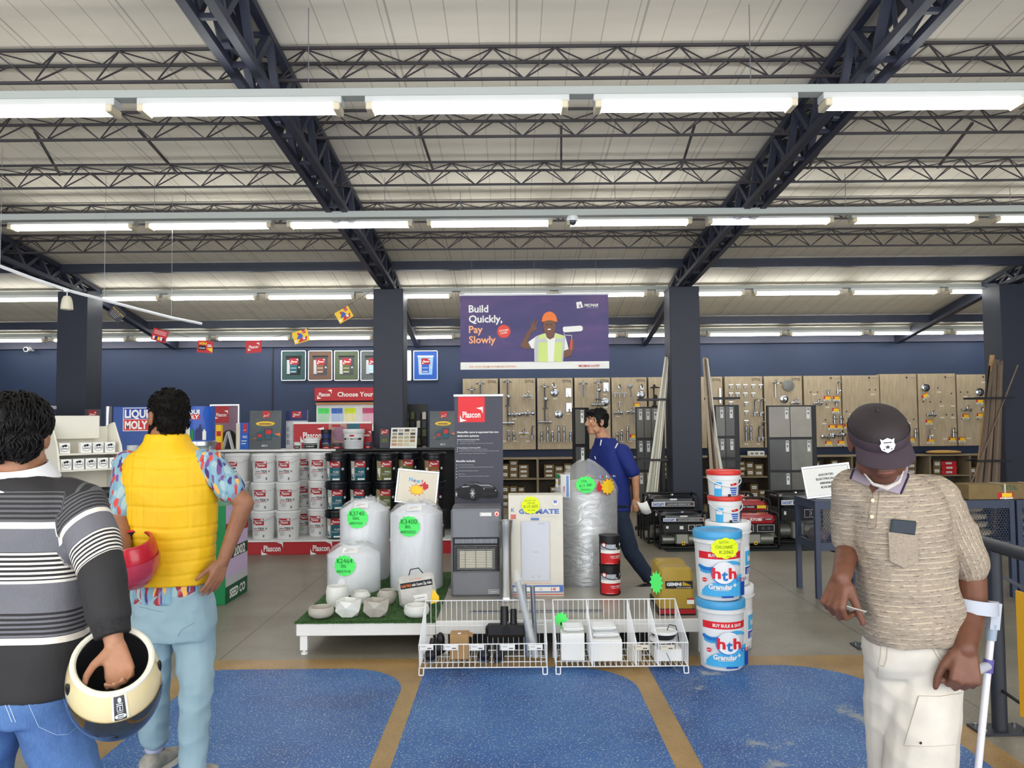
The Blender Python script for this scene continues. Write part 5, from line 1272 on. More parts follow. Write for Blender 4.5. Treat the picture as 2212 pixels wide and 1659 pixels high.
pot('low grey concrete bowl at the front left corner',694,1328,[(0.06,0),(0.085,0.02),(0.09,0.045),(0.083,0.068),(0.076,0.072),(0.07,0.07),(0.07,0.03),(0.001,0.02)],POTG,5.48)
pot('white faceted pot at the front, left of the grey faceted pot',753,1324,(0.065,0.097,0.088,0.115),POTW,5.51,facet=6)
pot('grey faceted pot at the front',813,1324,(0.065,0.097,0.088,0.112),POTG,5.51,facet=6)
pot('small white round pot behind the white faceted pot',779,1300,[(0.045,0),(0.07,0.03),(0.073,0.055),(0.052,0.085),(0.046,0.085),(0.05,0.05),(0.001,0.03)],POTW,5.90)
pot('grey round pot behind the grey faceted pot',836,1302,[(0.05,0),(0.074,0.035),(0.074,0.065),(0.055,0.098),(0.049,0.098),(0.053,0.05),(0.001,0.03)],POTG,5.88)
pot('low white bowl beside the left wire basket',900,1328,[(0.06,0),(0.085,0.02),(0.09,0.045),(0.083,0.075),(0.076,0.078),(0.07,0.075),(0.07,0.03),(0.001,0.02)],POTW,5.48)
# packed groundsheet bag
D_=5.72;c0=P(906,1315,D_)
t=NT('grey_bag_fabric',0.6);n_=t.noise(12,detail=3);t.color(t.ramp(n_,[(0.3,rgb(188,186,180)),(0.7,rgb(206,204,198))]));t.bump(n_,0.5,0.02)
r=thing('groundsheet_bag','pale grey zipped bag with black band lettering leaning behind the white bowl','bag',(c0.x,D_,PT+0.003),0.0)
Rm=Matrix.Rotation(-0.15,4,'Y')@Matrix.Rotation(-0.12,4,'X')
m=MB();m.M=Matrix.Translation((0,0,0.02))@Rm;m.box(-0.14,0.135,-0.03,0.035,0.0,0.22,c=0.022);m.build('pouch',MATS['grey_bag_fabric'],r)
m=MB();m.M=Matrix.Translation((0,0,0.02))@Rm;m.tube([(-0.05,0,0.215),(-0.03,-0.005,0.26),(0.03,-0.005,0.262),(0.06,0,0.215)],0.004,6);m.build('carry_loop',INK,r)
M4=Matrix.Translation((0,0,0.02))@Rm;fn0=plane((0,-0.0305,0));d=DC(lambda a,b,e:M4@fn0(a,b,e))
d.rect(-0.115,0.13,0.12,0.172,0);d.text('Solid Wall',-0.108,0.151,0.020,1,bold=0.02,left=True,wid=0.07);d.text('with Centre Zip 4.8m',-0.032,0.151,0.019,2,bold=0.02,left=True,wid=0.145);d.rect(-0.03,0.03,0.07,0.075,2);d.rect(-0.01,0.05,0.05,0.054,3);d.rect(-0.025,0.04,-0.022,0.06,0);d.text('Camp Master',0.0,0.19,0.012,1)
d.build('print',[INK,ORANGE,PAPER,GREYINK],r)
m=MB();m.M=M4;m.prism([(0.085,-0.005),(0.15,0.005),(0.155,0.04),(0.12,0.1),(0.10,0.05)],-0.036,-0.031,lambda u,v,q:(u,q,v));m.build('yellow_swing_tag',YEL,r)
# ------------------------------------------------------------------ gas heater
D_=6.08;w=P(1083,1200,D_).x-P(974,1200,D_).x;x_=(P(1083,1200,D_).x+P(974,1200,D_).x)/2;h=P(1030,1099,D_).z-PZ
HG=mat('heater_grey',(124,126,132),0.35,var=0.03)
r=thing('gas_heater','grey cabinet gas heater with a wire guarded burner on the tiled platform','heater',(x_,D_,PZ+0.0005))
prof=[(-w/2+0.02*(1-math.cos(a))-0.0,0.02*math.sin(a))for a in(0,)]
m=MB();m.box(-w/2,w/2,0,0.28,0.0,h,c=0.018);m.build('cabinet',HG,r)
m=MB();m.box(-w/2+0.01,w/2-0.01,0.03,0.27,h,h+0.012,c=0.004);m.build('top_plate',mat('heater_top_grey',(96,96,102),0.4),r)
zb_,zt_=h*0.285,h*0.675;hw=w*0.46
m=MB();m.box(-hw,hw,-0.006,0.004,zb_,zt_,c=0.003);m.build('burner_surround',BLACK,r)
m=MB();m.box(-hw+0.035,hw-0.035,-0.02,-0.0065,zb_+0.02,zt_-0.085);m.build('burner_back',mat('dull_steel',(120,120,118),0.35,metal=0.8),r)
m=MB();m.box(-hw+0.055,hw-0.055,-0.026,-0.0205,zb_+0.035,zt_-0.1);m.build('ceramic_plaque',mat('cream_ceramic',(226,220,200),0.8,var=0.04,vscale=40),r)
m=MB()
for k in range(34):u=-hw+0.02+k*(2*hw-0.04)/33;m.box(u-0.0016,u+0.0016,-0.010,-0.0065,zt_-0.045,zt_-0.012)
m.build('vent_grille',ALU,r)
m=MB();g0,g1=zb_+0.012,zt_-0.06
fr_=[(-hw+0.018,-0.04,g0),(hw-0.018,-0.04,g0),(hw-0.018,-0.04,g1),(-hw+0.018,-0.04,g1)]
m.tube(fr_,0.003,6,closed=True)
for k in range(1,15):z_=g0+(g1-g0)*k/15;m.tube([(-hw+0.02,-0.012,z_),(-hw+0.024,-0.042,z_),(hw-0.024,-0.042,z_),(hw-0.02,-0.012,z_)],0.0018,5)
for u in(-hw*0.45,0.0,hw*0.45):m.tube([(u,-0.044,g0),(u,-0.044,g1)],0.002,5)
m.build('wire_guard',CHROME,r)
d=DC(plane((0,-0.0005,0)));d.rect(w*0.24,0.025,w*0.455,0.055,0);d.rect(w*0.247,0.0275,w*0.448,0.0525,1);d.text('CADAC',w*0.348,0.04,0.014,0,bold=0.03,wid=w*0.17)
d.rect(w*0.08,h*0.915,w*0.31,h*0.955,0);d.rect(w*0.09,h*0.922,w*0.098,h*0.948,2);d.disc(w*0.415,h*0.94,0.02,3);d.disc(w*0.415,h*0.94,0.017,0);d.disc(w*0.415,h*0.938,0.009,3,ry=0.011)
d.build('badges',[PAPER,HG,INK,REDOR],r)
# flue pipe
D_=5.96;p=P(1094,1286,D_);h=P(1094,1124,D_).z-PZ
r=thing('flue_pipe','bright steel flue pipe standing on a round flange before the heater','pipe',(p.x,D_,PZ+0.0005))
m=MB();m.lathe([(0.052,0.02),(0.046,h*0.2),(0.044,h*0.6),(0.047,h*0.84),(0.053,h*0.9),(0.056,h),(0.053,h),(0.05,h*0.9),(0.044,h*0.84)],32,caps=False);m.build('tube',mat('brushed_steel',(196,196,194),0.28,metal=1.0,var=0.06,vscale=3),r)
m=MB();m.lathe([(0.075,0.0),(0.078,0.006),(0.055,0.016),(0.052,0.03)],32);m.build('flange',ALU,r)
# water heater carton
D_=6.07;w=P(1217,1200,D_).x-P(1099,1200,D_).x;x_=(P(1217,1200,D_).x+P(1099,1200,D_).x)/2;h=P(1150,1070,D_).z-PZ
r=thing('water_heater_carton','tall off-white carton lettered GEYMATE with a yellow price star','box',(x_,D_,PZ+0.0005))
MB().box(-w/2,w/2,0,0.2,0,h,c=0.003).build('box_body',mat('off_white_carton',(222,218,206),0.65,var=0.03),r)
d=DC(plane((0,-0.0005,0)))
d.text('G',-w*0.26,h*0.84,h*0.045,0,bold=0.05,wid=w*0.1);d.text('EYMATE',w*0.12,h*0.84,h*0.045,0,bold=0.05,wid=w*0.62)
d.rect(-w*0.46,h*0.83,-w*0.36,h*0.885,9);d.text('K',-w*0.42,h*0.857,h*0.035,0,bold=0.03);
for k in range(3):d.rect(-w*0.46,h*0.80-k*0.012,-w*0.36,h*0.80-k*0.012+0.008,6)
d.disc(w*0.36,h*0.925,w*0.062,3);d.disc(w*0.36,h*0.925,w*0.056,1);d.disc(w*0.345,h*0.935,w*0.016,0,ry=0.012);d.disc(w*0.375,h*0.935,w*0.016,0,ry=0.012)
d.rect(-w*0.09,h*0.755,w*0.06,h*0.775,0);d.rect(-w*0.27,h*0.155,w*0.25,h*0.745,3);d.rect(-w*0.262,h*0.16,w*0.242,h*0.74,2);d.text('GEYMATE',w*0.1,h*0.72,h*0.011,4);d.rect(-0.02,h*0.44,0.015,h*0.443,4);d.disc(-w*0.06,h*0.2,0.011,3);d.disc(w*0.05,h*0.2,0.011,3)
d.text('INSTANT GAS WATER HEATER',w*0.15,h*0.79,h*0.012,3,wid=w*0.5);d.text('Constant temperature series',0,h*0.135,h*0.013,7,wid=w*0.55)
d.rect(-w*0.49,h*0.045,w*0.49,h*0.115,0);d.rect(-w*0.42,h*0.055,w*0.42,h*0.097,1);d.text('A',-w*0.33,h*0.075,h*0.02,4);d.text('CE',w*0.08,h*0.075,h*0.02,4);d.text('14l',w*0.31,h*0.077,h*0.032,6,bold=0.02);d.rect(-w*0.49,h*0.02,w*0.49,h*0.028,6)
scallop(d,-w*0.09,h*0.905,0.075,5,sy=0.95);d.text('INSTANT GAS',-w*0.1,h*0.95,0.014,8,rot=0.06,wid=0.09);d.text('HEATER',-w*0.08,h*0.925,0.014,8,wid=0.06);d.text('K10 600',-w*0.09,h*0.893,0.026,8,rot=0.03,wid=0.11);d.text('0012345',-w*0.08,h*0.855,0.012,8,wid=0.06)
d.build('print',[mat('medium_blue_print',(92,122,190),0.5),mat('off_white_print',(236,234,226),0.5),mat('pale_grey_blue_print',(206,209,220),0.5),LGREY,GREYINK,YELC,mat('faded_red_print',(214,70,60),0.5),PEACH,PENY,CREAM],r)
# big wrapped geyser
PZg=PZ;PZ=0.0;D_=6.69;R_=(P(1336,1200,D_).x-P(1197,1200,D_).x)/2*0.985;x_=P(1267,1200,D_).x;hs=P(1267,1062,D_-R_).z-PZ;h=P(1267,993,D_).z-PZ
t=NT('wrapped_silver',0.3,0.75);n_=t.noise(7,t.map((1,1,2.2),rot=(0.5,0.3,0)),detail=6,dist=1.8);t.color(t.ramp(n_,[(0.3,rgb(176,178,180)),(0.7,rgb(212,214,216))]));t.bump(n_,0.5,0.02)
r=thing('geyser_cylinder','big silver wrapped water heater cylinder with a domed top','water heater',(x_,D_,PZ+0.0005))
m=MB();m.lathe([(R_*0.96,0),(R_*0.97,0.01),(R_*0.97,hs-0.01),(R_*0.94,hs)],40);m.build('shell',MATS['wrapped_silver'],r)
m=MB();m.lathe([(R_*0.93,hs+0.001),(R_*0.9,hs+0.02),(R_*0.7,hs+0.055),(R_*0.4,hs+0.075),(0.001,hs+0.08)],40);m.build('dome',mat('beige_dome',(186,182,172),0.4),r)
m=MB();m.sph((0.0,-R_*0.55,hs+0.075),(0.06,0.03,0.016));m.build('top_badge',WHITEG,r)
rg=random.Random(5);rings=[]
for q,(rr,z_)in enumerate([(1.0,0.02),(1.0,hs*0.3),(0.99,hs*0.6),(1.0,hs*0.9),(1.005,hs+0.01),(0.93,hs+0.06),(0.6,hs+(h-hs)*0.65),(0.3,h-0.02),(0.1,h)]):
 rings.append([(R_*rr*(1+(0.006 if q<4 else 0.03)*rg.uniform(-0.5,0.5))*math.cos(2*PI*k/44),R_*rr*(1+(0.006 if q<4 else 0.03)*rg.uniform(-0.5,0.5))*math.sin(2*PI*k/44),z_+(rg.uniform(-0.012,0.012)if q>3 else 0))for k in range(44)])
m=MB();m.loft(rings,True,False);m.build('film_wrap',FILM,r)
d=DC(cylmap(R_*1.004+0.005),0.001)
def at(px,py):q=P(px,py,D_-R_);return(math.asin(max(-0.97,min(0.97,(q.x-x_)/R_)))*R_,q.z-PZ)
u,v=at(1222,1050);d.rect(u-0.05,v-0.1,u+0.05,v+0.09,1,5);d.rect(u+0.015,v-0.095,u+0.04,v+0.08,2,2);d.text('100L',u-0.01,v-0.03,0.022,3,bold=0.02,rot=PI/2)
u,v=at(1209,1030);d.rect(u-0.03,v-0.02,u+0.02,v+0.012,4,2);d.rect(u-0.04,v-0.1,u+0.0,v-0.03,1,3);d.rect(u-0.035,v-0.07,u-0.01,v-0.05,6)
u,v=at(1265,1047);scallop(d,u,v,0.085,0,sy=0.85);d.text('150L',u-0.01,v+0.03,0.02,5);d.text('K11 300',u,v-0.005,0.022,5,wid=0.1,rot=0.12);d.text('0032023',u,v-0.04,0.014,5,wid=0.08)
u,v=at(1313,1052);d.star(u,v,0.085,0.06,11,3,sy=0.9);d.star(u,v,0.079,0.056,11,6,sy=0.9)
for k,ch in enumerate('Sensation'):d.text(ch,u-0.075+0.019*k,v+0.085+0.004*(k%2),0.022,(2,3,4,1)[k%4],bold=0.05)
d.poly([(u-0.11,v-0.01),(u-0.1,v+0.03),(u-0.085,v+0.06),(u-0.08,v+0.02),(u-0.065,v+0.01),(u-0.07,v-0.03),(u-0.095,v-0.04)],3)
d.build('stickers',[LIME,PAPER,mat('light_blue_print',(120,160,220),0.5),RED,GREEN,PENG,YEL],r)
PZ=PZg
# roof sealer tins
def sealer(label,D_,z0):
 p=P(1317,1215,D_);R_=0.081;h=0.23
 r=thing('sealer_tin',label,'tin',(p.x,D_,z0),0.25,group='black sealer tins stacked on the tiled platform')
 m=MB();m.lathe([(R_*0.97,0),(R_,0.004),(R_,h-0.012),(R_+0.003,h-0.01),(R_+0.003,h)],32);m.lathe([(R_-0.004,h-0.004),(0.001,h-0.004)],32,caps=False);m.build('body',BLACK,r)
 m=MB();m.tube([(-(R_+0.004)*math.cos(PI*k/12),-(R_+0.004)*math.sin(PI*k/12),h*0.74-0.045*math.sin(PI*k/12))for k in range(13)],0.003,6);m.build('handle',INK,r)
 d=DC(cylmap(R_+0.0008),0.0006);d.rect(-0.11,0.012,0.1,0.095,0,12);d.rect(-0.11,0.095,0.1,0.12,1,12);d.rect(-0.11,0.12,0.02,0.165,2,8);d.poly([(-0.02,0.12),(0.03,0.12),(0.08,0.155),(0.08,0.168),(0.0,0.16)],1);d.disc(-0.075,0.158,0.02,0,n=16);d.disc(-0.075,0.158,0.014,1,n=16)
 d.text('super laykold',0.02,0.075,0.012,1,bold=0.02,wid=0.09);d.rect(-0.02,0.058,0.06,0.061,1,5);d.rect(-0.06,0.02,0.0,0.022,1,5);d.disc(0.055,0.024,0.014,3,n=16);d.disc(0.055,0.105,0.012,1,n=14)
 d.build('label',[RED,PAPER,mat('pale_grey_scene_print',(168,176,186),0.5),INK],r)
sealer('lower black sealer tin with red and white label',6.15,PZ+0.0005);sealer('upper black sealer tin with red and white label',6.15,PZ+0.231)
# steel drain strip lying on the tile
a=P(1015,1320,5.62);b=P(1302,1318,5.62)
r=thing('steel_strip','long flat steel drain strip lying on the tiled platform','strip',((a.x+b.x)/2,5.6,PZ+0.0005))
m=MB();L=(b.x-a.x)/2;m.box(-L,L,-0.03,0.03,0,0.006,c=0.001);m.build('bar',GREYM,r)
m=MB()
for k in range(2):m.box(-L+0.02,L-0.02,-0.02+0.025*k,-0.008+0.025*k,0.006,0.0065)
m.build('slots',DARKGREY,r)
# gold gate motor housings
GOLD=mat('mustard_gold_plastic',(176,146,54),0.4,var=0.05,vscale=4)
def motor(label,px0,px1,ytop,D_,rz=0.0,first=True):
 a=P(px0,1300,D_);b=P(px1,1300,D_);w=b.x-a.x;h=P(px0,ytop,D_).z-PZ
 r=thing('gate_motor',label,'gate motor',((a.x+b.x)/2,D_,PZ+0.0005),rz,group='gold gate motors')
 MB().box(-w/2-0.008,w/2+0.008,-0.01,0.2,0,0.045,c=0.004).build('base',BLACK,r)
 MB().box(-w/2-0.004,w/2+0.004,-0.013,-0.0105,0.012,0.042).build('red_strip',DRED,r)
 s=0.93;rings=[]
 for z_,k in((0.046,1.0),(h*0.5,0.985),(h*0.88,0.95),(h*0.96,0.9),(h,0.78)):
  hw_,d0,d1=w/2*k,0.1-0.105*k,0.1+0.095*k;c_=0.018
  rings.append([(-hw_+c_,d0,z_),(hw_-c_,d0,z_),(hw_,d0+c_,z_),(hw_,d1-c_,z_),(hw_-c_,d1,z_),(-hw_+c_,d1,z_),(-hw_,d1-c_,z_),(-hw_,d0+c_,z_)])
 m=MB();m.loft(rings,True,True);m.build('housing',GOLD,r,sharp=30)
 d=DC(plane((0,-0.006,0),(1,0,0),(0,0.02,1)),0.0008);d.rect(-w*0.32,h*0.56,w*0.46,h*0.72,0);d.text('GEMINI',-w*0.07,h*0.655,h*0.065,1,bold=0.05,wid=w*0.42);d.text('SLIDING GATE OPENER',w*0.2,h*0.585,h*0.025,1,wid=w*0.42)
 for k in range(5):d.poly([(w*0.17,h*(0.625+k*0.017)),(w*(0.42-0.05*k),h*(0.625+k*0.017)),(w*(0.41-0.05*k),h*(0.635+k*0.017)),(w*0.17,h*(0.635+k*0.017))],2)
 d.rect(w*0.28,h*0.24,w*0.48,h*0.33,1);d.rect(w*0.28,h*0.33,w*0.48,h*0.36,3)
 d.build('label',[INK,PAPER,YEL,DRED],r)
 return r,w,h
r,w,h=motor('gold plastic gate motor lettered GEMINI, in front, with green star card',1424,1500,1227,5.47)
m=MB();m.M=Matrix.Translation((-w/2-0.012,-0.02,h*0.7))@Matrix.Rotation(-0.5,4,'Z')
n_=12;m.prism([((0.085 if k%2==0 else 0.06)*math.cos(PI*k/n_),(0.085 if k%2==0 else 0.06)*math.sin(PI*k/n_))for k in range(2*n_)],0,0.001,lambda u,v,q:(u*0.6-0.01,q,v));m.build('star_card',LIME,r)
motor('gold plastic gate motor behind, partly hidden by the front one',1416,1488,1214,5.75)
# ------------------------------------------------------------------ wire baskets on the floor
WIRE=mat('white_wire',(238,240,242),0.35)
def basket(x0,x1,y0,y1,zf,zb,label,divs):
 xc=(x0+x1)/2;r=thing('wire_basket',label,'basket',(xc,y0,0),group='white wire dump baskets')
 X0,X1,Y1,z0=x0-xc,x1-xc,y1-y0,0.045;rw=0.0022;rf_=0.0036;sp=0.034
 def frame_(m,pts):m.tube(pts,rf_,6,closed=True)
 m=MB();frame_(m,[(X0,0,z0),(X1,0,z0),(X1,-0.015,zf),(X0,-0.015,zf)]);n=int((X1-X0)/sp)
 for k in range(1,n):x_=X0+(X1-X0)*k/n;m.tube([(x_,0,z0),(x_,-0.015,zf)],rw,4,caps=False)
 m.build('front_panel',WIRE,r)
 m=MB();frame_(m,[(X0,Y1,z0),(X1,Y1,z0),(X1,Y1,zb),(X0,Y1,zb)])
 for k in range(1,n):x_=X0+(X1-X0)*k/n;m.tube([(x_,Y1,z0),(x_,Y1,zb)],rw,4,caps=False)
 m.tube([(X0,Y1,(z0+zb)/2),(X1,Y1,(z0+zb)/2)],rf_*0.8,5,caps=False);m.build('back_panel',WIRE,r)
 def side(xx,nm):
  m=MB();frame_(m,[(xx,0.001,z0),(xx,Y1-0.001,z0),(xx,Y1-0.001,zb),(xx,-0.014,zf)]);nn=int(Y1/0.03)
  for k in range(1,nn):y_=Y1*k/nn;m.tube([(xx,y_,z0),(xx,y_,zf+(zb-zf)*k/nn)],rw,4,caps=False)
  m.build(nm,WIRE,r)
 side(X0,'side_panel');side(X1,'side_panel')
 for f in divs:side(f-xc,'divider')
 m=MB()
 for k in range(1,n):x_=X0+(X1-X0)*k/n;m.tube([(x_,0,z0),(x_,Y1,z0)],rw,4,caps=False)
 for f in(0.33,0.66):m.tube([(X0,Y1*f,z0-0.003),(X1,Y1*f,z0-0.003)],rf_,5,caps=False)
 m.build('bottom_grid',WIRE,r)
 for xx in(X0+0.012,X1-0.012):
  for yy in(0.0,Y1-0.02):
   m=MB();m.tube([(xx-0.014,yy,z0),(xx-0.014,yy-0.012,0.006),(xx-0.008,yy-0.014,0.004),(xx+0.008,yy-0.014,0.004),(xx+0.014,yy-0.012,0.006),(xx+0.014,yy,z0)],0.004,6);m.build('foot',WIRE,r)
 return r
KY0,KY1=4.93,5.29
bx0,bx1=P(906,1390,KY0).x,P(1181,1390,KY0).x;cx0,cx1=P(1201,1390,KY0).x,P(1485,1390,KY0).x
zf_,zb_=P(1040,1390,KY0).z,P(1040,1297,KY1).z
bk1=basket(bx0,bx1,KY0,KY1,zf_,zb_,'white wire basket of dark vacuum fittings and tubes, left of two on the floor',[])
dv=[P(1268,1300,5.25).x,P(1350,1300,5.25).x+0.02,P(1392,1300,5.25).x+0.03]
bk2=basket(cx0,cx1,KY0,KY1,zf_,zb_,'white wire basket with dividers holding white light fittings, right of two',dv)
TK=0.052
for bk,pxs,mm in((bk1,(920,973,1030,1096,1156),PAPER),(bk2,(1385,1440),CREAM)):
 for px_ in pxs:
  p=P(px_,1398,KY0-0.02);d=MB();d.M=Matrix.Translation((p.x-bk.location.x,-0.024,p.z))@Matrix.Rotation(0.08,4,'X')
  d.box(-0.047,0.047,-0.001,0.001,-0.017,0.017);o=d.build('price_tag',mm,bk)
  e=DC(plane((p.x-bk.location.x,-0.0262,p.z)),0.0006);e.rect(-0.043,-0.012,-0.040,0.012,0);e.rect(-0.03,0.003,0.0,0.006,1);e.rect(0.01,-0.008,0.036,-0.003,0);e.build('tag_print',[INK,GREYINK],o)
def inb(px,D_):return(P(px,1430,D_).x,D_,TK)
# left basket
r=thing('cardboard_box','small tan cardboard box standing in the left wire basket','box',inb(992,5.08));MB().box(-0.06,0.06,0,0.11,0,0.155,c=0.002).build('box_body',CARD,r);MB().box(-0.01,0.01,0.02,0.05,0.1551,0.156).build('stock_label',PAPER,r)
m=MB();m.M=Matrix.Translation((0.03,0,0.156))@Matrix.Rotation(0.3,4,'Y');m.box(0.0,0.06,0.005,0.1,-0.001,0.001);m.build('flap',CARD,r)
r=thing('vacuum_floor_tool','black T-shaped vacuum floor tool lying high in the left wire basket','vacuum fitting',(P(1100,1400,5.16).x,5.16,TK+0.09));m=MB();m.box(-0.155,0.155,-0.04,0.05,0.03,0.11,c=0.02);m.build('sole',BLACK,r)
m=MB();m.cyl((-0.03,0.01,0.09),(-0.03,0.03,0.22),0.03,0.026,16);m.build('neck',BLACK,r);m=MB();m.cyl((0.03,0.015,0.09),(0.03,0.04,0.20),0.024,0.02,16);m.build('neck',BLACK,r);MB().box(-0.04,-0.005,-0.0025,0.0,0.11,0.128).build('stock_label',PAPER,r)
m=MB();m.lathe([(0.028,0),(0.028,0.02),(0.018,0.022)],18,c=(-0.02,-0.041,0.075),ax='y');m.build('hub',BLACKM,r)
for k,(px_,D_,a_)in enumerate(((930,5.04,0.3),(1045,5.03,-0.4),(1078,5.02,0.9))):
 r=thing('vacuum_brush','black vacuum brush fitting, %s in the left wire basket'%['at the left end','right of the cardboard box','under the T-shaped head'][k],'vacuum fitting',inb(px_,D_),a_,group='black vacuum brushes')
 m=MB();m.sph((0,0,0.04),(0.045,0.03,0.035));m.build('brush_body',BLACK,r);m=MB();m.cyl((0.0,0,0.05),(0.02,0.02,0.14 if k==0 else 0.1),0.018,0.016,14);m.build('neck',BLACK,r)
 m=MB();m.box(-0.04,0.04,-0.012,0.012,0.0,0.016);m.build('bristles',DARKGREY,r)
r=thing('black_hose_bag','clear bag of black fittings at the left end of the left wire basket','bag',inb(945,5.16),0.2);m=MB();m.sph((0,0,0.05),(0.06,0.05,0.05));m.sph((0.02,0.0,0.1),(0.03,0.03,0.05));m.build('pouch',BLACK,r)
for k,(px_,D_,top,mm,R_)in enumerate(((1134,5.12,1262,CHROME,0.0155),(1152,5.14,1265,CHROME,0.0155))):
 p=inb(px_+6,D_);tz=P(px_,top,D_).z;r=thing('chrome_tube','upright chrome vacuum tube in the left wire basket, %s of two'%('left','right')[k],'tube',p,group='chrome tubes');x2=P(px_-2,top,D_).x-p[0]
 m=MB();m.cyl((0,0,0.001),(x2,0.0,tz-TK),R_,seg=20);m.build('tube_body',mm,r)
p=inb(1158,5.05);q=P(1117,1250,5.05);r=thing('wrapped_tube','plastic wrapped tube leaning in the left wire basket','tube',p);m=MB();e=Vector((q.x-p[0],0,q.z-TK));m.cyl((0,0,0.02),e*0.97,0.019,seg=16);m.build('tube_body',mat('pale_grey_tube',(196,200,200),0.25,metal=0.3),r)
rg=random.Random(9);rings=[]
for k in range(9):
 f=k/8;cc=e*(0.02+f*1.06);R_=(0.04 if f<0.1 else 0.03)if f<0.9 else 0.014
 rings.append([cc+Vector((R_*rg.uniform(0.8,1.15)*math.cos(2*PI*j/12),R_*rg.uniform(0.8,1.15)*math.sin(2*PI*j/12),0.012))for j in range(12)])
m=MB();m.loft(rings,True,False);m.build('film_wrap',FILM,r)
# right basket
LW=mat('white_light_fitting',(226,228,228),0.4)
def lbox(label,px,D_,w,dd,h,z=TK,rz=0.0,mm=None,nm='white_box',cat='box'):
 r=thing(nm,label,cat,(P(px,1430,D_).x,D_,z),rz);MB().box(-w/2,w/2,0,dd,0,h,c=0.002).build('box_body',mm or PAPER,r);return r
lbox('white carton standing in the first bay of the right basket',1238,5.03,0.15,0.12,0.17);lbox('white carton in the second bay of the right basket',1312,5.01,0.19,0.13,0.135);lbox('white carton lying under the round lights in the right basket',1445,5.0,0.165,0.15,0.075)
def fitting_(label,px,D_,w,dd,z,tilt):
 r=thing('square_light_fitting',label,'light fitting',(P(px,1430,D_).x,D_,z),0.05,group='white square light fittings')
 m=MB();m.M=Matrix.Rotation(tilt,4,'X');m.box(-w/2,w/2,0,dd,0.012,0.028,c=0.004);m.build('frame',LW,r);m=MB();m.M=Matrix.Rotation(tilt,4,'X');m.box(-w/2+0.02,w/2-0.02,0.02,dd-0.02,0.0,0.0118);m.box(-w/2+0.02,w/2-0.02,0.02,dd-0.02,0.0281,0.0291);m.build('diffuser',WHITEG,r)
fitting_('white square light fitting on top of the first bay carton',1240,5.05,0.13,0.10,0.224,0.15);fitting_('white square light fitting lying on the second bay carton',1310,5.04,0.17,0.1,0.189,0.1);fitting_('white square light fitting topmost in the second bay',1306,5.06,0.16,0.1,0.226,0.15)
r=thing('green_star_card','folded green star card at the back of the right wire basket','card',(P(1212,1350,5.2).x,5.19,TK));m=MB();m.prism([((0.05 if k%2==0 else 0.036)*math.cos(PI*k/9),(0.05 if k%2==0 else 0.036)*math.sin(PI*k/9))for k in range(18)],0,0.001,lambda u,v,q:(u,q+0.01,v+0.22));m.box(-0.004,0.004,0.01,0.012,0,0.2);m.build('card',LIME,r)
r=lbox('clear square spotlight box in the third bay of the right basket',1372,5.0,0.085,0.08,0.09,mm=mat('clear_box',(214,210,200),0.2,alpha=0.55),nm='spotlight_box');MB().box(-0.025,0.025,0.01,0.06,0.005,0.06,c=0.005).build('spotlight',LW,r)
for k,(z_,lb)in enumerate(((TK+0.0755,'lower round black and white ceiling light in the right basket'),(TK+0.125,'upper round black and white ceiling light in the right basket'))):
 r=thing('round_ceiling_light',lb,'light fitting',(P(1432+3*k,1400,5.09).x,5.09,z_),group='round ceiling lights');m=MB();m.lathe([(0.06,0),(0.078,0.02),(0.08,0.032)],28);m.build('housing',BLACK,r)
 m=MB();m.lathe([(0.082,0.032),(0.086,0.036),(0.086,0.043),(0.068,0.047),(0.066,0.043),(0.001,0.043)],28);m.build('ring',WHITEG,r)
 if k:m=MB();m.tube([(0.02,0.0,0.047),(0.03,-0.03,0.09),(0.07,-0.03,0.08),(0.085,0.0,0.04),(0.09,-0.03,-0.02)],0.003,6);m.build('cable',INK,r)
r=thing('loose_cable','thin dark cable hanging through the front of the right wire basket','cable',(P(1440,1430,4.98).x,4.975,0.045));m=MB();m.tube([(-0.005,0.0,0.075),(0.01,-0.012,0.04),(0.03,-0.012,0.0),(0.06,-0.03,-0.042)],0.0025,6);m.build('cord',GREYINK,r)
# ------------------------------------------------------------------ roll-up banner behind the heater
D_=6.85;a=P(985,1100,D_);b=P(1088,853,D_);w=b.x-a.x;zt_=b.z
r=thing('rollup_banner','dark grey roll-up banner with red lettered patch and a black sports car','banner',((a.x+b.x)/2-0.01,D_,0))
m=MB();m.box(-w/2,w/2,-0.001,0.001,0.06,zt_-0.012);m.build('sheet',mat('grey_violet_banner',(66,66,80),0.5,var=0.04,vscale=3),r)
MB().box(-w/2-0.008,w/2+0.008,-0.012,0.012,zt_-0.014,zt_+0.008,c=0.003).build('top_bar',ALU,r);MB().box(-w/2-0.02,w/2+0.02,-0.05,0.05,0,0.06,c=0.01).build('base',ALU,r);MB().cyl((0,0.03,0.05),(0,0.015,zt_-0.02),0.008).build('pole',ALU,r)
S=w/415.0
d=DC(plane((-w/2,-0.0015,zt_)),0.0007)
def bq(zx,zy):return((zx-175)*S,-(zy-130)*S)
u0,v0=bq(208,362);u1,v1=bq(436,140);d.rect(u0,v0,u1,v1,0);plascon(d,(u0+u1)/2,v0+(v1-v0)*0.3,(u1-u0)*0.86,1)
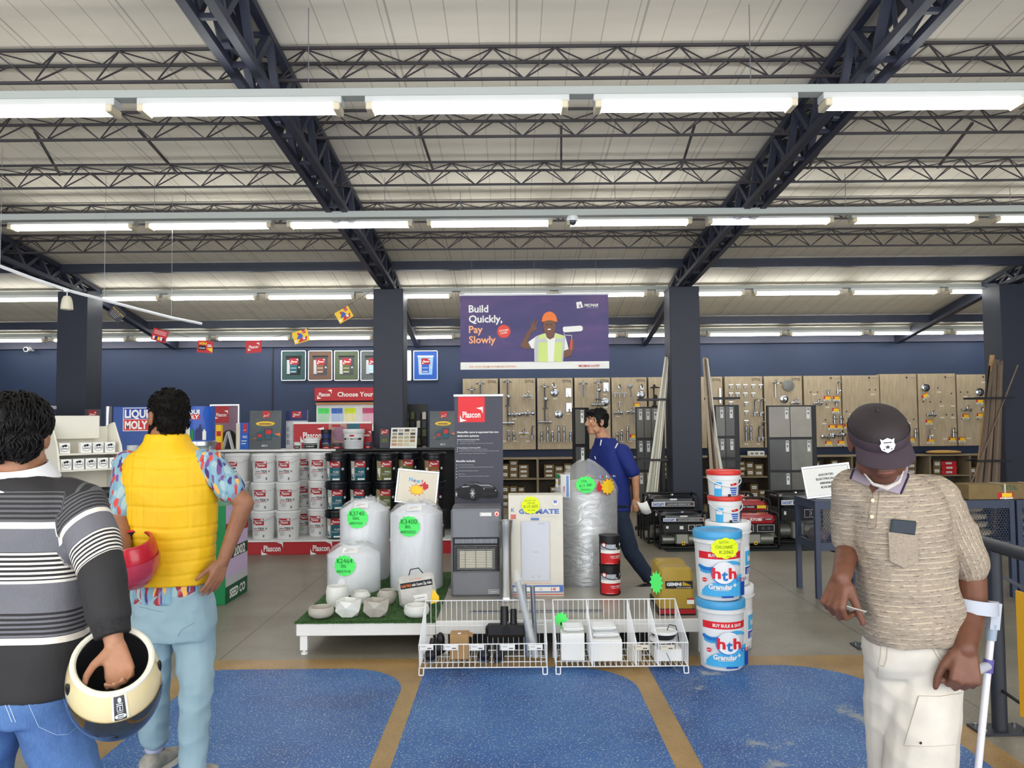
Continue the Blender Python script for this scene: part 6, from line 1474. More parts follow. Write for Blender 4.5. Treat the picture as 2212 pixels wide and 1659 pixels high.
for tx,zx,zy,hh,wd,bd in(('MasterMix range is seperated into two',198,447,15,355,0.03),('distinctive systems:',198,478,15,188,0.03),('Universal Colourants System (UCS)',198,511,8,190,0.02),('Various paint technologies',222,527,7,130,0),('Designed to produce deep colours in various technologies',222,543,7,285,0),('Enhanced Basecoat Technology (EBT)',198,580,8,200,0.02),('A completely tinted for our American colourants',215,593,7,240,0),('12 Bases and 8 Chromatic tinting colourants making tinting',215,608,7,340,0),('easier and producing a wide range of colours',215,628,7,230,0),('Benefits Include:',190,693,15,163,0.03),('Two Seasonal Dimensions',210,726,7,130,0),('Consistent Colour Reproduction with standard colour devices',210,745,7,295,0),('Excellent Product Quality and finish',208,776,7,170,0),('Easy to use',208,803,7,55,0),('Universal Tinter System to tint a wide range of Products',208,822,7,262,0)):
 u,v=bq(zx,zy);d.text(tx,u,v,hh*S,1 if bd>=0.02 else 2,bold=bd,wid=wd*S,left=True)
for zx,zy in((202,527),(202,545),(200,596),(200,612),(194,726),(194,752),(193,780),(192,806),(191,832)):u,v=bq(zx,zy);d.disc(u,v,3.5*S,1,n=8)
car=[(180,975),(182,930),(240,905),(265,885),(310,868),(360,872),(400,893),(470,893),(520,915),(545,965),(540,1000),(470,1010),(395,1000),(345,1030),(300,1018),(240,1010)]
d.poly([bq(*q)for q in car],3)
for zx,zy,rx,ry in((190,975,14,32),(328,968,28,55)):u,v=bq(zx,zy);d.disc(u,v,rx*S,4,ry=ry*S);d.disc(u,v,rx*S*0.82,5,ry=ry*S*0.82);d.star(u,v,rx*S*0.85,rx*S*0.25,6,2,sy=ry/rx)
d.poly([bq(*q)for q in((262,888),(305,872),(350,875),(380,892),(300,900))],5);d.poly([bq(*q)for q in((390,905),(470,900),(515,925),(430,925))],5);d.poly([bq(*q)for q in((345,880),(395,896),(470,896),(512,915),(468,902),(392,902))],2);d.poly([bq(*q)for q in((240,908),(300,905),(300,911),(240,916))],2);d.disc(*bq(425,930),5*S,2,n=8);d.disc(*bq(525,945),5*S,2,n=8);d.poly([bq(*q)for q in((400,965),(530,962),(520,985),(410,990))],4)
d.build('print',[mat('bright_red_print',(226,30,40),0.45),PAPER,LGREY,INK,BLACK,DARKGREY],r)
# ------------------------------------------------------------------ chlorine buckets at the right end
def hth(label,x_,y_,z_,rz,group,lidm,front):
 R0,R1,BH=0.132,0.146,0.436
 r=pail(label,group,R0,R1,BH,WB,lidm,WB,name='chlorine_bucket',lidh=0.05,hang=-0.1);r.location=(x_,y_,z_);r.rotation_euler=(0,0,rz)
 rf=radius_at(R0,R1,BH-0.08)
 d=DC(cylmap(rf),0.0008)
 if front:
  B=0.31
  d.rect(-0.17,0.035,0.15,B,4,18);d.rect(-0.17,B-0.045,0.15,B,0,18);d.text('BUY BULK & SAVE',0.0,B-0.022,0.02,1,bold=0.03,wid=0.19,fine=0.03)
  pts=[(-0.16+0.02*k,0.235-0.022*math.sin(k*0.42+0.3))for k in range(15)]
  for k in range(14):d.poly([pts[k],pts[k+1],(pts[k+1][0],pts[k+1][1]-0.045+0.002*k),(pts[k][0],pts[k][1]-0.045+0.002*k)],3)
  for k in range(8):d.poly([pts[k],pts[k+1],(pts[k+1][0],pts[k+1][1]-0.022),(pts[k][0],pts[k][1]-0.018)],2)
  for k in range(10):u=-0.13+0.024*k;t0=0.035;hgt=[0.03,0.06,0.075,0.085,0.085,0.08,0.09,0.1,0.12,0.13][k];hg2=[0.06,0.075,0.085,0.085,0.08,0.09,0.1,0.12,0.13,0.14][k];d.poly([(u,t0),(u+0.0242,t0),(u+0.0242,t0+hg2),(u,t0+hgt)],3)
  d.disc(-0.005,0.182,0.067,2,ry=0.070,n=32);d.disc(-0.003,0.186,0.063,4,ry=0.069,n=32)
  d.text('h',-0.043,0.184,0.066,0,bold=0.035,fine=0.03,wid=0.044);d.text('t',-0.001,0.172,0.066,2,bold=0.035,fine=0.03,wid=0.032);d.text('h',0.042,0.184,0.066,0,bold=0.035,fine=0.03,wid=0.044)
  d.text('Granular',-0.022,0.098,0.03,1,bold=0.04,wid=0.125,fine=0.03);d.text('+',0.052,0.108,0.03,1,bold=0.04);d.rect(-0.06,0.075,0.02,0.078,1,4)
  d.disc(-0.105,0.138,0.014,0,n=16);d.text('NEW',-0.105,0.138,0.007,1,bold=0.02)
  d.rect(0.095,0.036,0.128,0.125,5,5)
  for k,mm in enumerate((2,0,2,0)):d.rect(0.068+0.019*k,0.13,0.083+0.019*k,0.15,mm);d.text(('+','v','*','+')[k],0.075+0.019*k,0.14,0.011,1,bold=0.03)
  d.rect(-0.02,0.032,0.04,0.042,5,3)
 else:
  d.rect(0.03,0.06,0.2,0.27,4,12);d.rect(0.04,0.14,0.16,0.24,3,8);d.rect(0.04,0.08,0.16,0.13,5,8);d.text('hth',0.1,0.19,0.04,1,bold=0.04,fine=0.03)
  for k in range(4):d.rect(0.05,0.085+0.01*k,0.15,0.089+0.01*k,1,5)
 d.build('label',[mat('hth_red_print',(222,34,48),0.4),PAPER,mat('hth_blue_print',(36,120,200),0.4),SKYB,WHITEG,mat('hth_dark_blue_print',(26,70,170),0.4)],r)
 return r
BLID=mat('blue_lid',(70,160,212),0.35)
hxx=P(1555,1440,5.08).x;hyy=5.08
hth('white and blue chlorine bucket, bottom of the front stack',hxx+0.012,hyy,0.0,0.05,'chlorine buckets',BLID,True)
hb=hth('white and blue chlorine bucket on top of the front stack, with a yellow price',hxx,hyy,0.437,0.0,'chlorine buckets',BLID,True)
d=DC(cylmap(0.162),0.001);N=60;u,v=0.01,0.338
d.fan((u,v),[(u+(0.086+0.008*abs(math.sin(5*2*PI*k/N/2*2)))*math.cos(2*PI*k/N),v+0.9*(0.066+0.008*abs(math.sin(5*2*PI*k/N)))*math.sin(2*PI*k/N))for k in range(N)],0)
d.text('HTH',u-0.01,v+0.038,0.02,1,rot=0.05);d.text('CHLORINE',u-0.01,v+0.008,0.02,1,wid=0.11);d.text('K2062',u+0.005,v-0.022,0.022,1,wid=0.09);d.text('each',u+0.02,v-0.048,0.012,1);d.build('price_sticker',[YELC,PENY],hb)
bx_=1.505;by_=5.5
hth('plain white chlorine bucket at the bottom of the rear stack',bx_+0.02,by_,0.0,0.35,'chlorine buckets',WHITEG,False);hth('plain white chlorine bucket, second of the rear stack',bx_+0.01,by_,0.437,0.35,'chlorine buckets',WHITEG,False)
RLID=mat('red_lid',(206,56,46),0.35)
x_=P(1566,1110,by_-0.03).x
for q,lb in enumerate(('small white tub with red lid, lower of two on the rear bucket stack','small white tub with red lid and blue label topmost on the stack')):
 r=pail(lb,'small red lidded tubs',0.101,0.109,0.178,WB,RLID,WB,name='chemical_tub',lidh=0.032,hang=-0.9);r.location=(x_-0.006*q,by_-0.03,0.8745+q*0.1785-(0.0));r.rotation_euler=(0,0,0.15)
 d=DC(cylmap(radius_at(0.101,0.109,0.115)),0.0007);d.rect(-0.11,0.0,-0.055,0.1,0,5);d.rect(-0.105,0.055,-0.06,0.08,1,3);d.poly([(0.0,0.085),(0.05,0.095),(0.06,0.075),(0.01,0.07)],2);d.text('Tropical',0.03,0.08,0.014,2,bold=0.04,wid=0.06)
 for k in range(4):d.rect(0.0+0.004*k,0.052-0.014*k,0.055-0.003*k,0.061-0.014*k,3,4)
 d.rect(0.085,0.0,0.12,0.11,4,4);d.rect(-0.015,0.0,0.005,0.018,5,2);d.build('label',[SKYB,PAPER,RED,BLUE,NAVYP,INK],r)
# ================================================================== generators on the dark mat
o=MB().box(1.83,4.3,9.33,10.25,0.0,0.008).build('floor_mat',mat('dark_green_mat',(30,40,40),0.85,var=0.1));tag(o,'dark green mat on the floor under the generators','mat')
REDT=mat('red_gloss_tank',(170,24,34),0.25,coat=0.4);BLKT=mat('black_gloss_tank',(24,27,34),0.28,coat=0.3);ENG=mat('engine_alloy',(150,150,142),0.4,metal=0.6)
def generator(label,x0,x1,D_,dep,h,kind,brand,rz=0.0):
 w=x1-x0
 r=thing('generator',label,'generator',((x0+x1)/2,D_,0.0085),rz,'portable generators on the mat');hw=w/2;rr=0.014
 m=MB()
 for sx in(-1,1):
  xx=sx*(hw-rr);c=0.05
  m.tube([(xx,c,rr),(xx,rr,c),(xx,rr,h-c),(xx,c,h-rr),(xx,dep-c,h-rr),(xx,dep-rr,h-c),(xx,dep-rr,c),(xx,dep-c,rr)],rr,8,closed=True)
 for yy in(0.05,dep-0.05):m.tube([(-hw+rr,yy,rr),(hw-rr,yy,rr)],rr,8)
 for yy,zz in((dep-rr,h*0.5),(dep-0.05,h-rr)):m.tube([(-hw+rr,yy,zz),(hw-rr,yy,zz)],rr*0.9,8)
 m.build('tube_frame',BLACK,r)
 tm=REDT if kind=='red' else BLKT;ht=h*0.70
 rings=[]
 for z_,k in((ht,0.94),(ht+(h-ht)*0.35,1.0),(ht+(h-ht)*0.7,0.96),(h*0.965,0.72)):
  a,d0,d1=(hw-0.035)*k,dep/2-(dep/2-0.02)*k,dep/2+(dep/2-0.03)*k;c=0.04*k
  rings.append([(-a+c,d0,z_),(a-c,d0,z_),(a,d0+c,z_),(a,d1-c,z_),(a-c,d1,z_),(-a+c,d1,z_),(-a,d1-c,z_),(-a,d0+c,z_)])
 m=MB();m.loft(rings,True,True);m.build('fuel_tank',tm,r,sharp=35)
 m=MB();m.cyl((0.02,dep*0.4,h*0.96),(0.02,dep*0.4,h*0.99),0.03,0.026,16);m.build('fuel_cap',CHROME if kind!='red' else BLACK,r)
 m=MB();m.box(-hw+0.05,hw-0.05,0.03,0.12,h*0.44,h*0.695,c=0.006);m.build('control_panel',BLACK,r)
 m=MB();m.box(-hw*0.3,hw*0.25,0.06,dep-0.1,0.05,h*0.42,c=0.015);m.cyl((hw*0.25,dep*0.4,h*0.24),(hw*0.8,dep*0.4,h*0.24),h*0.17,seg=18);m.cyl((-hw*0.78,dep*0.45,h*0.22),(-hw*0.3,dep*0.45,h*0.22),h*0.13,seg=14);m.build('engine',ENG,r)
 d=DC(plane((0,0.0285,0)),0.0008)
 if kind=='red':
  d.rect(-hw*0.72,h*0.47,-hw*0.1,h*0.67,1);d.rect(-hw*0.70,h*0.48,-hw*0.12,h*0.66,0);d.rect(hw*0.05,h*0.47,hw*0.78,h*0.67,1);d.rect(hw*0.07,h*0.48,hw*0.76,h*0.66,0);d.rect(-hw*0.4,h*0.53,-hw*0.22,h*0.63,1)
  for k in(0.3,0.55):d.disc(hw*k,h*0.57,0.022,3,n=14)
 else:
  d.rect(-hw*0.7,h*0.56,-hw*0.6,h*0.63,1);d.rect(-hw*0.15,h*0.54,0.0,h*0.63,1);d.rect(hw*0.2,h*0.5,hw*0.46,h*0.66,1);d.rect(hw*0.22,h*0.51,hw*0.44,h*0.65,0);d.rect(hw*0.5,h*0.5,hw*0.76,h*0.66,1);d.rect(hw*0.52,h*0.51,hw*0.74,h*0.65,0)
 d.build('sockets_and_meters',[INK,PAPER,YEL,DARKGREY],r)
 d=DC(plane((0,0.0188,0)),0.0008)
 if kind=='red':d.text(brand,0,h*0.82,h*0.07,1,bold=0.06,wid=w*0.24);d.rect(hw*0.35,h*0.8,hw*0.7,h*0.85,0);d.rect(hw*0.4,h*0.815,hw*0.65,h*0.835,1)
 elif kind=='redlabel':d.rect(-hw*0.8,h*0.79,hw*0.82,h*0.86,0);d.text('GENERATOR TG4000',-hw*0.1,h*0.825,h*0.035,1,bold=0.03,wid=w*0.45);d.rect(hw*0.45,h*0.79,hw*0.8,h*0.86,2)
 else:
  d.rect(-hw*0.82,h*0.755,hw*0.82,h*0.85,1);d.rect(-hw*0.3,h*0.765,hw*0.8,h*0.84,3);d.text(brand,-hw*0.56,h*0.80,h*0.05,4,bold=0.05,wid=w*0.22);d.text('GASOLINE GENERATOR',hw*0.22,h*0.80,h*0.035,1,wid=w*0.44);d.disc(hw*0.74,h*0.80,0.008,5,n=10);d.rect(-0.04,h*0.88,0.05,h*0.915,1)
 d.build('label',[INK,PAPER,YEL,DARKGREY,BLUE,RED],r)
 d=DC(plane((0,0.055,0)),0.0008);d.rect(-hw*0.05,h*0.1,hw*0.08,h*0.2,0);d.rect(-hw*0.02,h*0.12,hw*0.05,h*0.16,1);d.build('warning_label',[YEL,INK],r)
 return r
gx=lambda px,D_:P(px,1150,D_).x
generator('black generator with a white DAYLIFT strip, in front on the mat',gx(1424,9.42),gx(1531,9.42),9.42,0.4,0.445,'black','DAYLIFT')
generator('taller black generator behind the DAYLIFT one, before the pillar',gx(1399,9.86),gx(1512,9.86),9.86,0.4,0.62,'black','DAYLIFT')
generator('red and black generator lettered RYOBI, in front',gx(1583,9.42),gx(1686,9.42),9.42,0.38,0.43,'red','RYOBI')
g=generator('red generator with a yellow tipped label strip behind the RYOBI one',gx(1556,9.82),gx(1668,9.82),9.82,0.36,0.555,'redlabel','')
for c in g.children:
 if c.name.startswith('fuel_tank')or c.name.startswith('control_panel'):c.data.materials[0]=REDT
g=generator('red topped generator furthest back, at the foot of the right trim strips',gx(1530,10.28),gx(1632,10.28),10.28,0.36,0.575,'redlabel','')
for c in g.children:
 if c.name.startswith('fuel_tank'):c.data.materials[0]=REDT
generator('black framed generator at the right end, beside the blue mesh bin',gx(1680,9.8),gx(1782,9.8),9.8,0.42,0.64,'black','DAYLIFT',0.1)
# ================================================================== tile sample racks
TILES=[mat('tile_%d'%k,c,0.25,var=v,vscale=5)for k,(c,v)in enumerate((((142,136,126),0.06),((152,146,134),0.08),((66,67,65),0.08),((116,115,106),0.15),((82,84,82),0.1),((104,102,95),0.1),((98,94,84),0.1)))]
def tile_rack(label,px0,px1,ytop,D_,cols_,rz,seq):
 a=P(px0,ytop,D_);b=P(px1,ytop,D_);w=(b.x-a.x)/math.cos(rz);zt=a.z
 r=thing('tile_rack',label,'tile rack',((a.x+b.x)/2,D_,0),rz,'tile sample racks');hw=w/2
 MB().box(-hw-0.02,hw+0.07,0.0,0.035,0.05,zt+0.02,c=0.004).build('frame',BLACK,r);MB().box(-hw-0.02,hw+0.07,-0.2,0.25,0,0.05,c=0.004).build('foot',BLACK,r)
 rows=3;th=0.43
 for j in range(rows):
  for i in range(cols_):
   x0=-hw+i*w/cols_+0.004;x1=x0+w/cols_-0.008;z1=zt-j*(th+0.035);z0=z1-th
   t_=MB().box(x0,x1,-0.012,-0.0005,z0,z1,c=0.001).build('tile',TILES[seq[(j*cols_+i)%len(seq)]],r)
   d=DC(plane((0,-0.0125,0)));lx=x1-0.045 if cols_>1 else x1-0.04;d.rect(lx-0.022,z1-0.17,lx+0.022,z1-0.015,0);d.rect(lx-0.018,z1-0.035,lx+0.018,z1-0.026,1);d.rect(lx-0.018,z1-0.05,lx+0.018,z1-0.042,1);d.rect(lx-0.01,z1-0.11,lx+0.01,z1-0.075,2);d.build('tile_label',[PAPER,INK,GREYINK],t_)
tile_rack('tile rack with two columns of grey tiles beside the electricals sign',1659,1752,879,11.0,2,0.0,(0,1,2,3,4,6))
tile_rack('narrow tile rack of dark tiles behind the right trim strips',1545,1586,878,11.3,2,0.0,(5,2,4,2,4,4))
tile_rack('tile rack of three glossy tile columns behind the left trim strips',1376,1422,882,11.3,3,-0.3,(5,6,5,4,4,2))
tile_rack('narrow tile rack just left of the blue shirt',1241,1263,884,9.6,1,0.5,(5,4,6))
# ================================================================== trim strip racks
STR_W=mat('white_trim',(226,224,212),0.4,var=0.04);STR_G=mat('greenish_trim',(200,208,192),0.4);STR_B=mat('beige_trim',(186,168,140),0.45,var=0.06);STR_D=mat('brown_trim',(104,88,74),0.5,var=0.15,vscale=5);STR_K=mat('dark_trim',(52,48,46),0.45)
def strip(mm,label,p0,p1,w,h,group,up=(1,0,0)):
 o=MB().bar((0,0,0),p1-p0,h,w,up=up).build('trim_strip',mm);o.location=p0;tag(o,label,'trim strip',group)
def arms(label,xs,xe,ys_,D0,D1,zt,loc,post=None):
 r=thing('strip_rack',label,'rack',loc,group='black strip racks');q=Vector(loc)
 m=MB();m.box(-0.02,0.02,0,0.04,0,zt);m.build('post',BLACK,r)
 MB().box(-0.06,0.06,-0.1,0.14,0,0.0195).build('foot',BLACK,r)
 for z_ in ys_:
  m=MB()
  for dy in(-0.1,0.12):m.bar((xs-q.x,dy,z_),(xe-q.x,dy,z_),0.025,0.03)
  m.bar((0,-0.1,z_),(0,0.13,z_),0.024,0.024);m.build('arm',BLACK,r)
z1_,z2_=P(1440,863,10.5).z,P(1440,993,10.5).z
arms('black strip rack on the left side of the right-centre pillar',P(1379,863,10.55).x,P(1438,863,10.55).x,(z1_,z2_),10.4,10.7,1.92,(P(1432,900,10.55).x,10.55,0))
arms('black strip rack on the right side of the right-centre pillar',P(1526,863,10.95).x,P(1594,863,10.95).x,(z1_+0.02,z2_-0.02),10.4,10.7,2.45,(P(1531,900,10.95).x,10.95,0))
rg=random.Random(21)
st_=thing('low_bench','low black bench under the left trim strips','bench',(P(1398,1100,10.5).x,10.5,0));MB().box(-0.12,0.14,-0.12,0.12,0.3,0.33).build('top',BLACK,st_)
for sx in(-0.105,0.125):
 for sy in(-0.1,0.1):MB().box(sx-0.012,sx+0.012,sy-0.012,sy+0.012,0,0.2999).build('leg',BLACK,st_)
for k in range(9):
 D_=10.46+0.016*(k%3);p0=P(1391+3.0*k,1100,D_);p0.z=0.332;p1=P(1437.5+1.0*k,770+rg.uniform(0,6),D_)
 strip([STR_W,STR_G,STR_W,STR_B][k%4]if k!=4 else STR_G,'pale trim strip in the bundle leaning on the left of the right-centre pillar',p0,p1,0.018,0.011,'pale trim strips left of the pillar')
for k in range(9):
 D_=10.80+0.014*(k%3);p0=P(1540+4.2*k,1092,D_);p1=P(1519+1.5*k,772+rg.uniform(0,8)+(80 if k>6 else 0),D_);p0=p0+(p0-p1)*((p0.z-0.004)/(p1.z-p0.z))
 strip([STR_B,STR_D,STR_B,STR_W,STR_W][min(4,k//2)],'trim strip in the bundle leaning on the right of the right-centre pillar',p0,p1,0.02,0.012,'trim strips right of the pillar')
for k in range(3):
 D_=10.86;p0=P(1533+3*k,1092,D_);p0.z=0.003;p1=P(1529+2.5*k,768+8*k,D_);strip(STR_K,'thin dark trim strip standing upright beside the right bundle',p0,p1,0.008,0.008,'dark trim strips right of the pillar')
# brown strips at the right edge
D_=10.05
r=thing('strip_rack','black strip rack holding the brown strips at the right edge','rack',(P(2105,1100,10.2).x,10.2,0),group='black strip racks');q=r.location
m=MB();m.bar((0,0,0.02),P(2137,790,10.2)-q,0.04,0.04);m.build('post',BLACK,r);MB().box(-0.15,0.3,-0.22,0.02,0,0.02).build('foot',BLACK,r)
for y_,xa,xb in((861,2083,2168),(994,2088,2160)):
 z_=P(2100,y_,10.2).z;m=MB()
 for dy in(-0.22,0.01):m.bar((P(xa,y_,10.2).x-q.x,dy,z_),(P(xb,y_,10.2).x-q.x,dy,z_),0.022,0.026)
 m.build('arm',BLACK,r)
for k in range(9):
 DD=10.07+0.02*(k%3);p1=P(2143+2.6*k,776+(rg.uniform(0,26)if k!=3 else 0),DD);p0=P(2112+5.6*k,1040,DD);p0=p0+(p0-p1)*((p0.z-0.024)/(p1.z-p0.z))
 strip([STR_D,STR_B,STR_D][k%3]if k%3!=1 else mat('brown_grey_trim',(128,108,88),0.5,var=0.12,vscale=5),'brown trim strip in the bundle beside the pillar at the right edge',p0,p1,0.036,0.012,'brown trim strips at the right edge')
p0=P(2141,935,10.05);p1=P(2199,788,10.05);p0=p0+(p0-p1)*((p0.z-0.022)/(p1.z-p0.z));strip(mat('brown_grey_trim',(0,0,0)),'single thin brown strip leaning apart from the brown bundle',p0,p1,0.012,0.012,None)
p1=P(2154,766,10.1);p0=P(2150,800,10.1);p0=p0+(p0-p1)*((p0.z-0.022)/(p1.z-p0.z));o=MB().cyl((0,0,0),p1-p0,0.03,seg=14).build('cardboard_tube',CARD);o.location=p0+Vector((0,0.1,0));tag(o,'tan cardboard tube standing tallest among the brown strips','tube')
# ================================================================== blue mesh bins
def meshpanel(m,o_,u,v,W_,H_,s=0.024,t_=0.0048):
 o_=Vector(o_);u=Vector(u);v=Vector(v);n=u.cross(v)
 def seg(a,b):
  d=(b-a).normalized();c=d.cross(n)*t_/2
  m.add([a-c,a+c,b+c,b-c],[(0,1,2,3)])
 k_=1.7;L=-H_/k_
 while L<W_+H_/k_:
  for sg in(1,-1):
   pts=[]
   z0,z1=0.0,H_
   if sg==1:lo,hi=max(0,-L*k_),min(H_,(W_-L)*k_)
   else:lo,hi=max(0,(L-W_)*k_),min(H_,L*k_)
   if hi-lo>0.004:seg(o_+u*(L+sg*lo/k_)+v*lo,o_+u*(L+sg*hi/k_)+v*hi)
  L+=s
def bin_(label,x0,x1,D0,D1,zt,zl,top=False):
 xc=(x0+x1)/2;r=thing('mesh_bin',label,'bin',(xc,D0,0),group='blue steel mesh bins');hw=(x1-x0)/2;dp=D1-D0;lw=0.045
 for sx in(-1,1):
  for yy in(lw/2,dp-lw/2):MB().box(sx*(hw-lw/2)-lw/2,sx*(hw-lw/2)+lw/2,yy-lw/2,yy+lw/2,0,zt,c=0.002).build('leg',CORP,r)
 for z0,z1 in((zt-0.07,zt),(zl,zl+0.07)):
  for yy in(0.003,dp-0.028):MB().box(-hw+lw,hw-lw,yy,yy+0.025,z0,z1).build('rail',CORP,r)
  for sx in(-1,1):MB().box(sx*(hw-0.016)-0.0125,sx*(hw-0.016)+0.0125,lw,dp-lw,z0,z1).build('rail',CORP,r)
 MB().box(-hw+lw,hw-lw,0.03,dp-0.03,zl,zl+0.012).build('floor_plate',CORP,r)
 m=MB();meshpanel(m,(-hw+lw,0.02,zl+0.07),(1,0,0),(0,0,1),2*hw-2*lw,zt-zl-0.14);m.build('mesh_panel',CORP,r)
 for sx in(-1,1):m=MB();meshpanel(m,(sx*(hw-0.016),lw,zl+0.07),(0,1,0),(0,0,1),dp-2*lw,zt-zl-0.14);m.build('mesh_panel',CORP,r)
 if top:MB().box(-hw,hw,0,dp,zt,zt+0.006).build('top_plate',CORP,r)
 return r
BZ,BL=0.85,0.42
bin_('blue steel mesh bin carrying the white electricals sign',2.66,3.22,6.86,7.36,BZ,BL,True)
bin_('blue steel mesh bin full of beige rolls, behind the striped sleeve',3.72,4.42,6.86,7.36,BZ,BL)
bin_('blue steel mesh bin at the right edge of the view',4.44,5.2,6.86,7.36,BZ,BL)
CRUM=mat('crumpled_grey_film',(150,144,140),0.35,var=0.35,vscale=30,bump=1.0,bscale=35);BEI=mat('beige_cloth',(196,182,150),0.85,var=0.08,bump=0.3,bscale=25)
def lump(name,label,cat,c,r3,mm,seed,group=None):
 rg=random.Random(seed);m=MB();m.sph((0,0,r3[2]),r3,22,14);ph=[rg.uniform(0,6)for _ in range(6)]
 m.v=[(x*(1+0.09*math.sin(9*y/r3[1]+ph[0])+0.06*math.sin(7*z/r3[2]+ph[1])),y*(1+0.08*math.sin(6*x/r3[0]+ph[2])),max(0.0,z*(1+0.08*math.sin(8*x/r3[0]+ph[3]))))for x,y,z in m.v]
 o=m.build(name,mm);o.location=c;tag(o,label,cat,group)
zi=BL+0.0125
lump('plastic_bag','crumpled grey plastic bag at the front right of the bin under the sign','bag',(3.02,7.0,zi),(0.12,0.09,0.06),CRUM,1)
lump('plastic_bag','crumpled pinkish plastic bag at the left of the bin under the sign','bag',(2.80,7.16,zi),(0.085,0.12,0.08),mat('crumpled_pink_film',(150,128,124),0.4,var=0.3,vscale=26,bump=1.0,bscale=35),2)
for k in range(5):
 lump('rolled_cloth','beige rolled cloth in the mesh bin behind the sleeve, %s from the bottom'%ORD[k],'cloth',(4.08+0.02*(k%2)-0.012*k,7.08,zi+0.072*k),(0.27-0.012*k,0.15,0.038),BEI,10+k,'beige rolls in the mesh bin')
for k in range(4):
 lump('rolled_cloth','beige rolled cloth in the right edge mesh bin, %s from the bottom'%ORD[k],'cloth',(4.80,7.08,zi+0.07*k),(0.28,0.15,0.037),BEI,20+k,'beige rolls in the right edge bin')
r=thing('hanging_chain','short bright chain hanging inside the bin under the sign','chain',(2.87,6.93,0.843));m=MB()
for k in range(14):m.sph((0,0,-0.012-0.016*k),(0.004,0.004,0.008),8,6)
m.build('links',CHROME,r)
r=thing('swivel_stool','chrome swivel stool foot seen under the mesh bin','stool',(3.02,7.15,0));m=MB();m.lathe([(0.15,0.0),(0.15,0.01),(0.05,0.03),(0.02,0.04)],28);m.build('base',CHROME,r);MB().cyl((0,0,0.035),(0,0,0.36),0.018,seg=14).build('column',CHROME,r);m=MB();m.lathe([(0.10,0.36),(0.13,0.37),(0.13,0.395),(0.10,0.405),(0.001,0.405)],24);m.build('seat',BLACK,r)
# electricals sign
D_=7.0;c0=P(1790,1036,D_)
r=thing('electricals_sign','white framed sign reading ASSORTED ELECTRICALS on the mesh bin','sign',(c0.x,D_,BZ+0.0065));Rm=Matrix.Translation((0,0.02,0.165))@Matrix.Rotation(-0.10,4,'Y')@Matrix.Rotation(-0.18,4,'X');w,h=0.44,0.29
m=MB();m.M=Rm
for q_ in((-w/2,w/2,-h/2,-h/2+0.022),(-w/2,w/2,h/2-0.022,h/2),(-w/2,-w/2+0.022,-h/2+0.022,h/2-0.022),(w/2-0.022,w/2,-h/2+0.022,h/2-0.022)):m.box(q_[0],q_[1],-0.008,0.008,q_[2],q_[3],c=0.004)
m.build('frame',ALU,r);m=MB();m.M=Rm;m.box(-w/2+0.012,w/2-0.012,-0.003,0.006,-h/2+0.012,h/2-0.012);m.build('sheet',PAPER,r)
m=MB();m.prism([(0.0,0.0),(0.14,0.0),(0.05,0.2)],-0.1,0.1,lambda u,v,q_:(q_,u+0.03,v));m.build('stand',PAPER,r)
fn0=plane((0,-0.0036,0));d=DC(lambda a,b,e:Rm@fn0(a,b,e))
for k,tx in enumerate(('ASSORTED','ELECTRICALS','0003062','K15.00')):d.text(tx,-0.008-0.006*k,0.058-0.037*k,0.019,0,bold=0.03,wid=(0.14,0.18,0.11,0.09)[k])
d.build('lettering',INK,r)
# long carton on the bins
r=thing('long_carton','long brown carton lettered TOTAL lying across the mesh bins at right','box',(4.55,6.93,BZ+0.0005),0.04);MB().box(-0.5,0.5,0,0.2,0,0.135,c=0.003).build('box_body',mat('olive_brown_carton',(128,108,70),0.8,var=0.08),r)
d=DC(plane((0,-0.0005,0)));d.text('TOTAL',-0.13,0.105,0.04,0,bold=0.05,wid=0.16);d.rect(-0.24,0.005,-0.1,0.06,1);d.rect(-0.2,0.02,-0.11,0.055,2);d.rect(-0.22,0.005,-0.1,0.016,3);d.build('print',[mat('faded_green_print',(70,90,70),0.6),RED,YEL,PAPER],r)
m=MB()
for x_ in(-0.17,0.1):m.box(x_-0.006,x_+0.006,-0.002,0.202,-0.0,0.137)
m.build('straps',CREAM,r)
# ================================================================== pipe railing and yellow sign
PIPE=mat('dark_pipe',(52,55,62),0.4,metal=0.3,var=0.06)
RX=2.46
r=thing('pipe_railing','dark pipe railing on bolted foot plates, running past the crutch','railing',(RX,4.0,0))
m=MB();m.tube([(0.03,1.45,0.935),(0,0.1,0.935),(-0.05,-0.7,0.935),(-0.1,-2.3,0.935)],0.033,16);m.build('rail',PIPE,r)
for yy,xx in((1.45,0.03),(0.0,0.0),(-2.2,-0.095)):
 m=MB();m.cyl((xx,yy,0.012),(xx,yy,0.93),0.036,seg=20);m.build('post',PIPE,r)
 b_=MB().box(xx-0.13,xx+0.13,yy-0.07,yy+0.07,0,0.012,c=0.002).build('foot_plate',PIPE,r)
 for sx in(-0.1,0.1):
  for sy in(-0.045,0.045):m=MB();m.cyl((xx+sx,yy+sy,0.012),(xx+sx,yy+sy,0.022),0.01,seg=6);m.build('bolt',CHROME,b_)
m=MB();m.bar((0,0.0,0.8),(0.3,-0.02,0.62),0.018);m.build('brace',PIPE,r)
YS=mat('yellow_sign_board',(238,176,24),0.45)
r=thing('yellow_sign','yellow sign with white lettering hung under the pipe railing at the right edge','sign',(RX-0.02,3.8,0.15));MB().box(-0.005,0.005,-1.3,0.0,0,0.6,c=0.002).build('board',YS,r)
d=DC(plane((-0.0055,0,0),(0,-1,0),(0,0,1)));d.text('Af',0.075,0.39,0.09,0,bold=0.05,left=True);d.text('fro',0.075,0.24,0.09,0,bold=0.05,left=True);d.build('lettering',PAPER,r)
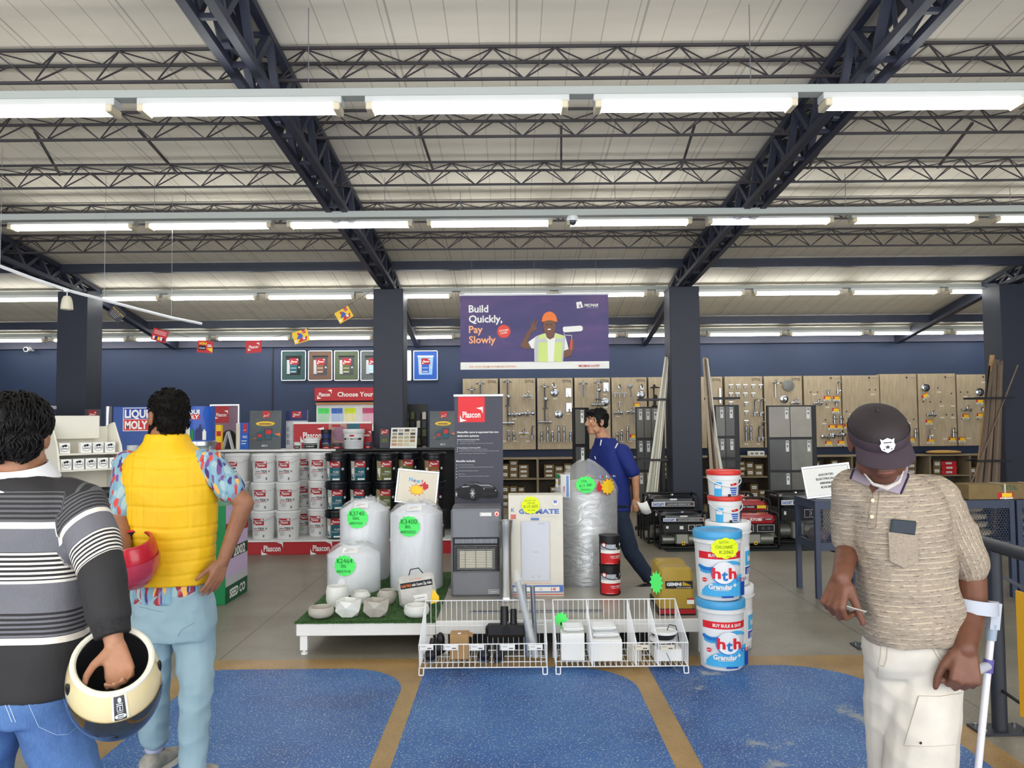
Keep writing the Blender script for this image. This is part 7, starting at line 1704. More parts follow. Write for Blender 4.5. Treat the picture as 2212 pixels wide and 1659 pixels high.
for yy,zz in((-0.1,0.6),(-1.15,0.6)):MB().cyl((0,yy,zz),(0,yy,0.76),0.004,seg=6).build('hanger',BLACK,r)
MB().cyl((0.0,0.0,0.06),(0.02,0.17,0.06),0.008,seg=8).build('spacer',BLACK,r)
# ================================================================== people
from mathutils import noise as _nz
from mathutils.bvhtree import BVHTree
V=Vector
def basis(fwd,up=(0,0,1)):
 f=V(fwd).normalized();u=V(up);r=f.cross(u).normalized();u=r.cross(f)
 return Matrix(((r.x,f.x,u.x),(r.y,f.y,u.y),(r.z,f.z,u.z)))
def head_volumes(mb,c,B,s=1.0,chin=1.0,capped=False):
 q=lambda x,y,z:V(c)+B@V((x,y,z))*s
 def el(x,y,z,rx,ry,rz):mb.sph(q(x,y,z),(rx*s,ry*s,rz*s),20,14,M=B)
 el(0,-0.015,0.015 if capped else 0.035,0.074,0.094,0.064 if capped else 0.086);el(0,0.026,-0.028,0.062,0.062,0.085);el(0,0.052,-0.090,0.034*chin,0.034,0.026)
 for sx in(-1,1):
  el(sx*0.042,0.056,-0.018,0.026,0.03,0.024);el(sx*0.048,0.015,-0.07,0.022,0.045,0.03)
  el(sx*0.079,-0.012,-0.005,0.010,0.024,0.034);el(sx*0.084,-0.018,0.008,0.006,0.018,0.022)
  mb.cap(q(sx*0.014,0.088,0.034),q(sx*0.044,0.074,0.036),0.011*s,0.009*s)
  el(sx*0.013,0.100,-0.026,0.010,0.012,0.009)
  el(sx*0.031,0.074,0.012,0.016,0.012,0.010)
 mb.cap(q(0,0.088,0.026),q(0,0.112,-0.018),0.009*s,0.013*s);el(0,0.108,-0.024,0.013,0.013,0.011)
 mb.cap(q(-0.02,0.084,-0.052),q(0.02,0.084,-0.052),0.008*s);mb.cap(q(-0.016,0.083,-0.067),q(0.016,0.083,-0.067),0.009*s)
 el(0,0.075,-0.06,0.03,0.022,0.022)
def face_parts(c,B,root,s=1.0,brow=INK,lip=None,lid=None):
 q=lambda x,y,z:V(c)+B@V((x,y,z))*s-root.location
 EYEW=mat('eye_white',(232,228,222),0.2);IRIS=mat('dark_iris',(46,30,22),0.15)
 for sx in(-1,1):
  m=MB();m.sph(q(sx*0.031,0.0765,0.012),0.0115*s,14,10);e=m.build('eye',EYEW,root)
  m=MB();m.sph(q(sx*0.031,0.0835,0.012),0.0058*s,12,8);m.build('iris',IRIS,e)
  m=MB();m.tube([q(sx*0.016,0.098,0.036),q(sx*0.03,0.094,0.041),q(sx*0.048,0.083,0.036)],[0.0035*s,0.0045*s,0.002*s],8);m.build('eyebrow',brow,root)
 if lip:
  m=MB();m.tube([q(-0.024,0.087,-0.058),q(-0.01,0.0945,-0.055),q(0,0.0945,-0.056),q(0.01,0.0945,-0.055),q(0.024,0.087,-0.058)],[0.002*s,0.0035*s,0.004*s,0.0035*s,0.002*s],8);m.build('lips',lip,root)
def hand_volumes(mb,w,f,n,t,curl,thumb=(0.5,0.75,0.35,0.4,0.4),s=1.0,spread=0.06):
 """w wrist, f finger direction, n palm facing, t thumb side; curl = bends of the four fingers"""
 w=V(w);f=V(f).normalized();n=(V(n)-f*f.dot(V(n))).normalized();t=(V(t)-f*f.dot(V(t))-n*n.dot(V(t))).normalized()
 off=(0.029,0.010,-0.010,-0.028);ln=(0.074,0.082,0.076,0.060);rad=(0.0088,0.009,0.0086,0.0076)
 for i in range(4):
  k=w+(f*(0.086-0.004*abs(i-1))+t*off[i])*s
  mb.cap(w+t*off[i]*0.55*s+f*0.008*s,k,0.0145*s,0.0115*s)
  c=curl[i]if isinstance(curl[0],(tuple,list))else curl
  a=0.0;p=k;d0=(f+t*off[i]*spread/0.03).normalized()
  for j,fr in enumerate((0.46,0.30,0.24)):
   a+=c[j];d=d0*math.cos(a)+n*math.sin(a);e=p+d*ln[i]*fr*s
   mb.cap(p,e,rad[i]*(1.06-0.1*j)*s,rad[i]*(0.96-0.12*j)*s);p=e
 b=w+(f*0.022+t*0.026+n*0.006)*s
 mb.cap(w+f*0.01*s,b,0.015*s,0.0165*s)
 d=(f*thumb[0]+t*thumb[1]+n*thumb[2]).normalized();p=b
 ax=thumb[3:]
 for j,(L_,r0,r1)in enumerate(((0.040,0.0155,0.012),(0.033,0.0115,0.0105),(0.027,0.0105,0.008))):
  if j:d=(d+(f*0.75-t*0.55+n*0.25)*ax[min(j-1,len(ax)-1)]).normalized()
  e=p+d*L_*s;mb.cap(p,e,r0*s,r1*s);p=e
 return p
def ring(c,lat,dep,w,d,n=28,ex=2.5):
 c=V(c);lat=V(lat).normalized();dep=V(dep).normalized();out=[]
 for k in range(n):
  a=2*PI*k/n;ca,sa=math.cos(a),math.sin(a)
  out.append(c+lat*(w*math.copysign(abs(ca)**(2/ex),ca))+dep*(d*math.copysign(abs(sa)**(2/ex),sa)))
 return out
def skin(mb,root,name,mats,voxel,smooth=4,wrinkle=0.0,wscale=(9,9,5),fn=None,attr=None,attr2=None):
 me=remesh(mb,voxel,smooth)
 if wrinkle or fn:
  nr=[v.normal.copy()for v in me.vertices]
  for v,n_ in zip(me.vertices,nr):
   p=v.co
   dsp=0.0
   if wrinkle:
    dsp+=wrinkle*(1-2.2*abs(_nz.noise(V((p.x*wscale[0]+3.1,p.y*wscale[1],p.z*wscale[2])))))+wrinkle*0.5*_nz.noise(V((p.x*22,p.y*22,p.z*16)))
   if fn:dsp+=fn(p)
   v.co=p+n_*dsp
 if attr:
  a=me.attributes.new('stripe','FLOAT','POINT')
  a.data.foreach_set('value',[attr(v.co)for v in me.vertices])
 if attr2:
  a=me.attributes.new('dark','FLOAT','POINT');a.data.foreach_set('value',[attr2(v.co)for v in me.vertices])
 bv=BVHTree.FromPolygons([v.co.copy()for v in me.vertices],[tuple(p.vertices)for p in me.polygons])
 me.transform(Matrix.Translation(-root.location))
 o=place_mesh(me,name,mats,root)
 return o,bv
def hit(bv,px,py,off=0.0,dflt=2.4):
 d=ray(px,py).normalized();h=bv.ray_cast(EYE,d)
 if h[0]is None:return None
 return h[0]-d*off
def patch(bv,poly,off,root,name,mm,n=10,thick=0.003,parent=None):
 """a piece of cloth or card lying on a garment: the outline is filled with a grid that follows the cloth"""
 xs=[p[0]for p in poly];ys=[p[1]for p in poly]
 def inside(x,y):
  r_=False;j=len(poly)-1
  for i in range(len(poly)):
   xi,yi=poly[i];xj,yj=poly[j]
   if(yi>y)!=(yj>y)and x<(xj-xi)*(y-yi)/(yj-yi)+xi:r_=not r_
   j=i
  return r_
 bm=bmesh.new();vs=[bm.verts.new((x,y,0))for x,y in poly];bm.faces.new(vs)
 x0,x1,y0,y1=min(xs),max(xs),min(ys),max(ys)
 for k in range(1,n):
  for co,no in(((x0+(x1-x0)*k/n,0,0),(1,0,0)),((0,y0+(y1-y0)*k/n,0),(0,1,0))):
   bmesh.ops.bisect_plane(bm,geom=bm.verts[:]+bm.edges[:]+bm.faces[:],plane_co=co,plane_no=no)
 bmesh.ops.triangulate(bm,faces=bm.faces);bm.verts.index_update()
 co=[];last=None
 for v in bm.verts:
  h=hit(bv,v.co.x,v.co.y,off);co.append(h)
 good=[c for c in co if c is not None]
 if not good:bm.free();return None
 yd=sum(c.y for c in good)/len(good)
 for i,v in enumerate(bm.verts):
  if co[i]is None or abs(co[i].y-yd)>0.35:co[i]=P(v.co.x,v.co.y,yd)
 m=MB();fs=[[v.index for v in f.verts]for f in bm.faces];n0=len(co)
 dv=[ray(v.co.x,v.co.y).normalized()*thick for v in bm.verts]
 be=[(e.verts[0].index,e.verts[1].index)for e in bm.edges if len(e.link_faces)==1]
 rl=root.location
 m.add([c-rl for c in co]+[c+d-rl for c,d in zip(co,dv)],fs+[[i+n0 for i in f[::-1]]for f in fs]+[[a,b,b+n0,a+n0]for a,b in be],True)
 bm.free()
 return m.build(name,mm,parent or root,sharp=50)
def seam(bv,pts,root,name,mm,r=0.0015,off=0.001,sub=6):
 ps=[]
 for i in range(len(pts)-1):
  for k in range(sub):
   a=k/sub;h=hit(bv,pts[i][0]*(1-a)+pts[i+1][0]*a,pts[i][1]*(1-a)+pts[i+1][1]*a,off)
   if h is not None:ps.append(h-root.location)
 h=hit(bv,pts[-1][0],pts[-1][1],off)
 if h is not None:ps.append(h-root.location)
 if len(ps)<2:return None
 m=MB();m.tube(ps,r,5);return m.build(name,mm,root)
def hair_mesh(c,B,root,mm,s=1.0,seed=1,n=420,L=0.035,vols=None,curl=1.0,low=-0.05,front=0.075,r=0.0042):
 c=V(c);m=MB();rg=random.Random(seed)
 for x,y,z,a,b,d in vols or((0,-0.026,0.05,0.083,0.096,0.082),(0,-0.058,-0.005,0.07,0.055,0.075)):
  m.sph(c+B@V((x,y,z))*s,(a*s,b*s,d*s),24,16,M=B)
 me=remesh(m,0.006,3)
 base=[(v.co.copy(),v.normal.copy())for v in me.vertices]
 for v,(p,n_)in zip(me.vertices,base):v.co=p+n_*0.005*_nz.noise(p*60)
 t=MB();t.v=[tuple(v.co)for v in me.vertices];t.f=[list(p.vertices)for p in me.polygons];t.mi=[0]*len(t.f);t.sf=[True]*len(t.f)
 bpy.data.meshes.remove(me)
 cand=[(p,n_)for p,n_ in base if(B.transposed()@(p-c)).z>low*s]
 for _ in range(n):
  p,n_=rg.choice(cand);loc=B.transposed()@(p-c)
  down=(B@V((0.15*math.copysign(1,loc.x),-0.35,-1))).normalized();d=(down-n_*down.dot(n_));d=(d.normalized()if d.length>0.05 else B@V((rg.uniform(-1,1),1,0))).normalized()
  side=n_.cross(d);k=rg.uniform(-1,1)*curl;pts=[];rr=[]
  for i in range(5):
   f=i/4;pts.append(p-n_*0.002+d*L*f*rg.uniform(0.8,1.1)+n_*0.010*math.sin(PI*f*0.9)+side*0.012*k*math.sin(2.2*f));rr.append(r*(1-0.85*f*f))
  t.tube(pts,rr,5)
 t.v=[tuple(V(v)-root.location)for v in t.v]
 return t.build('hair',mm,root,sharp=80)
def shoe(mb_root,heel,toe,root,upper,sole,w=0.045,name='shoe'):
 heel=V(heel);toe=V(toe);d=(toe-heel);L=d.length;f=d.normalized();r=f.cross(V((0,0,1)))
 m=MB();rings=[]
 for k,(t_,wd,h)in enumerate(((0.0,0.6,0.05),(0.06,0.85,0.075),(0.2,0.9,0.085),(0.4,0.85,0.075),(0.6,1.0,0.055),(0.82,0.95,0.042),(0.97,0.55,0.03))):
  rings.append(ring(heel+f*L*t_+V((0,0,0.018+h/2)),r,(0,0,1),w*wd,h/2+0.004,18,2.6))
 m.loft(rings,True,True);m.v=[tuple(V(v)-root.location)for v in m.v];o=m.build(name,upper,root,sharp=60)
 m=MB();out=[]
 for t_,wd in((0.0,0.55),(0.03,0.85),(0.25,0.9),(0.45,0.82),(0.65,1.05),(0.85,1.0),(0.97,0.7),(1.0,0.35)):out.append((t_,wd))
 pl=[heel+f*L*t_+r*w*wd for t_,wd in out]+[heel+f*L*t_-r*w*wd for t_,wd in out[::-1]]
 n=len(pl);m.add([(p.x-root.location.x,p.y-root.location.y,0.001)for p in pl]+[(p.x-root.location.x,p.y-root.location.y,0.026)for p in pl],[tuple(range(n))[::-1],tuple(range(n,2*n))]+[(k,(k+1)%n,n+(k+1)%n,n+k)for k in range(n)])
 m.build('sole',sole,o)
 return o
def skinmat(name,dark,light):
 t=NT(name,0.5);n=t.noise(22,detail=5);t.color(t.ramp(n,[(0.3,rgb(*dark)),(0.7,rgb(*light))]));n2=t.noise(180,detail=3);t.bump(n2,0.12,0.003);t.b.inputs['Specular IOR Level'].default_value=0.4
 t.b.inputs['Subsurface Weight'].default_value=0.05;t.b.inputs['Subsurface Radius'].default_value=(0.01,0.004,0.002);return t.m
SK_TAN=skinmat('tan_skin',(160,112,84),(176,128,98));SK_MID=skinmat('brown_skin',(138,92,66),(156,108,80));SK_DARK=skinmat('dark_brown_skin',(96,60,44),(116,74,55));SK_FAIR=skinmat('light_tan_skin',(176,126,96),(190,142,110))
HAIRB=mat('black_hair',(18,16,16),0.6,var=0.2,vscale=60,spec=0.25);HAIRD=mat('dark_brown_hair',(20,17,15),0.75,var=0.3,vscale=60,spec=0.15)
# ------------------------------------------------------------------ crash helmets carried upside down
def helmet(label,c,up,fwd,shell,s,stripe):
 r=thing('motorcycle_helmet',label,'helmet',c);B=basis(fwd,up);RX_,RY_,RZ_=0.119*s,0.150*s,0.152*s;zc=-0.082*s
 def pt(az,z,k=1.0,e=0.0):
  f=math.sqrt(max(0.0,1-(z/RZ_)**2));q=V(((RX_*k*f+e)*math.sin(az),(RY_*k*f+e)*math.cos(az),z*k+(e if z>0.1*s else 0)));return B@q
 NS=44;zs=[zc+(RZ_*0.9999-zc)*(1-(1-i/16)**1.6)for i in range(17)]
 m=MB();m.loft([[pt(2*PI*k/NS,z)for k in range(NS)][::-1]for z in zs],True,False);m.build('shell',shell,r)
 m=MB();m.loft([[pt(2*PI*k/NS,z,0.90)for k in range(NS)]for z in[zc*1.09]+zs[1:]],True,False);m.build('lining',mat('dark_helmet_lining',(38,36,40),0.95,bump=0.3),r)
 m=MB();m.tube([pt(2*PI*k/NS,zc,0.955)for k in range(NS)],0.0085*s,8,closed=True);m.build('rim',mat('helmet_rim_white',(228,224,206),0.4)if stripe else shell,r)
 V0,V1,A=-0.012*s,0.088*s,1.45
 m=MB();N_=30;rows=9;vs=[];fs=[]
 for j in range(rows+1):
  for i in range(N_+1):vs.append(pt(-A+2*A*i/N_,V0+(V1-V0)*j/rows,1.0,0.005*s))
 for j in range(rows):
  for i in range(N_):a=j*(N_+1)+i;fs.append((a,a+N_+1,a+N_+2,a+1))
 m.add(vs,fs,True);m.build('visor',mat('smoked_visor',(112,100,78),0.06,metal=0.85,coat=1.0)if stripe else mat('pink_visor',(190,60,80),0.15,coat=0.6),r)
 if stripe:
  for sx in(-1,1):
   m=MB();m.sph(pt(sx*1.35,-0.045*s,1.0,0.0),(0.006,0.011,0.022),14,10,M=basis(V(pt(sx*1.35,0)).normalized().cross(V(up)),up));m.build('side_vent',BLACK,r)
  d=DC(lambda u,v,e:pt(-u/RY_,-v,1.0,0.0008+e),0.0006)
  d.rect(-0.024,0.014,0.026,0.078,3,4,6);d.rect(-0.017,0.014,0.019,0.078,0,4,6)
  d.disc(0.0,0.069,0.0062,1,n=16);d.rect(-0.009,0.060,0.011,0.062,1,2)
  d.rect(-0.008,0.042,0.010,0.058,1,3,2);d.rect(-0.0062,0.0438,0.0082,0.0562,0,3,2);d.text('S',0.001,0.05,0.009,1,bold=0.03);d.rect(-0.008,0.039,0.010,0.0405,1,2)
  d.disc(0.001,0.029,0.0165,1,n=26,ry=0.0075);d.text('ZENITH',0.001,0.0315,0.0034,0,bold=0.03,wid=0.020)if False else None;d.rect(-0.008,0.0305,0.010,0.033,0,3);d.rect(-0.008,0.025,0.010,0.0275,0,3)
  d.build('stripe_badges',[DARKGREY,PAPER,CREAM,mat('helmet_pale_stripe',(246,240,214),0.35)],r)
 return r
def drop(p):return V((p.x,p.y,0))
# ================================================================== person in the striped sweater (left, back turned)
D0=2.3
Q=lambda x,y,d=0.0:P(x,y,D0+d)
root=thing('person','person with wavy dark hair in a grey, black and white striped sweater, back turned','person',drop(Q(40,1400)))
hc=Q(42,945,0.02);Bh=basis((-0.25,1,-0.03))
body=MB();head_volumes(body,hc,Bh,0.96)
nk=Q(40,1030,0.02);sR,sL=Q(176,1085,0.02),Q(-100,1080,0.02);pv=Q(40,1490,0.02)
eR,wR=Q(222,1245,-0.07),Q(246,1385,-0.12);eL,wL=Q(-150,1260,0.0),Q(-140,1400,-0.08)
body.cap(hc+V((0,-0.015,-0.04)),nk,0.054,0.062);body.limb([nk,Q(40,1200,0.02),pv],[0.06,0.09,0.08])
for S_,E_,W_ in((sR,eR,wR),(sL,eL,wL)):body.limb([nk+V((0,0,-0.06)),S_,E_,W_],[0.05,0.045,0.036,0.026])
hd=(Q(258,1445,-0.15)-wR).normalized()
hand_volumes(body,wR+hd*0.01,hd,(0.35,-0.9,0.1),(-1,-0.2,0),(0.5,0.8,0.6),s=1.0)
hand_volumes(body,wL,(0,0.05,-1),(1,0,0),(0,1,0),(0.25,0.3,0.2))
hipR,hipL=Q(96,1530,0.02),Q(-20,1530,0.02);kR,kL=Q(160,1690,0.0),Q(-42,1690,0.06);aR,aL=V((kR.x+0.03,2.32,0.09)),V((kL.x-0.02,2.42,0.09))
for h_,k_,a_ in((hipR,kR,aR),(hipL,kL,aL)):body.limb([pv,h_,k_,a_,a_+V((0,0.06,-0.05))],[0.07,0.05,0.04,0.03,0.027])
skin(body,root,'body',SK_TAN,0.0055,4)
hair_mesh(hc,Bh,root,HAIRB,1.0,5,900,0.038,curl=1.8,r=0.0036,low=-0.055,vols=((0,-0.024,0.048,0.086,0.1,0.084),(0,-0.058,0.0,0.076,0.055,0.07)))
m=MB();ty=D0+0.02
tors=[(1496,40,128,0.115),(1470,40,132,0.118),(1400,40,140,0.122),(1300,38,139,0.12),(1200,38,138,0.12),(1120,38,142,0.118),(1075,38,138,0.11),(1045,40,104,0.10),(1028,41,66,0.085)]
m.loft([ring(P(x,y,ty),(1,0,0),(0,1,0.0),w*ty/FPX,d)for y,x,w,d in tors],True,True)
for S_,E_,W_,k in((sR,eR,wR,1),(sL,eL,wL,-1)):
 m.limb([S_+V((-0.05*k,0,0.0)),S_+V((0.0,0,-0.02)),(S_+E_)/2,E_,E_*0.45+W_*0.55,W_+(E_-W_)*0.40],[0.075,0.078,0.071,0.062,0.058,0.052])
t=NT('striped_knit',0.85)
sv=t.attr('stripe');wv=t.math('GREATER_THAN',t.math('FRACT',t.math('MULTIPLY',sv,1/0.0135)),0.52)
K_,DG_,G_,W_c,LG_=rgb(44,42,43),rgb(72,71,74),rgb(112,112,118),rgb(232,226,214),rgb(96,95,98)
def zc_(y):return 1.6-(y-913)*2.19/1671
lev=[(1500,K_,K_),(1393,W_c,W_c),(1379,K_,G_),(1326,G_,G_),(1264,W_c,W_c),(1256,K_,W_c),(1196,G_,G_),(1146,W_c,W_c),(1130,K_,LG_),(1066,K_,K_)]
z0s,z1s=zc_(1520),zc_(1000);pos=lambda y:(zc_(y)-z0s)/(z1s-z0s)
fac=t.math('DIVIDE',t.math('SUBTRACT',sv,z0s),z1s-z0s)
ra=t.ramp(fac,[(max(0.0,pos(y)),a)for y,a,b in lev],'CONSTANT');rb=t.ramp(fac,[(max(0.0,pos(y)),b)for y,a,b in lev],'CONSTANT')
kn=t.noise(240,t.map((1,1,0.5)),detail=2);col_=t.mix(t.math('GREATER_THAN',t.attr('dark'),0.5),t.mix(wv,ra,rb),K_);t.color(t.mix(0.25,col_,t.mix(kn,rgb(20,20,22),rgb(200,198,196)),'SOFT_LIGHT'));t.bump(kn,0.3,0.004)
axis=[(sR+V((-0.04,0,0)),eR),(eR,wR)]
def sdist(p,a,b):
 ab=b-a;u=max(0,min(1,(p-a).dot(ab)/ab.length_squared));return(p-(a+ab*u)).length,u
xr=P(38+138,1200,ty).x
def sattr(p):
 d1,u1=sdist(p,sR,eR);d2,u2=sdist(p,eR,wR)
 out=max(0.0,abs((p.x-P(38,1200,ty).x))-0.165)
 if p.x>P(38,1200,ty).x and out>0 and min(d1,d2)<0.092 and(p.z<sR.z-0.02 or out>0.01):
  if d2<d1 and u2>0:return zc_(1300)
  z=sR.z+0.03-u1*(sR-eR).length*1.02
  z=z-0.03*((p.x-sR.x)/0.08)+0.012
  return max(z,zc_(1300))
 return p.z-0.012*math.cos((p.x-P(38,1200,ty).x)*6)+0.006
def dattr(p):
 d1,u1=sdist(p,sR,eR);d2,u2=sdist(p,eR,wR)
 if p.x-P(38,1200,ty).x<0.165 or min(d1,d2)>0.092:return 0.0
 if d2<d1 and u2>0:return 2.0
 return max(0.0,min(2.0,0.5+(zc_(1258)-sattr(p))*30))
sw_,bvs=skin(m,root,'sweater',MATS['striped_knit'],0.0075,5,0.004,(7,7,9),attr=sattr,attr2=dattr)
cf=MB();cf.tube([wR+(E2-wR)*0.26 if False else wR+(eR-wR)*0.30,wR+(eR-wR)*0.1,wR+(eR-wR)*0.08],[0.051,0.047,0.043],26);cf.v=[tuple(V(v)-root.location)for v in cf.v]
cf.build('cuff',mat('black_rib_knit',(38,36,37),0.9,var=0.3,vscale=90),root)
cm=MB();cr=[]
for z_,w,d in((-0.012,0.115,0.108),(0.0,0.108,0.10),(0.028,0.088,0.084),(0.037,0.08,0.076),(0.03,0.075,0.072)):cr.append(ring(nk+V((0,-0.005,0.0+z_)),(1,0,0),(0,1,0.25),w,d,32,2.1))
cm.loft(cr,True,False);cm.v=[tuple(V(v)-root.location)for v in cm.v];cm.build('collar',mat('white_collar_cloth',(226,226,228),0.8),root)
DEN=NT('blue_denim',0.8);n1=DEN.noise(6,detail=5);n2=DEN.noise(220,DEN.map((1,1,0.25)),detail=2)
DEN.color(DEN.mix(0.3,DEN.ramp(n1,[(0.3,rgb(44,76,128)),(0.7,rgb(68,106,158))]),DEN.mix(n2,rgb(30,60,120),rgb(120,160,210))));DEN.bump(n1,0.4,0.015)
m=MB();m.loft([ring(P(40,y,ty),(1,0,0),(0,1,0),w*ty/FPX,d)for y,w,d in((1460,112,0.10),(1500,122,0.115),(1545,124,0.12))],True,True)
for h_,k_,a_ in((hipR,kR,aR),(hipL,kL,aL)):m.limb([h_+V((0,-0.015,0.02)),h_*0.6+k_*0.4,k_,a_+V((0,0,-0.01))],[0.088,0.088,0.076,0.062])
jn,bvj=skin(m,root,'jeans',DEN.m,0.0075,5,0.006,(8,8,11))
ST=mat('pale_stitching',(176,196,216),0.8)
for pts in([(58,1512),(140,1489)],[(62,1520),(140,1497)],[(58,1512),(84,1570),(122,1587),(146,1586),(164,1572)],[(80,1565),(148,1546)],[(2,1490),(12,1525),(26,1560)],[(10,1490),(20,1525),(34,1560)]):seam(bvj,pts,root,'stitching',ST,0.0011)
patch(bvj,[(58,1512),(140,1489),(164,1572),(146,1586),(122,1587),(84,1570)],0.003,root,'back_pocket',DEN.m,8,0.003)
for a_ in(aR,aL):shoe(None,(a_.x,a_.y-0.06,0),(a_.x,a_.y+0.19,0),root,BLACK,DARKGREY)
CREAMH=mat('cream_helmet_gloss',(226,208,160),0.22,coat=0.6)
helmet('cream helmet with dark visor hanging upside down from the striped sleeve',Q(247,1472,-0.13),(-0.20,0.50,-0.84),(0.50,-0.72,-0.48),CREAMH,1.0,True)
# ================================================================== person in the yellow vest
D0=3.5
root=thing('person','person in a yellow quilted vest and pale blue trousers, hand on hip, back turned','person',drop(Q(375,1300)))
hc=Q(361,902,0.0);Bh=basis((-0.72,0.69,-0.05))
body=MB();head_volumes(body,hc,Bh,0.97)
nk=Q(364,968);sL,sR=Q(277,1003,0.0),Q(452,1000,-0.02);pv=Q(374,1275)
eL,wL=Q(258,1122,-0.06),Q(270,1192,-0.15);eR,wR=Q(528,1088,-0.03),Q(482,1212,-0.06)
body.cap(hc+V((0.01,-0.01,-0.04)),nk,0.056,0.064);body.limb([nk,Q(370,1120),pv],[0.055,0.08,0.07])
body.limb([nk+V((0,0,-0.05)),sL,eL,wL],[0.045,0.05,0.041,0.029]);body.limb([nk+V((0,0,-0.05)),sR,eR,wR],[0.045,0.05,0.042,0.027])
hand_volumes(body,wL,(0.25,-0.1,-1),(0.6,0.8,0),(0.3,-0.8,0),(0.5,0.6,0.5))
hd=(Q(462,1262,-0.1)-wR).normalized();hand_volumes(body,wR,hd,(-0.75,0.6,0.1),(-0.3,-0.4,-0.6),((0.15,0.25,0.2),(0.2,0.3,0.2),(0.25,0.3,0.2),(0.3,0.35,0.2)),(0.8,0.5,0.2,0.1,0.1),1.0,0.09)
hpL,hpR=Q(335,1330),Q(415,1330);kL,kR=Q(331,1462,0.02),Q(424,1470,-0.06);aL,aR=P(333,1612,3.6),P(416,1652,3.4)
for h_,k_,a_ in((hpL,kL,aL),(hpR,kR,aR)):body.limb([pv,h_,k_,a_,a_+V((0.0,0.05,-0.045))],[0.07,0.05,0.04,0.03,0.027])
skin(body,root,'body',SK_MID,0.0055,4)
hair_mesh(hc,Bh,root,HAIRD,1.0,8,420,0.02,curl=0.6,low=-0.07,r=0.003,vols=((0,-0.024,0.046,0.081,0.096,0.082),(0,-0.058,-0.01,0.072,0.052,0.075)))
m=MB();q_=lambda x,y,z:hc+Bh@V((x,y,z))*0.97
m.limb([q_(-0.062,0.01,-0.03),q_(-0.05,0.04,-0.085),q_(0,0.066,-0.106),q_(0.05,0.04,-0.085),q_(0.062,0.01,-0.03)],[0.016,0.022,0.024,0.022,0.016]);skin(m,root,'beard',HAIRD,0.006,2,0.002)
# floral shirt
t=NT('floral_shirt',0.7);mp=t.map((1,1,0.33),rot=(0.3,0.4,0.5));dn=t.noise(7,detail=3,dist=1.2)
vc=t.t.nodes.new('ShaderNodeTexVoronoi');vc.inputs['Scale'].default_value=62;vec=t.t.nodes.new('ShaderNodeMix');vec.data_type='VECTOR';vec.inputs[0].default_value=0.05
nc=t.t.nodes.new('ShaderNodeTexNoise');nc.inputs['Scale'].default_value=8;t.link(t.obj,nc.inputs['Vector']);t.link(mp,vec.inputs[4]);t.link(nc.outputs['Color'],vec.inputs[5]);t.link(vec.outputs[1],vc.inputs['Vector'])
sep=t.t.nodes.new('ShaderNodeSeparateColor');t.link(vc.outputs['Color'],sep.inputs[0])
pal=t.ramp(sep.outputs[0],[(0.0,rgb(130,170,186)),(0.3,rgb(160,186,188)),(0.42,rgb(64,44,110)),(0.55,rgb(204,70,58)),(0.7,rgb(236,178,90)),(0.8,rgb(112,70,130)),(0.9,rgb(150,40,56))],'CONSTANT')
ed=t.ramp(vc.outputs['Distance'],[(0.0,(0,0,0)),(0.55,(0,0,0)),(0.72,(1,1,1))]);t.color(t.mix(ed,pal,rgb(118,158,178)))
m=MB()
m.loft([ring(Q(x,y),(1,0,0),(0,1,0),w*D0/FPX,d)for y,x,w,d in((1296,370,82,0.118),(1270,371,80,0.115),(1200,372,78,0.11),(1050,366,88,0.11),(1000,364,84,0.10),(975,364,60,0.085))],True,True)
m.limb([sL+V((0.03,0,0)),sL,Q(264,1098,-0.045)],[0.06,0.062,0.056]);m.limb([sR+V((-0.03,0,0)),sR,Q(498,1056,-0.03)],[0.062,0.064,0.062])
skin(m,root,'shirt',MATS['floral_shirt'],0.007,3,0.004)
# vest
m=MB()
vr=[(1256,374,82,0.128),(1240,374,83,0.132),(1200,375,86,0.128),(1130,374,91,0.128),(1060,371,97,0.128),(1010,368,99,0.122),(985,366,88,0.112),(970,364,62,0.10),(955,362,47,0.085),(938,361,42,0.075)]
m.loft([ring(Q(x,y),(1,0,0),(0,1,0),w*D0/FPX,d,ex=2.4)for y,x,w,d in vr],True,True)
zs_=[Q(360,y).z for y in(985,1012,1050,1090,1135,1158,1180,1205,1232)];xs_=[Q(x,1100).x for x in(306,335,365,398,430)]
def quilt(p):
 d=0.0
 for z in zs_:d-=0.0042*math.exp(-((p.z-z+0.004*math.sin(p.x*20))/0.0055)**2)
 for x in xs_:d-=0.0022*math.exp(-((p.x-x)/0.005)**2)if p.z>zs_[4]else 0
 return d
YV=mat('yellow_quilted_cloth',(236,186,14),0.6,var=0.04,vscale=10,bump=0.25,bscale=30)
skin(m,root,'vest',YV,0.006,3,0.003,(12,12,6),fn=quilt)
LBT=NT('pale_blue_cotton',0.8);n1=LBT.noise(5,detail=4);LBT.color(LBT.ramp(n1,[(0.3,rgb(136,164,174)),(0.7,rgb(152,178,188))]));LBT.bump(LBT.noise(16,detail=3),0.25,0.01)
m=MB();m.loft([ring(Q(374,y),(1,0,0),(0,1,0),w*D0/FPX,d)for y,w,d in((1262,76,0.108),(1300,84,0.118),(1345,88,0.12),(1375,84,0.115))],True,True)
m.limb([hpL+V((0,0,0.0)),Q(328,1400),kL,kL*0.4+aL*0.6,aL+V((0,0,0.045))],[0.092,0.085,0.07,0.062,0.06]);m.limb([hpR,Q(420,1400),kR,kR*0.4+aR*0.6,aR+V((0,0,-0.01))],[0.09,0.086,0.071,0.06,0.053])
tr_,bvt=skin(m,root,'trousers',LBT.m,0.007,4,0.006,(10,10,13))
for pts in([(384,1375),(392,1360),(420,1345)],[(300,1310),(330,1318),(352,1322)]):seam(bvt,pts,root,'seam',mat('blue_grey_seam',(120,150,166),0.8),0.0012)
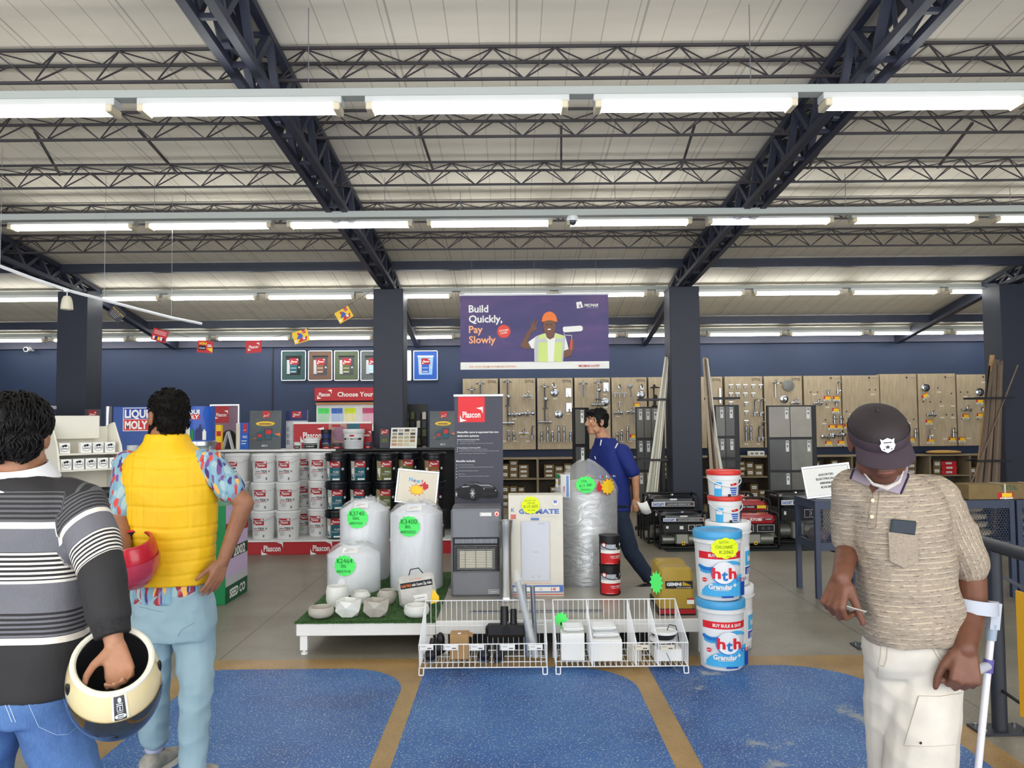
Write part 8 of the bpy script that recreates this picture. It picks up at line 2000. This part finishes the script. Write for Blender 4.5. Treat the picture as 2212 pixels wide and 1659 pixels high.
m=MB();m.cap(aL+V((0,0,0.0)),aL+V((0,0.0,0.07)),0.042,0.044);m.v=[tuple(V(v)-root.location)for v in m.v];m.build('sock',mat('lilac_sock',(170,174,200),0.9),root)
SHU=mat('grey_tan_trainer',(150,146,136),0.7,var=0.35,vscale=18)
shoe(None,(aL.x-0.01,aL.y-0.075,0),(aL.x+0.03,aL.y+0.18,0),root,SHU,CREAM);shoe(None,(aR.x,aR.y-0.07,0),(aR.x+0.02,aR.y+0.19,0),root,SHU,CREAM)
REDH=mat('red_helmet_gloss',(196,34,52),0.3,coat=0.3)
helmet('red helmet hanging upside down at the hip beside the yellow vest',Q(283,1203,-0.19),(0.05,0.2,-0.97),(0.45,-0.85,-0.2),REDH,0.92,False)
# ================================================================== elderly person with cap and crutch
D0=2.4
root=thing('person','elderly person in a dark cap, beige striped polo shirt and cream trousers, looking down','person',drop(Q(1970,1400)))
Bh=basis((-0.19,-0.87,-0.45),(-0.2,-0.42,0.89));hc=Q(1899,953,-0.13)
body=MB();head_volumes(body,hc,Bh,0.96,1.1,True)
nk=Q(1915,1052,0.0);s1,s2=Q(1844,1058,0.0),Q(2018,1074,0.03);pv=Q(1970,1400,0.03)
e1,w1=Q(1836,1170,0.08),Q(1818,1248,-0.04);e2,w2=Q(2096,1250,0.05),Q(2086,1400,-0.12)
body.cap(hc+Bh@V((0,-0.03,-0.05)),nk,0.054,0.064);body.limb([nk+V((0,0.02,-0.03)),Q(1945,1200,0.02),pv],[0.06,0.08,0.07])
body.limb([nk+V((0,0.01,-0.06)),s1,e1,w1],[0.06,0.047,0.040,0.0285]);body.limb([nk+V((0,0.01,-0.06)),s2,e2,Q(2098,1310,0.01),w2],[0.06,0.05,0.047,0.045,0.031])
hd1=(Q(1799,1305,-0.06)-w1).normalized()
tip=hand_volumes(body,w1,hd1,(0.75,0.5,0.2),(0.55,-0.8,0.0),((1.0,1.1,0.45),(1.1,1.15,0.5),(1.15,1.2,0.5),(1.2,1.2,0.5)),(0.7,0.35,0.65,0.05,0.05),1.08)
hd2=V((-0.22,-0.30,-0.93)).normalized();nv2=V((0.1,0.95,-0.25));gripc=w2+hd2*0.088+nv2*0.036
hand_volumes(body,w2,hd2,nv2,(-0.95,-0.1,0.15),(1.15,1.35,0.8),(0.75,0.45,0.35,0.35,0.35),1.12,0.02)
h1,h2=Q(1925,1455,0.07),Q(2005,1455,0.02);k1,k2=Q(1928,1650,0.12),Q(1984,1660,0.0);a1,a2=V((k1.x+0.01,2.60,0.09)),V((k2.x-0.01,2.43,0.09))
for h_,k_,a_ in((h1,k1,a1),(h2,k2,a2)):body.limb([pv,h_,k_,a_,a_+V((0.0,-0.06,-0.045))],[0.07,0.05,0.04,0.03,0.027])
skin(body,root,'body',SK_DARK,0.005,4)
face_parts(hc,Bh,root,0.96,mat('grey_hair',(150,146,142),0.8),mat('brown_lip',(150,96,84),0.45))
q_=lambda x,y,z:hc+Bh@V((x,y,z))*0.97
m=MB();m.limb([q_(-0.056,0.05,-0.075),q_(-0.036,0.074,-0.102),q_(0,0.087,-0.112),q_(0.036,0.074,-0.102),q_(0.056,0.05,-0.075)],[0.002,0.0045,0.0065,0.0045,0.002]);skin(m,root,'white_beard',mat('white_stubble',(206,198,190),0.9,bump=0.5,bscale=250),0.003,1,0.001)
# cap
CAPM=mat('brown_black_cap',(44,36,38),0.75,var=0.15,vscale=14,bump=0.15,bscale=80);BRIM=mat('dark_plum_brim',(62,50,58),0.8,var=0.06)
m=MB();rings=[]
for z_,k in((0.018,1.0),(0.044,1.0),(0.064,0.94),(0.08,0.8),(0.091,0.57),(0.097,0.26),(0.099,0.02)):rings.append([q_(0.083*k*math.sin(2*PI*i/36),-0.009+0.113*k*math.cos(2*PI*i/36),z_)-root.location for i in range(36)][::-1])
m.loft(rings,True,False);cap_=m.build('cap',CAPM,root)
m=MB();m.loft([[q_(0.0845*k*math.sin(2*PI*i/36),-0.009+0.1145*k*math.cos(2*PI*i/36),z_)-root.location for i in range(36)][::-1]for z_,k in((0.014,0.985),(0.016,1.0),(0.045,1.012),(0.047,1.0))],True,False);m.build('headband',BRIM,cap_)
m=MB();vs=[];fs=[];NI,NJ=22,7
for lay in(0,1):
 for j in range(NJ+1):
  for i in range(NI+1):
   a=-1.12+2.24*i/NI;k=j/NJ;reach=0.055*k*math.cos(a*0.72)**0.6
   vs.append(q_((0.084+reach*0.12)*math.sin(a),-0.009+(0.115)*math.cos(a)+reach,0.018-0.012*k-0.018*(math.sin(a)**2)*k-0.12*reach-lay*0.003)-root.location)
n0=(NI+1)*(NJ+1)
for lay in(0,1):
 for j in range(NJ):
  for i in range(NI):b=lay*n0+j*(NI+1)+i;f=(b,b+1,b+NI+2,b+NI+1);fs.append(f if lay else f[::-1])
for i in range(NI):b=NJ*(NI+1)+i;fs.append((b,b+1,n0+b+1,n0+b))
m.add(vs,fs,True);m.build('brim',BRIM,cap_)
m=MB();m.sph(q_(0,-0.009,0.099)-root.location,0.007,10,8);m.build('button',CAPM,cap_)
fnb=lambda u,v,e:q_(u,-0.009+0.120*math.sqrt(max(0.0,1-(u/0.088)**2))-max(0,v-0.055)*0.3+e,v)-root.location
d=DC(fnb,0.0008);sh=[(-0.019,0.066),(-0.012,0.063),(0,0.069),(0.012,0.063),(0.019,0.066),(0.017,0.055),(0.021,0.045),(0.016,0.031),(0,0.022),(-0.016,0.031),(-0.021,0.045),(-0.017,0.055)]
d.fan((0,0.047),sh[::-1],0);d.star(0,0.042,0.008,0.0035,5,1,ph=PI/2);d.rect(-0.011,0.055,0.011,0.058,1)
for k in(-1,1):d.disc(k*0.010,0.036,0.0022,1,n=8)
d.build('badge',[PAPER,DARKGREY],cap_)
# polo shirt
t=NT('beige_slub_knit',0.85);sv=t.attr('stripe')
rw=t.math('FRACT',t.math('MULTIPLY',sv,1/0.0155));dash=t.noise(34,t.map((1,1,3.5)),detail=2);ln_=t.math('LESS_THAN',t.math('ABSOLUTE',t.math('SUBTRACT',rw,0.5)),0.11)
ln2=t.math('LESS_THAN',t.math('ABSOLUTE',t.math('SUBTRACT',rw,0.22)),0.09);mott=t.noise(120,t.map((1,1,2.5)),detail=3)
base=t.ramp(mott,[(0.35,rgb(142,128,112)),(0.65,rgb(160,146,128))])
base=t.mix(t.math('MULTIPLY',ln_,t.math('GREATER_THAN',dash,0.48)),base,rgb(180,166,142))
n3=t.noise(46,t.map((1,1,4),loc=(4,2,1)),detail=2);base=t.mix(t.math('MULTIPLY',t.math('MULTIPLY',ln2,t.math('GREATER_THAN',n3,0.56)),0.75),base,rgb(92,82,76))
n4=t.noise(42,t.map((1,1,4),loc=(1,7,3)),detail=2);base=t.mix(t.math('MULTIPLY',t.math('LESS_THAN',n4,0.36),0.4),base,rgb(120,104,90))
t.color(base);t.bump(mott,0.25,0.004)
POLO=MATS['beige_slub_knit']
m=MB()
tr=[(1378,1969,98,0.128,0.02),(1350,1968,102,0.13,0.02),(1310,1964,103,0.13,0.02),(1250,1957,98,0.127,0.02),(1190,1949,101,0.125,0.02),(1130,1938,104,0.122,0.015),(1085,1931,104,0.115,0.01),(1058,1927,92,0.105,0.005),(1036,1918,66,0.09,0.0),(1022,1912,46,0.075,0.0)]
m.loft([ring(Q(x,y,d_),(1,0.06,0.05),(0,1,0),w*(D0+d_)/FPX,dp)for y,x,w,dp,d_ in tr],True,True)
m.limb([s1+V((0.05,0,0)),s1,Q(1834,1158,0.06)],[0.064,0.063,0.052]);m.limb([s2+V((-0.05,0,0)),s2,Q(2058,1150,0.045),Q(2091,1220,0.05)],[0.068,0.071,0.070,0.062])
def pattr(p):
 d,u=sdist(p,s2,e2)
 if p.x>Q(2050,1100).x and d<0.085:return(p-s2).dot((e2-s2).normalized().cross(V((0,1,0))))*1.0+0.3
 return p.z-0.02*math.sin(p.x*5)+0.05*(p.x-root.location.x)
def folds(p):
 zz=p.z;b=max(0.0,min(1.0,(1.22-zz)/0.25))
 return b*0.006*math.sin(52*zz+14*p.x+3*math.sin(9*p.x))*max(0,1-abs(p.x-root.location.x)*3)
po,bvp=skin(m,root,'polo_shirt',POLO,0.006,3,0.005,(7,7,12),fn=folds,attr=pattr)
LIL=mat('lilac_grey_collar',(160,146,158),0.85,var=0.05);NVE=mat('navy_edge',(44,34,64),0.8)
patch(bvp,[(1853,1000),(1842,1018),(1837,1034),(1858,1043),(1878,1050),(1884,1040),(1870,1022),(1858,1000)],0.012,root,'collar',LIL,7,0.005)
patch(bvp,[(1962,990),(1962,1030),(1946,1067),(1905,1058),(1888,1062),(1912,1046),(1942,1020),(1955,992)],0.013,root,'collar',LIL,7,0.005)
for pts in([(1852,1000),(1842,1018),(1837,1034)],[(1963,990),(1962,1030),(1946,1067)]):seam(bvp,pts,root,'collar_edge',NVE,0.003,0.014)
patch(bvp,[(1874,1046),(1885,1066),(1897,1054),(1906,1046),(1890,1024),(1876,1022)],0.004,root,'open_neck',SK_DARK,5,0.002)
seam(bvp,[(1886,1066),(1878,1100),(1874,1140)],root,'placket_edge',mat('tan_placket_thread',(140,124,104),0.9),0.0012);seam(bvp,[(1900,1062),(1895,1100),(1892,1140),(1876,1143)],root,'placket_edge',mat('tan_placket_thread',(0,0,0)),0.0012)  # thin tan thread along both edges of the placket
for px_,py_ in((1885,1081),(1883,1116)):
 h=hit(bvp,px_,py_,0.003)
 m=MB();m.lathe([(0.0055,0.0),(0.006,0.001),(0.005,0.0025),(0.001,0.0018)],16,ax='y');m.v=[(x,-abs(y),z)for x,y,z in m.v];b_=m.build('button',mat('cream_button',(226,220,176),0.35),root);b_.location=h-root.location
patch(bvp,[(1919,1149),(1983,1157),(1984,1215),(1952,1226),(1922,1212)],0.013,root,'chest_pocket',POLO,6,0.004)
h=hit(bvp,1951,1141,0.005);ph=thing('mobile_phone','dark mobile phone standing in the shirt chest pocket','phone',h);Rm=Matrix.Rotation(0.10,4,'Y')@Matrix.Rotation(0.10,4,'X')
m=MB();m.M=Rm;m.box(-0.037,0.037,-0.003,0.006,-0.03,0.024,c=0.003);m.build('case',mat('green_black_case',(40,54,58),0.4),ph);m=MB();m.M=Rm;m.box(-0.033,0.033,-0.0036,-0.003,-0.028,0.020);m.build('screen',mat('dark_glass',(44,52,64),0.06,coat=0.6),ph)
for o_ in(po,):pass
CRT=NT('cream_cotton',0.85);n1=CRT.noise(7,detail=4);CRT.color(CRT.ramp(n1,[(0.3,rgb(190,183,170)),(0.7,rgb(206,199,186))]));CRT.bump(CRT.noise(20,detail=3),0.2,0.008)
m=MB();m.loft([ring(Q(1969,y,0.02),(1,0,0),(0,1,0),w*(D0+0.02)/FPX,d)for y,w,d in((1352,92,0.105),(1400,96,0.104),(1430,92,0.094),(1455,80,0.07))],True,True)
m.limb([Q(1928,1425,0.04),h1*0.5+k1*0.5,k1,a1],[0.082,0.082,0.072,0.066]);m.limb([Q(2000,1420,0.02),h2*0.5+k2*0.5,k2,a2],[0.098,0.104,0.1,0.08])
tp_,bvc=skin(m,root,'trousers',CRT.m,0.007,5,0.004,(8,8,10))
SH=mat('cream_seam',(178,168,150),0.9)
for pts in([(2002,1368),(2014,1400),(2030,1428)],[(2010,1368),(2022,1398),(2036,1424)],[(1904,1376),(1902,1415),(1898,1436),(1910,1440),(1916,1420),(1917,1376)],[(1898,1440),(1894,1465),(1910,1470)],[(1985,1504),(2030,1505),(2078,1497)],[(1984,1504),(1968,1560),(1953,1610)],[(1953,1610),(2010,1612),(2066,1608)],[(1998,1514),(1985,1560),(1972,1608)]):seam(bvc,pts,root,'seam',SH,0.0014,0.0015)
patch(bvc,[(1985,1504),(2030,1505),(2078,1497),(2068,1608),(2010,1612),(1953,1610),(1968,1560)],0.006,root,'cargo_pocket',CRT.m,8,0.006)
h=hit(bvc,1989,1605,0.008)
if h:m=MB();m.sph(h-root.location,(0.004,0.002,0.004),10,8);m.build('stud',INK,root)
for a_ in(a1,a2):shoe(None,(a_.x,a_.y+0.07,0),(a_.x,a_.y-0.19,0),root,mat('brown_leather',(70,50,38),0.4),BLACK)
# folded slip in the hand
c0=Q(1834,1314,-0.07);r=thing('paper_slip','small cream card pinched in the lowered hand','card',c0);m=MB();m.M=basis((0.9,-0.25,-0.22),(0.1,0.35,0.9)).to_4x4();m.box(-0.03,0.022,-0.04,0.045,-0.0006,0.0006);m.build('card',CREAM,r);m=MB();m.M=basis((0.9,-0.25,-0.22),(0.1,0.35,0.9)).to_4x4();m.box(-0.008,0.004,-0.01,0.01,0.0007,0.0009);m.build('print',OLIVE,r)
# forearm crutch
cA=Q(2146,1322,0.0);cB=Q(2113,1659,0.02);dr=(cB-cA).normalized();tipp=cA+dr*((cA.z-0.03)/-dr.z)
cr_=thing('forearm_crutch','white and grey forearm crutch gripped in the lowered fist','crutch',(tipp.x,tipp.y,0.0));L0=cr_.location;GP=mat('pale_grey_plastic',(176,180,190),0.4)
q2=lambda p:V(p)-V(L0)
m=MB();m.cyl(q2(cA+dr*0.07),q2(tipp),0.0105,seg=18);m.build('shaft',mat('white_anodised',(226,224,230),0.25,metal=0.2),cr_)
m=MB();m.cyl(q2(cA+dr*0.035),q2(cA+dr*0.085),0.016,0.0145,18);m.build('clamp',mat('blue_grey_plastic',(150,164,176),0.4),cr_)
m=MB();m.bar(q2(cA+dr*-0.03),q2(cA+dr*0.05),0.03,0.03,up=(0,1,0));m.build('joint_block',GP,cr_)
m=MB();m.cyl(q2(cA+V((0.0,-0.017,0))),q2(cA+V((0,-0.022,0))),0.006,seg=12);m.build('bolt',CHROME,cr_)
m=MB();cc=Q(2101,1302,-0.005);rings=[]
for k in range(21):
 a=math.radians(-25-205*k/20);e=V((math.cos(a),math.sin(a),0));w_=0.021-0.002*(k/20);c_=cc+V((0.067*e.x,0.064*e.y,-0.012*e.x-0.004+0.004*e.x))
 rings.append([q2(c_+e*0.0025+V((0,0,w_))),q2(c_-e*0.0025+V((0,0,w_))),q2(c_-e*0.0025-V((0,0,w_))),q2(c_+e*0.0025-V((0,0,w_)))])
m.loft(rings,True,True);m.build('arm_cuff',GP,cr_,sharp=30)
gp=cA+dr*((gripc.z-cA.z)/dr.z);gv=(gripc-gp);m=MB();m.cyl(q2(gp),q2(gripc+gv.normalized()*0.012),0.013,0.013,18);m.build('handle',GP,cr_)
m=MB();m.cyl(q2(gp-dr*0.02),q2(gp+dr*0.02),0.0145,seg=18);m.build('handle_collar',mat('violet_band',(96,84,150),0.4),cr_)
m=MB();m.cyl(q2(tipp-dr*0.03),q2(V((tipp.x,tipp.y,0.0))),0.016,0.02,18);m.build('rubber_foot',BLACK,cr_)
# ================================================================== person in the blue polo, walking to the left
D0=7.32
root=thing('person','person in a royal blue polo and dark jeans walking left behind the silver cylinder','person',drop(Q(1325,1270)))
fw=V((-0.93,-0.37,0)).normalized();lt=V((0.37,-0.93,0)).normalized()
hc=Q(1288,912);Bh=basis((-0.90,-0.42,-0.02))
body=MB();head_volumes(body,hc,Bh,1.0)
nk=Q(1306,951);sN=Q(1325,975)+lt*0.17;sF=Q(1312,975)-lt*0.17;pv=Q(1326,1095)
eN,wN=Q(1349,1028)+lt*0.2,Q(1353,1072)+lt*0.18;eF,wF=Q(1300,1030)-lt*0.2,Q(1270,1050)-lt*0.16
body.cap(hc+Bh@V((0,-0.02,-0.05)),nk,0.055,0.063);body.limb([nk,Q(1318,1030),pv],[0.055,0.08,0.07])
for S_,E_,W_ in((sN,eN,wN),(sF,eF,wF)):body.limb([nk+V((0,0,-0.05)),S_,E_,W_],[0.04,0.045,0.038,0.027])
hdn=V((0.12,-0.05,-1));hand_volumes(body,wN,hdn,-lt+V((0.2,0,0)),fw,((0.5,0.7,0.5),)*4,(0.8,0.35,0.3,0.2,0.1));hand_volumes(body,wF,(-0.5,-0.1,-0.6),lt,(0,0,1),(0.3,0.4,0.3))
hN,hF=pv+lt*0.09+V((0,0,-0.06)),pv-lt*0.09+V((0,0,-0.06));kN,aN=Q(1352,1190)+lt*0.1,Q(1396,1262)+lt*0.1;kF,aF=Q(1296,1188)-lt*0.1,Q(1268,1262)-lt*0.1
aN.z=0.11;aF.z=0.09
for h_,k_,a_ in((hN,kN,aN),(hF,kF,aF)):body.limb([pv,h_,k_,a_,a_+fw*0.06+V((0,0,-0.045))],[0.07,0.05,0.04,0.03,0.027])
skin(body,root,'body',SK_FAIR,0.0055,4)
face_parts(hc,Bh,root,1.0,HAIRB,mat('rose_brown_lip',(150,92,84),0.5))
hair_mesh(hc,Bh,root,HAIRB,1.0,3,260,0.03,curl=0.5,low=-0.04,vols=((0,-0.024,0.05,0.082,0.098,0.082),(0,-0.055,0.0,0.076,0.055,0.065),(0,0.05,0.092,0.06,0.04,0.028),(0.068,0.0,0.01,0.016,0.026,0.04),(-0.068,0.0,0.01,0.016,0.026,0.04)))
RB=mat('royal_blue_polo',(14,36,112),0.75,var=0.08,vscale=9)
m=MB();m.loft([ring(Q(x,y),lt,fw,w,d)for y,x,w,d in((1102,1328,0.175,0.135),(1060,1326,0.175,0.13),(1010,1320,0.19,0.128),(985,1316,0.2,0.12),(960,1311,0.17,0.10),(946,1307,0.09,0.085))],True,True)
for S_,E_,k in((sN,eN,1),(sF,eF,-1)):m.limb([S_-lt*k*0.04,S_,S_*0.25+E_*0.75],[0.07,0.074,0.066])
pb,bvb=skin(m,root,'polo_shirt',RB,0.0075,4,0.004)
m=MB();m.tube([ring(nk+V((0,0,-0.012)),lt,fw+V((0,0,-0.25)),0.078,0.074,20,2.0)[k]-root.location for k in range(20)],0.014,8,closed=True);m.build('collar',RB,root)
for pts in([(1297,962),(1299,950)],[(1329,968),(1334,958)],[(1285,986),(1287,992)]):seam(bvb,pts,root,'white_piping',PAPER,0.006,0.002)
DJ=mat('dark_indigo_jeans',(34,46,66),0.85,var=0.2,vscale=9,bump=0.3,bscale=18)
m=MB();m.loft([ring(pv+V((0,0,z)),lt,fw,w,d)for z,w,d in((0.05,0.165,0.12),(-0.02,0.17,0.125),(-0.09,0.165,0.12))],True,True)
for h_,k_,a_ in((hN,kN,aN),(hF,kF,aF)):m.limb([h_,(h_+k_)/2,k_,a_+V((0,0,-0.02))],[0.09,0.088,0.074,0.064])
skin(m,root,'jeans',DJ,0.008,4,0.004)
MB().tube([ring(pv+V((0,0,0.02)),lt,fw,0.172,0.128,28)[k]-root.location for k in range(28)],0.012,6,closed=True).build('belt',BLACK,root)
for a_ in(aN,aF):shoe(None,V((a_.x,a_.y,0))-fw*0.07,V((a_.x,a_.y,0))+fw*0.19,root,BLACK,DARKGREY)
c0=wN+V((0.045,-0.03,-0.075));r=thing('folded_paper','folded white paper held in the swinging hand of the blue polo','paper',c0)
m=MB();vs=[]
for i in range(9):
 a=-0.9+1.8*i/8
 for j in(0,1):x_,z_=0.06*math.sin(a)+0.02,-0.02*math.cos(a*1.7);vs.append((x_+(0.05 if j else-0.05)*0.5,(0.02 if j else-0.02),z_+(-0.055 if j else 0.055)))
m.add(vs,[(2*i,2*i+2,2*i+3,2*i+1)for i in range(8)],True);o=m.build('sheet',PAPER,r);md=o.modifiers.new('thickness','SOLIDIFY');md.thickness=0.0008
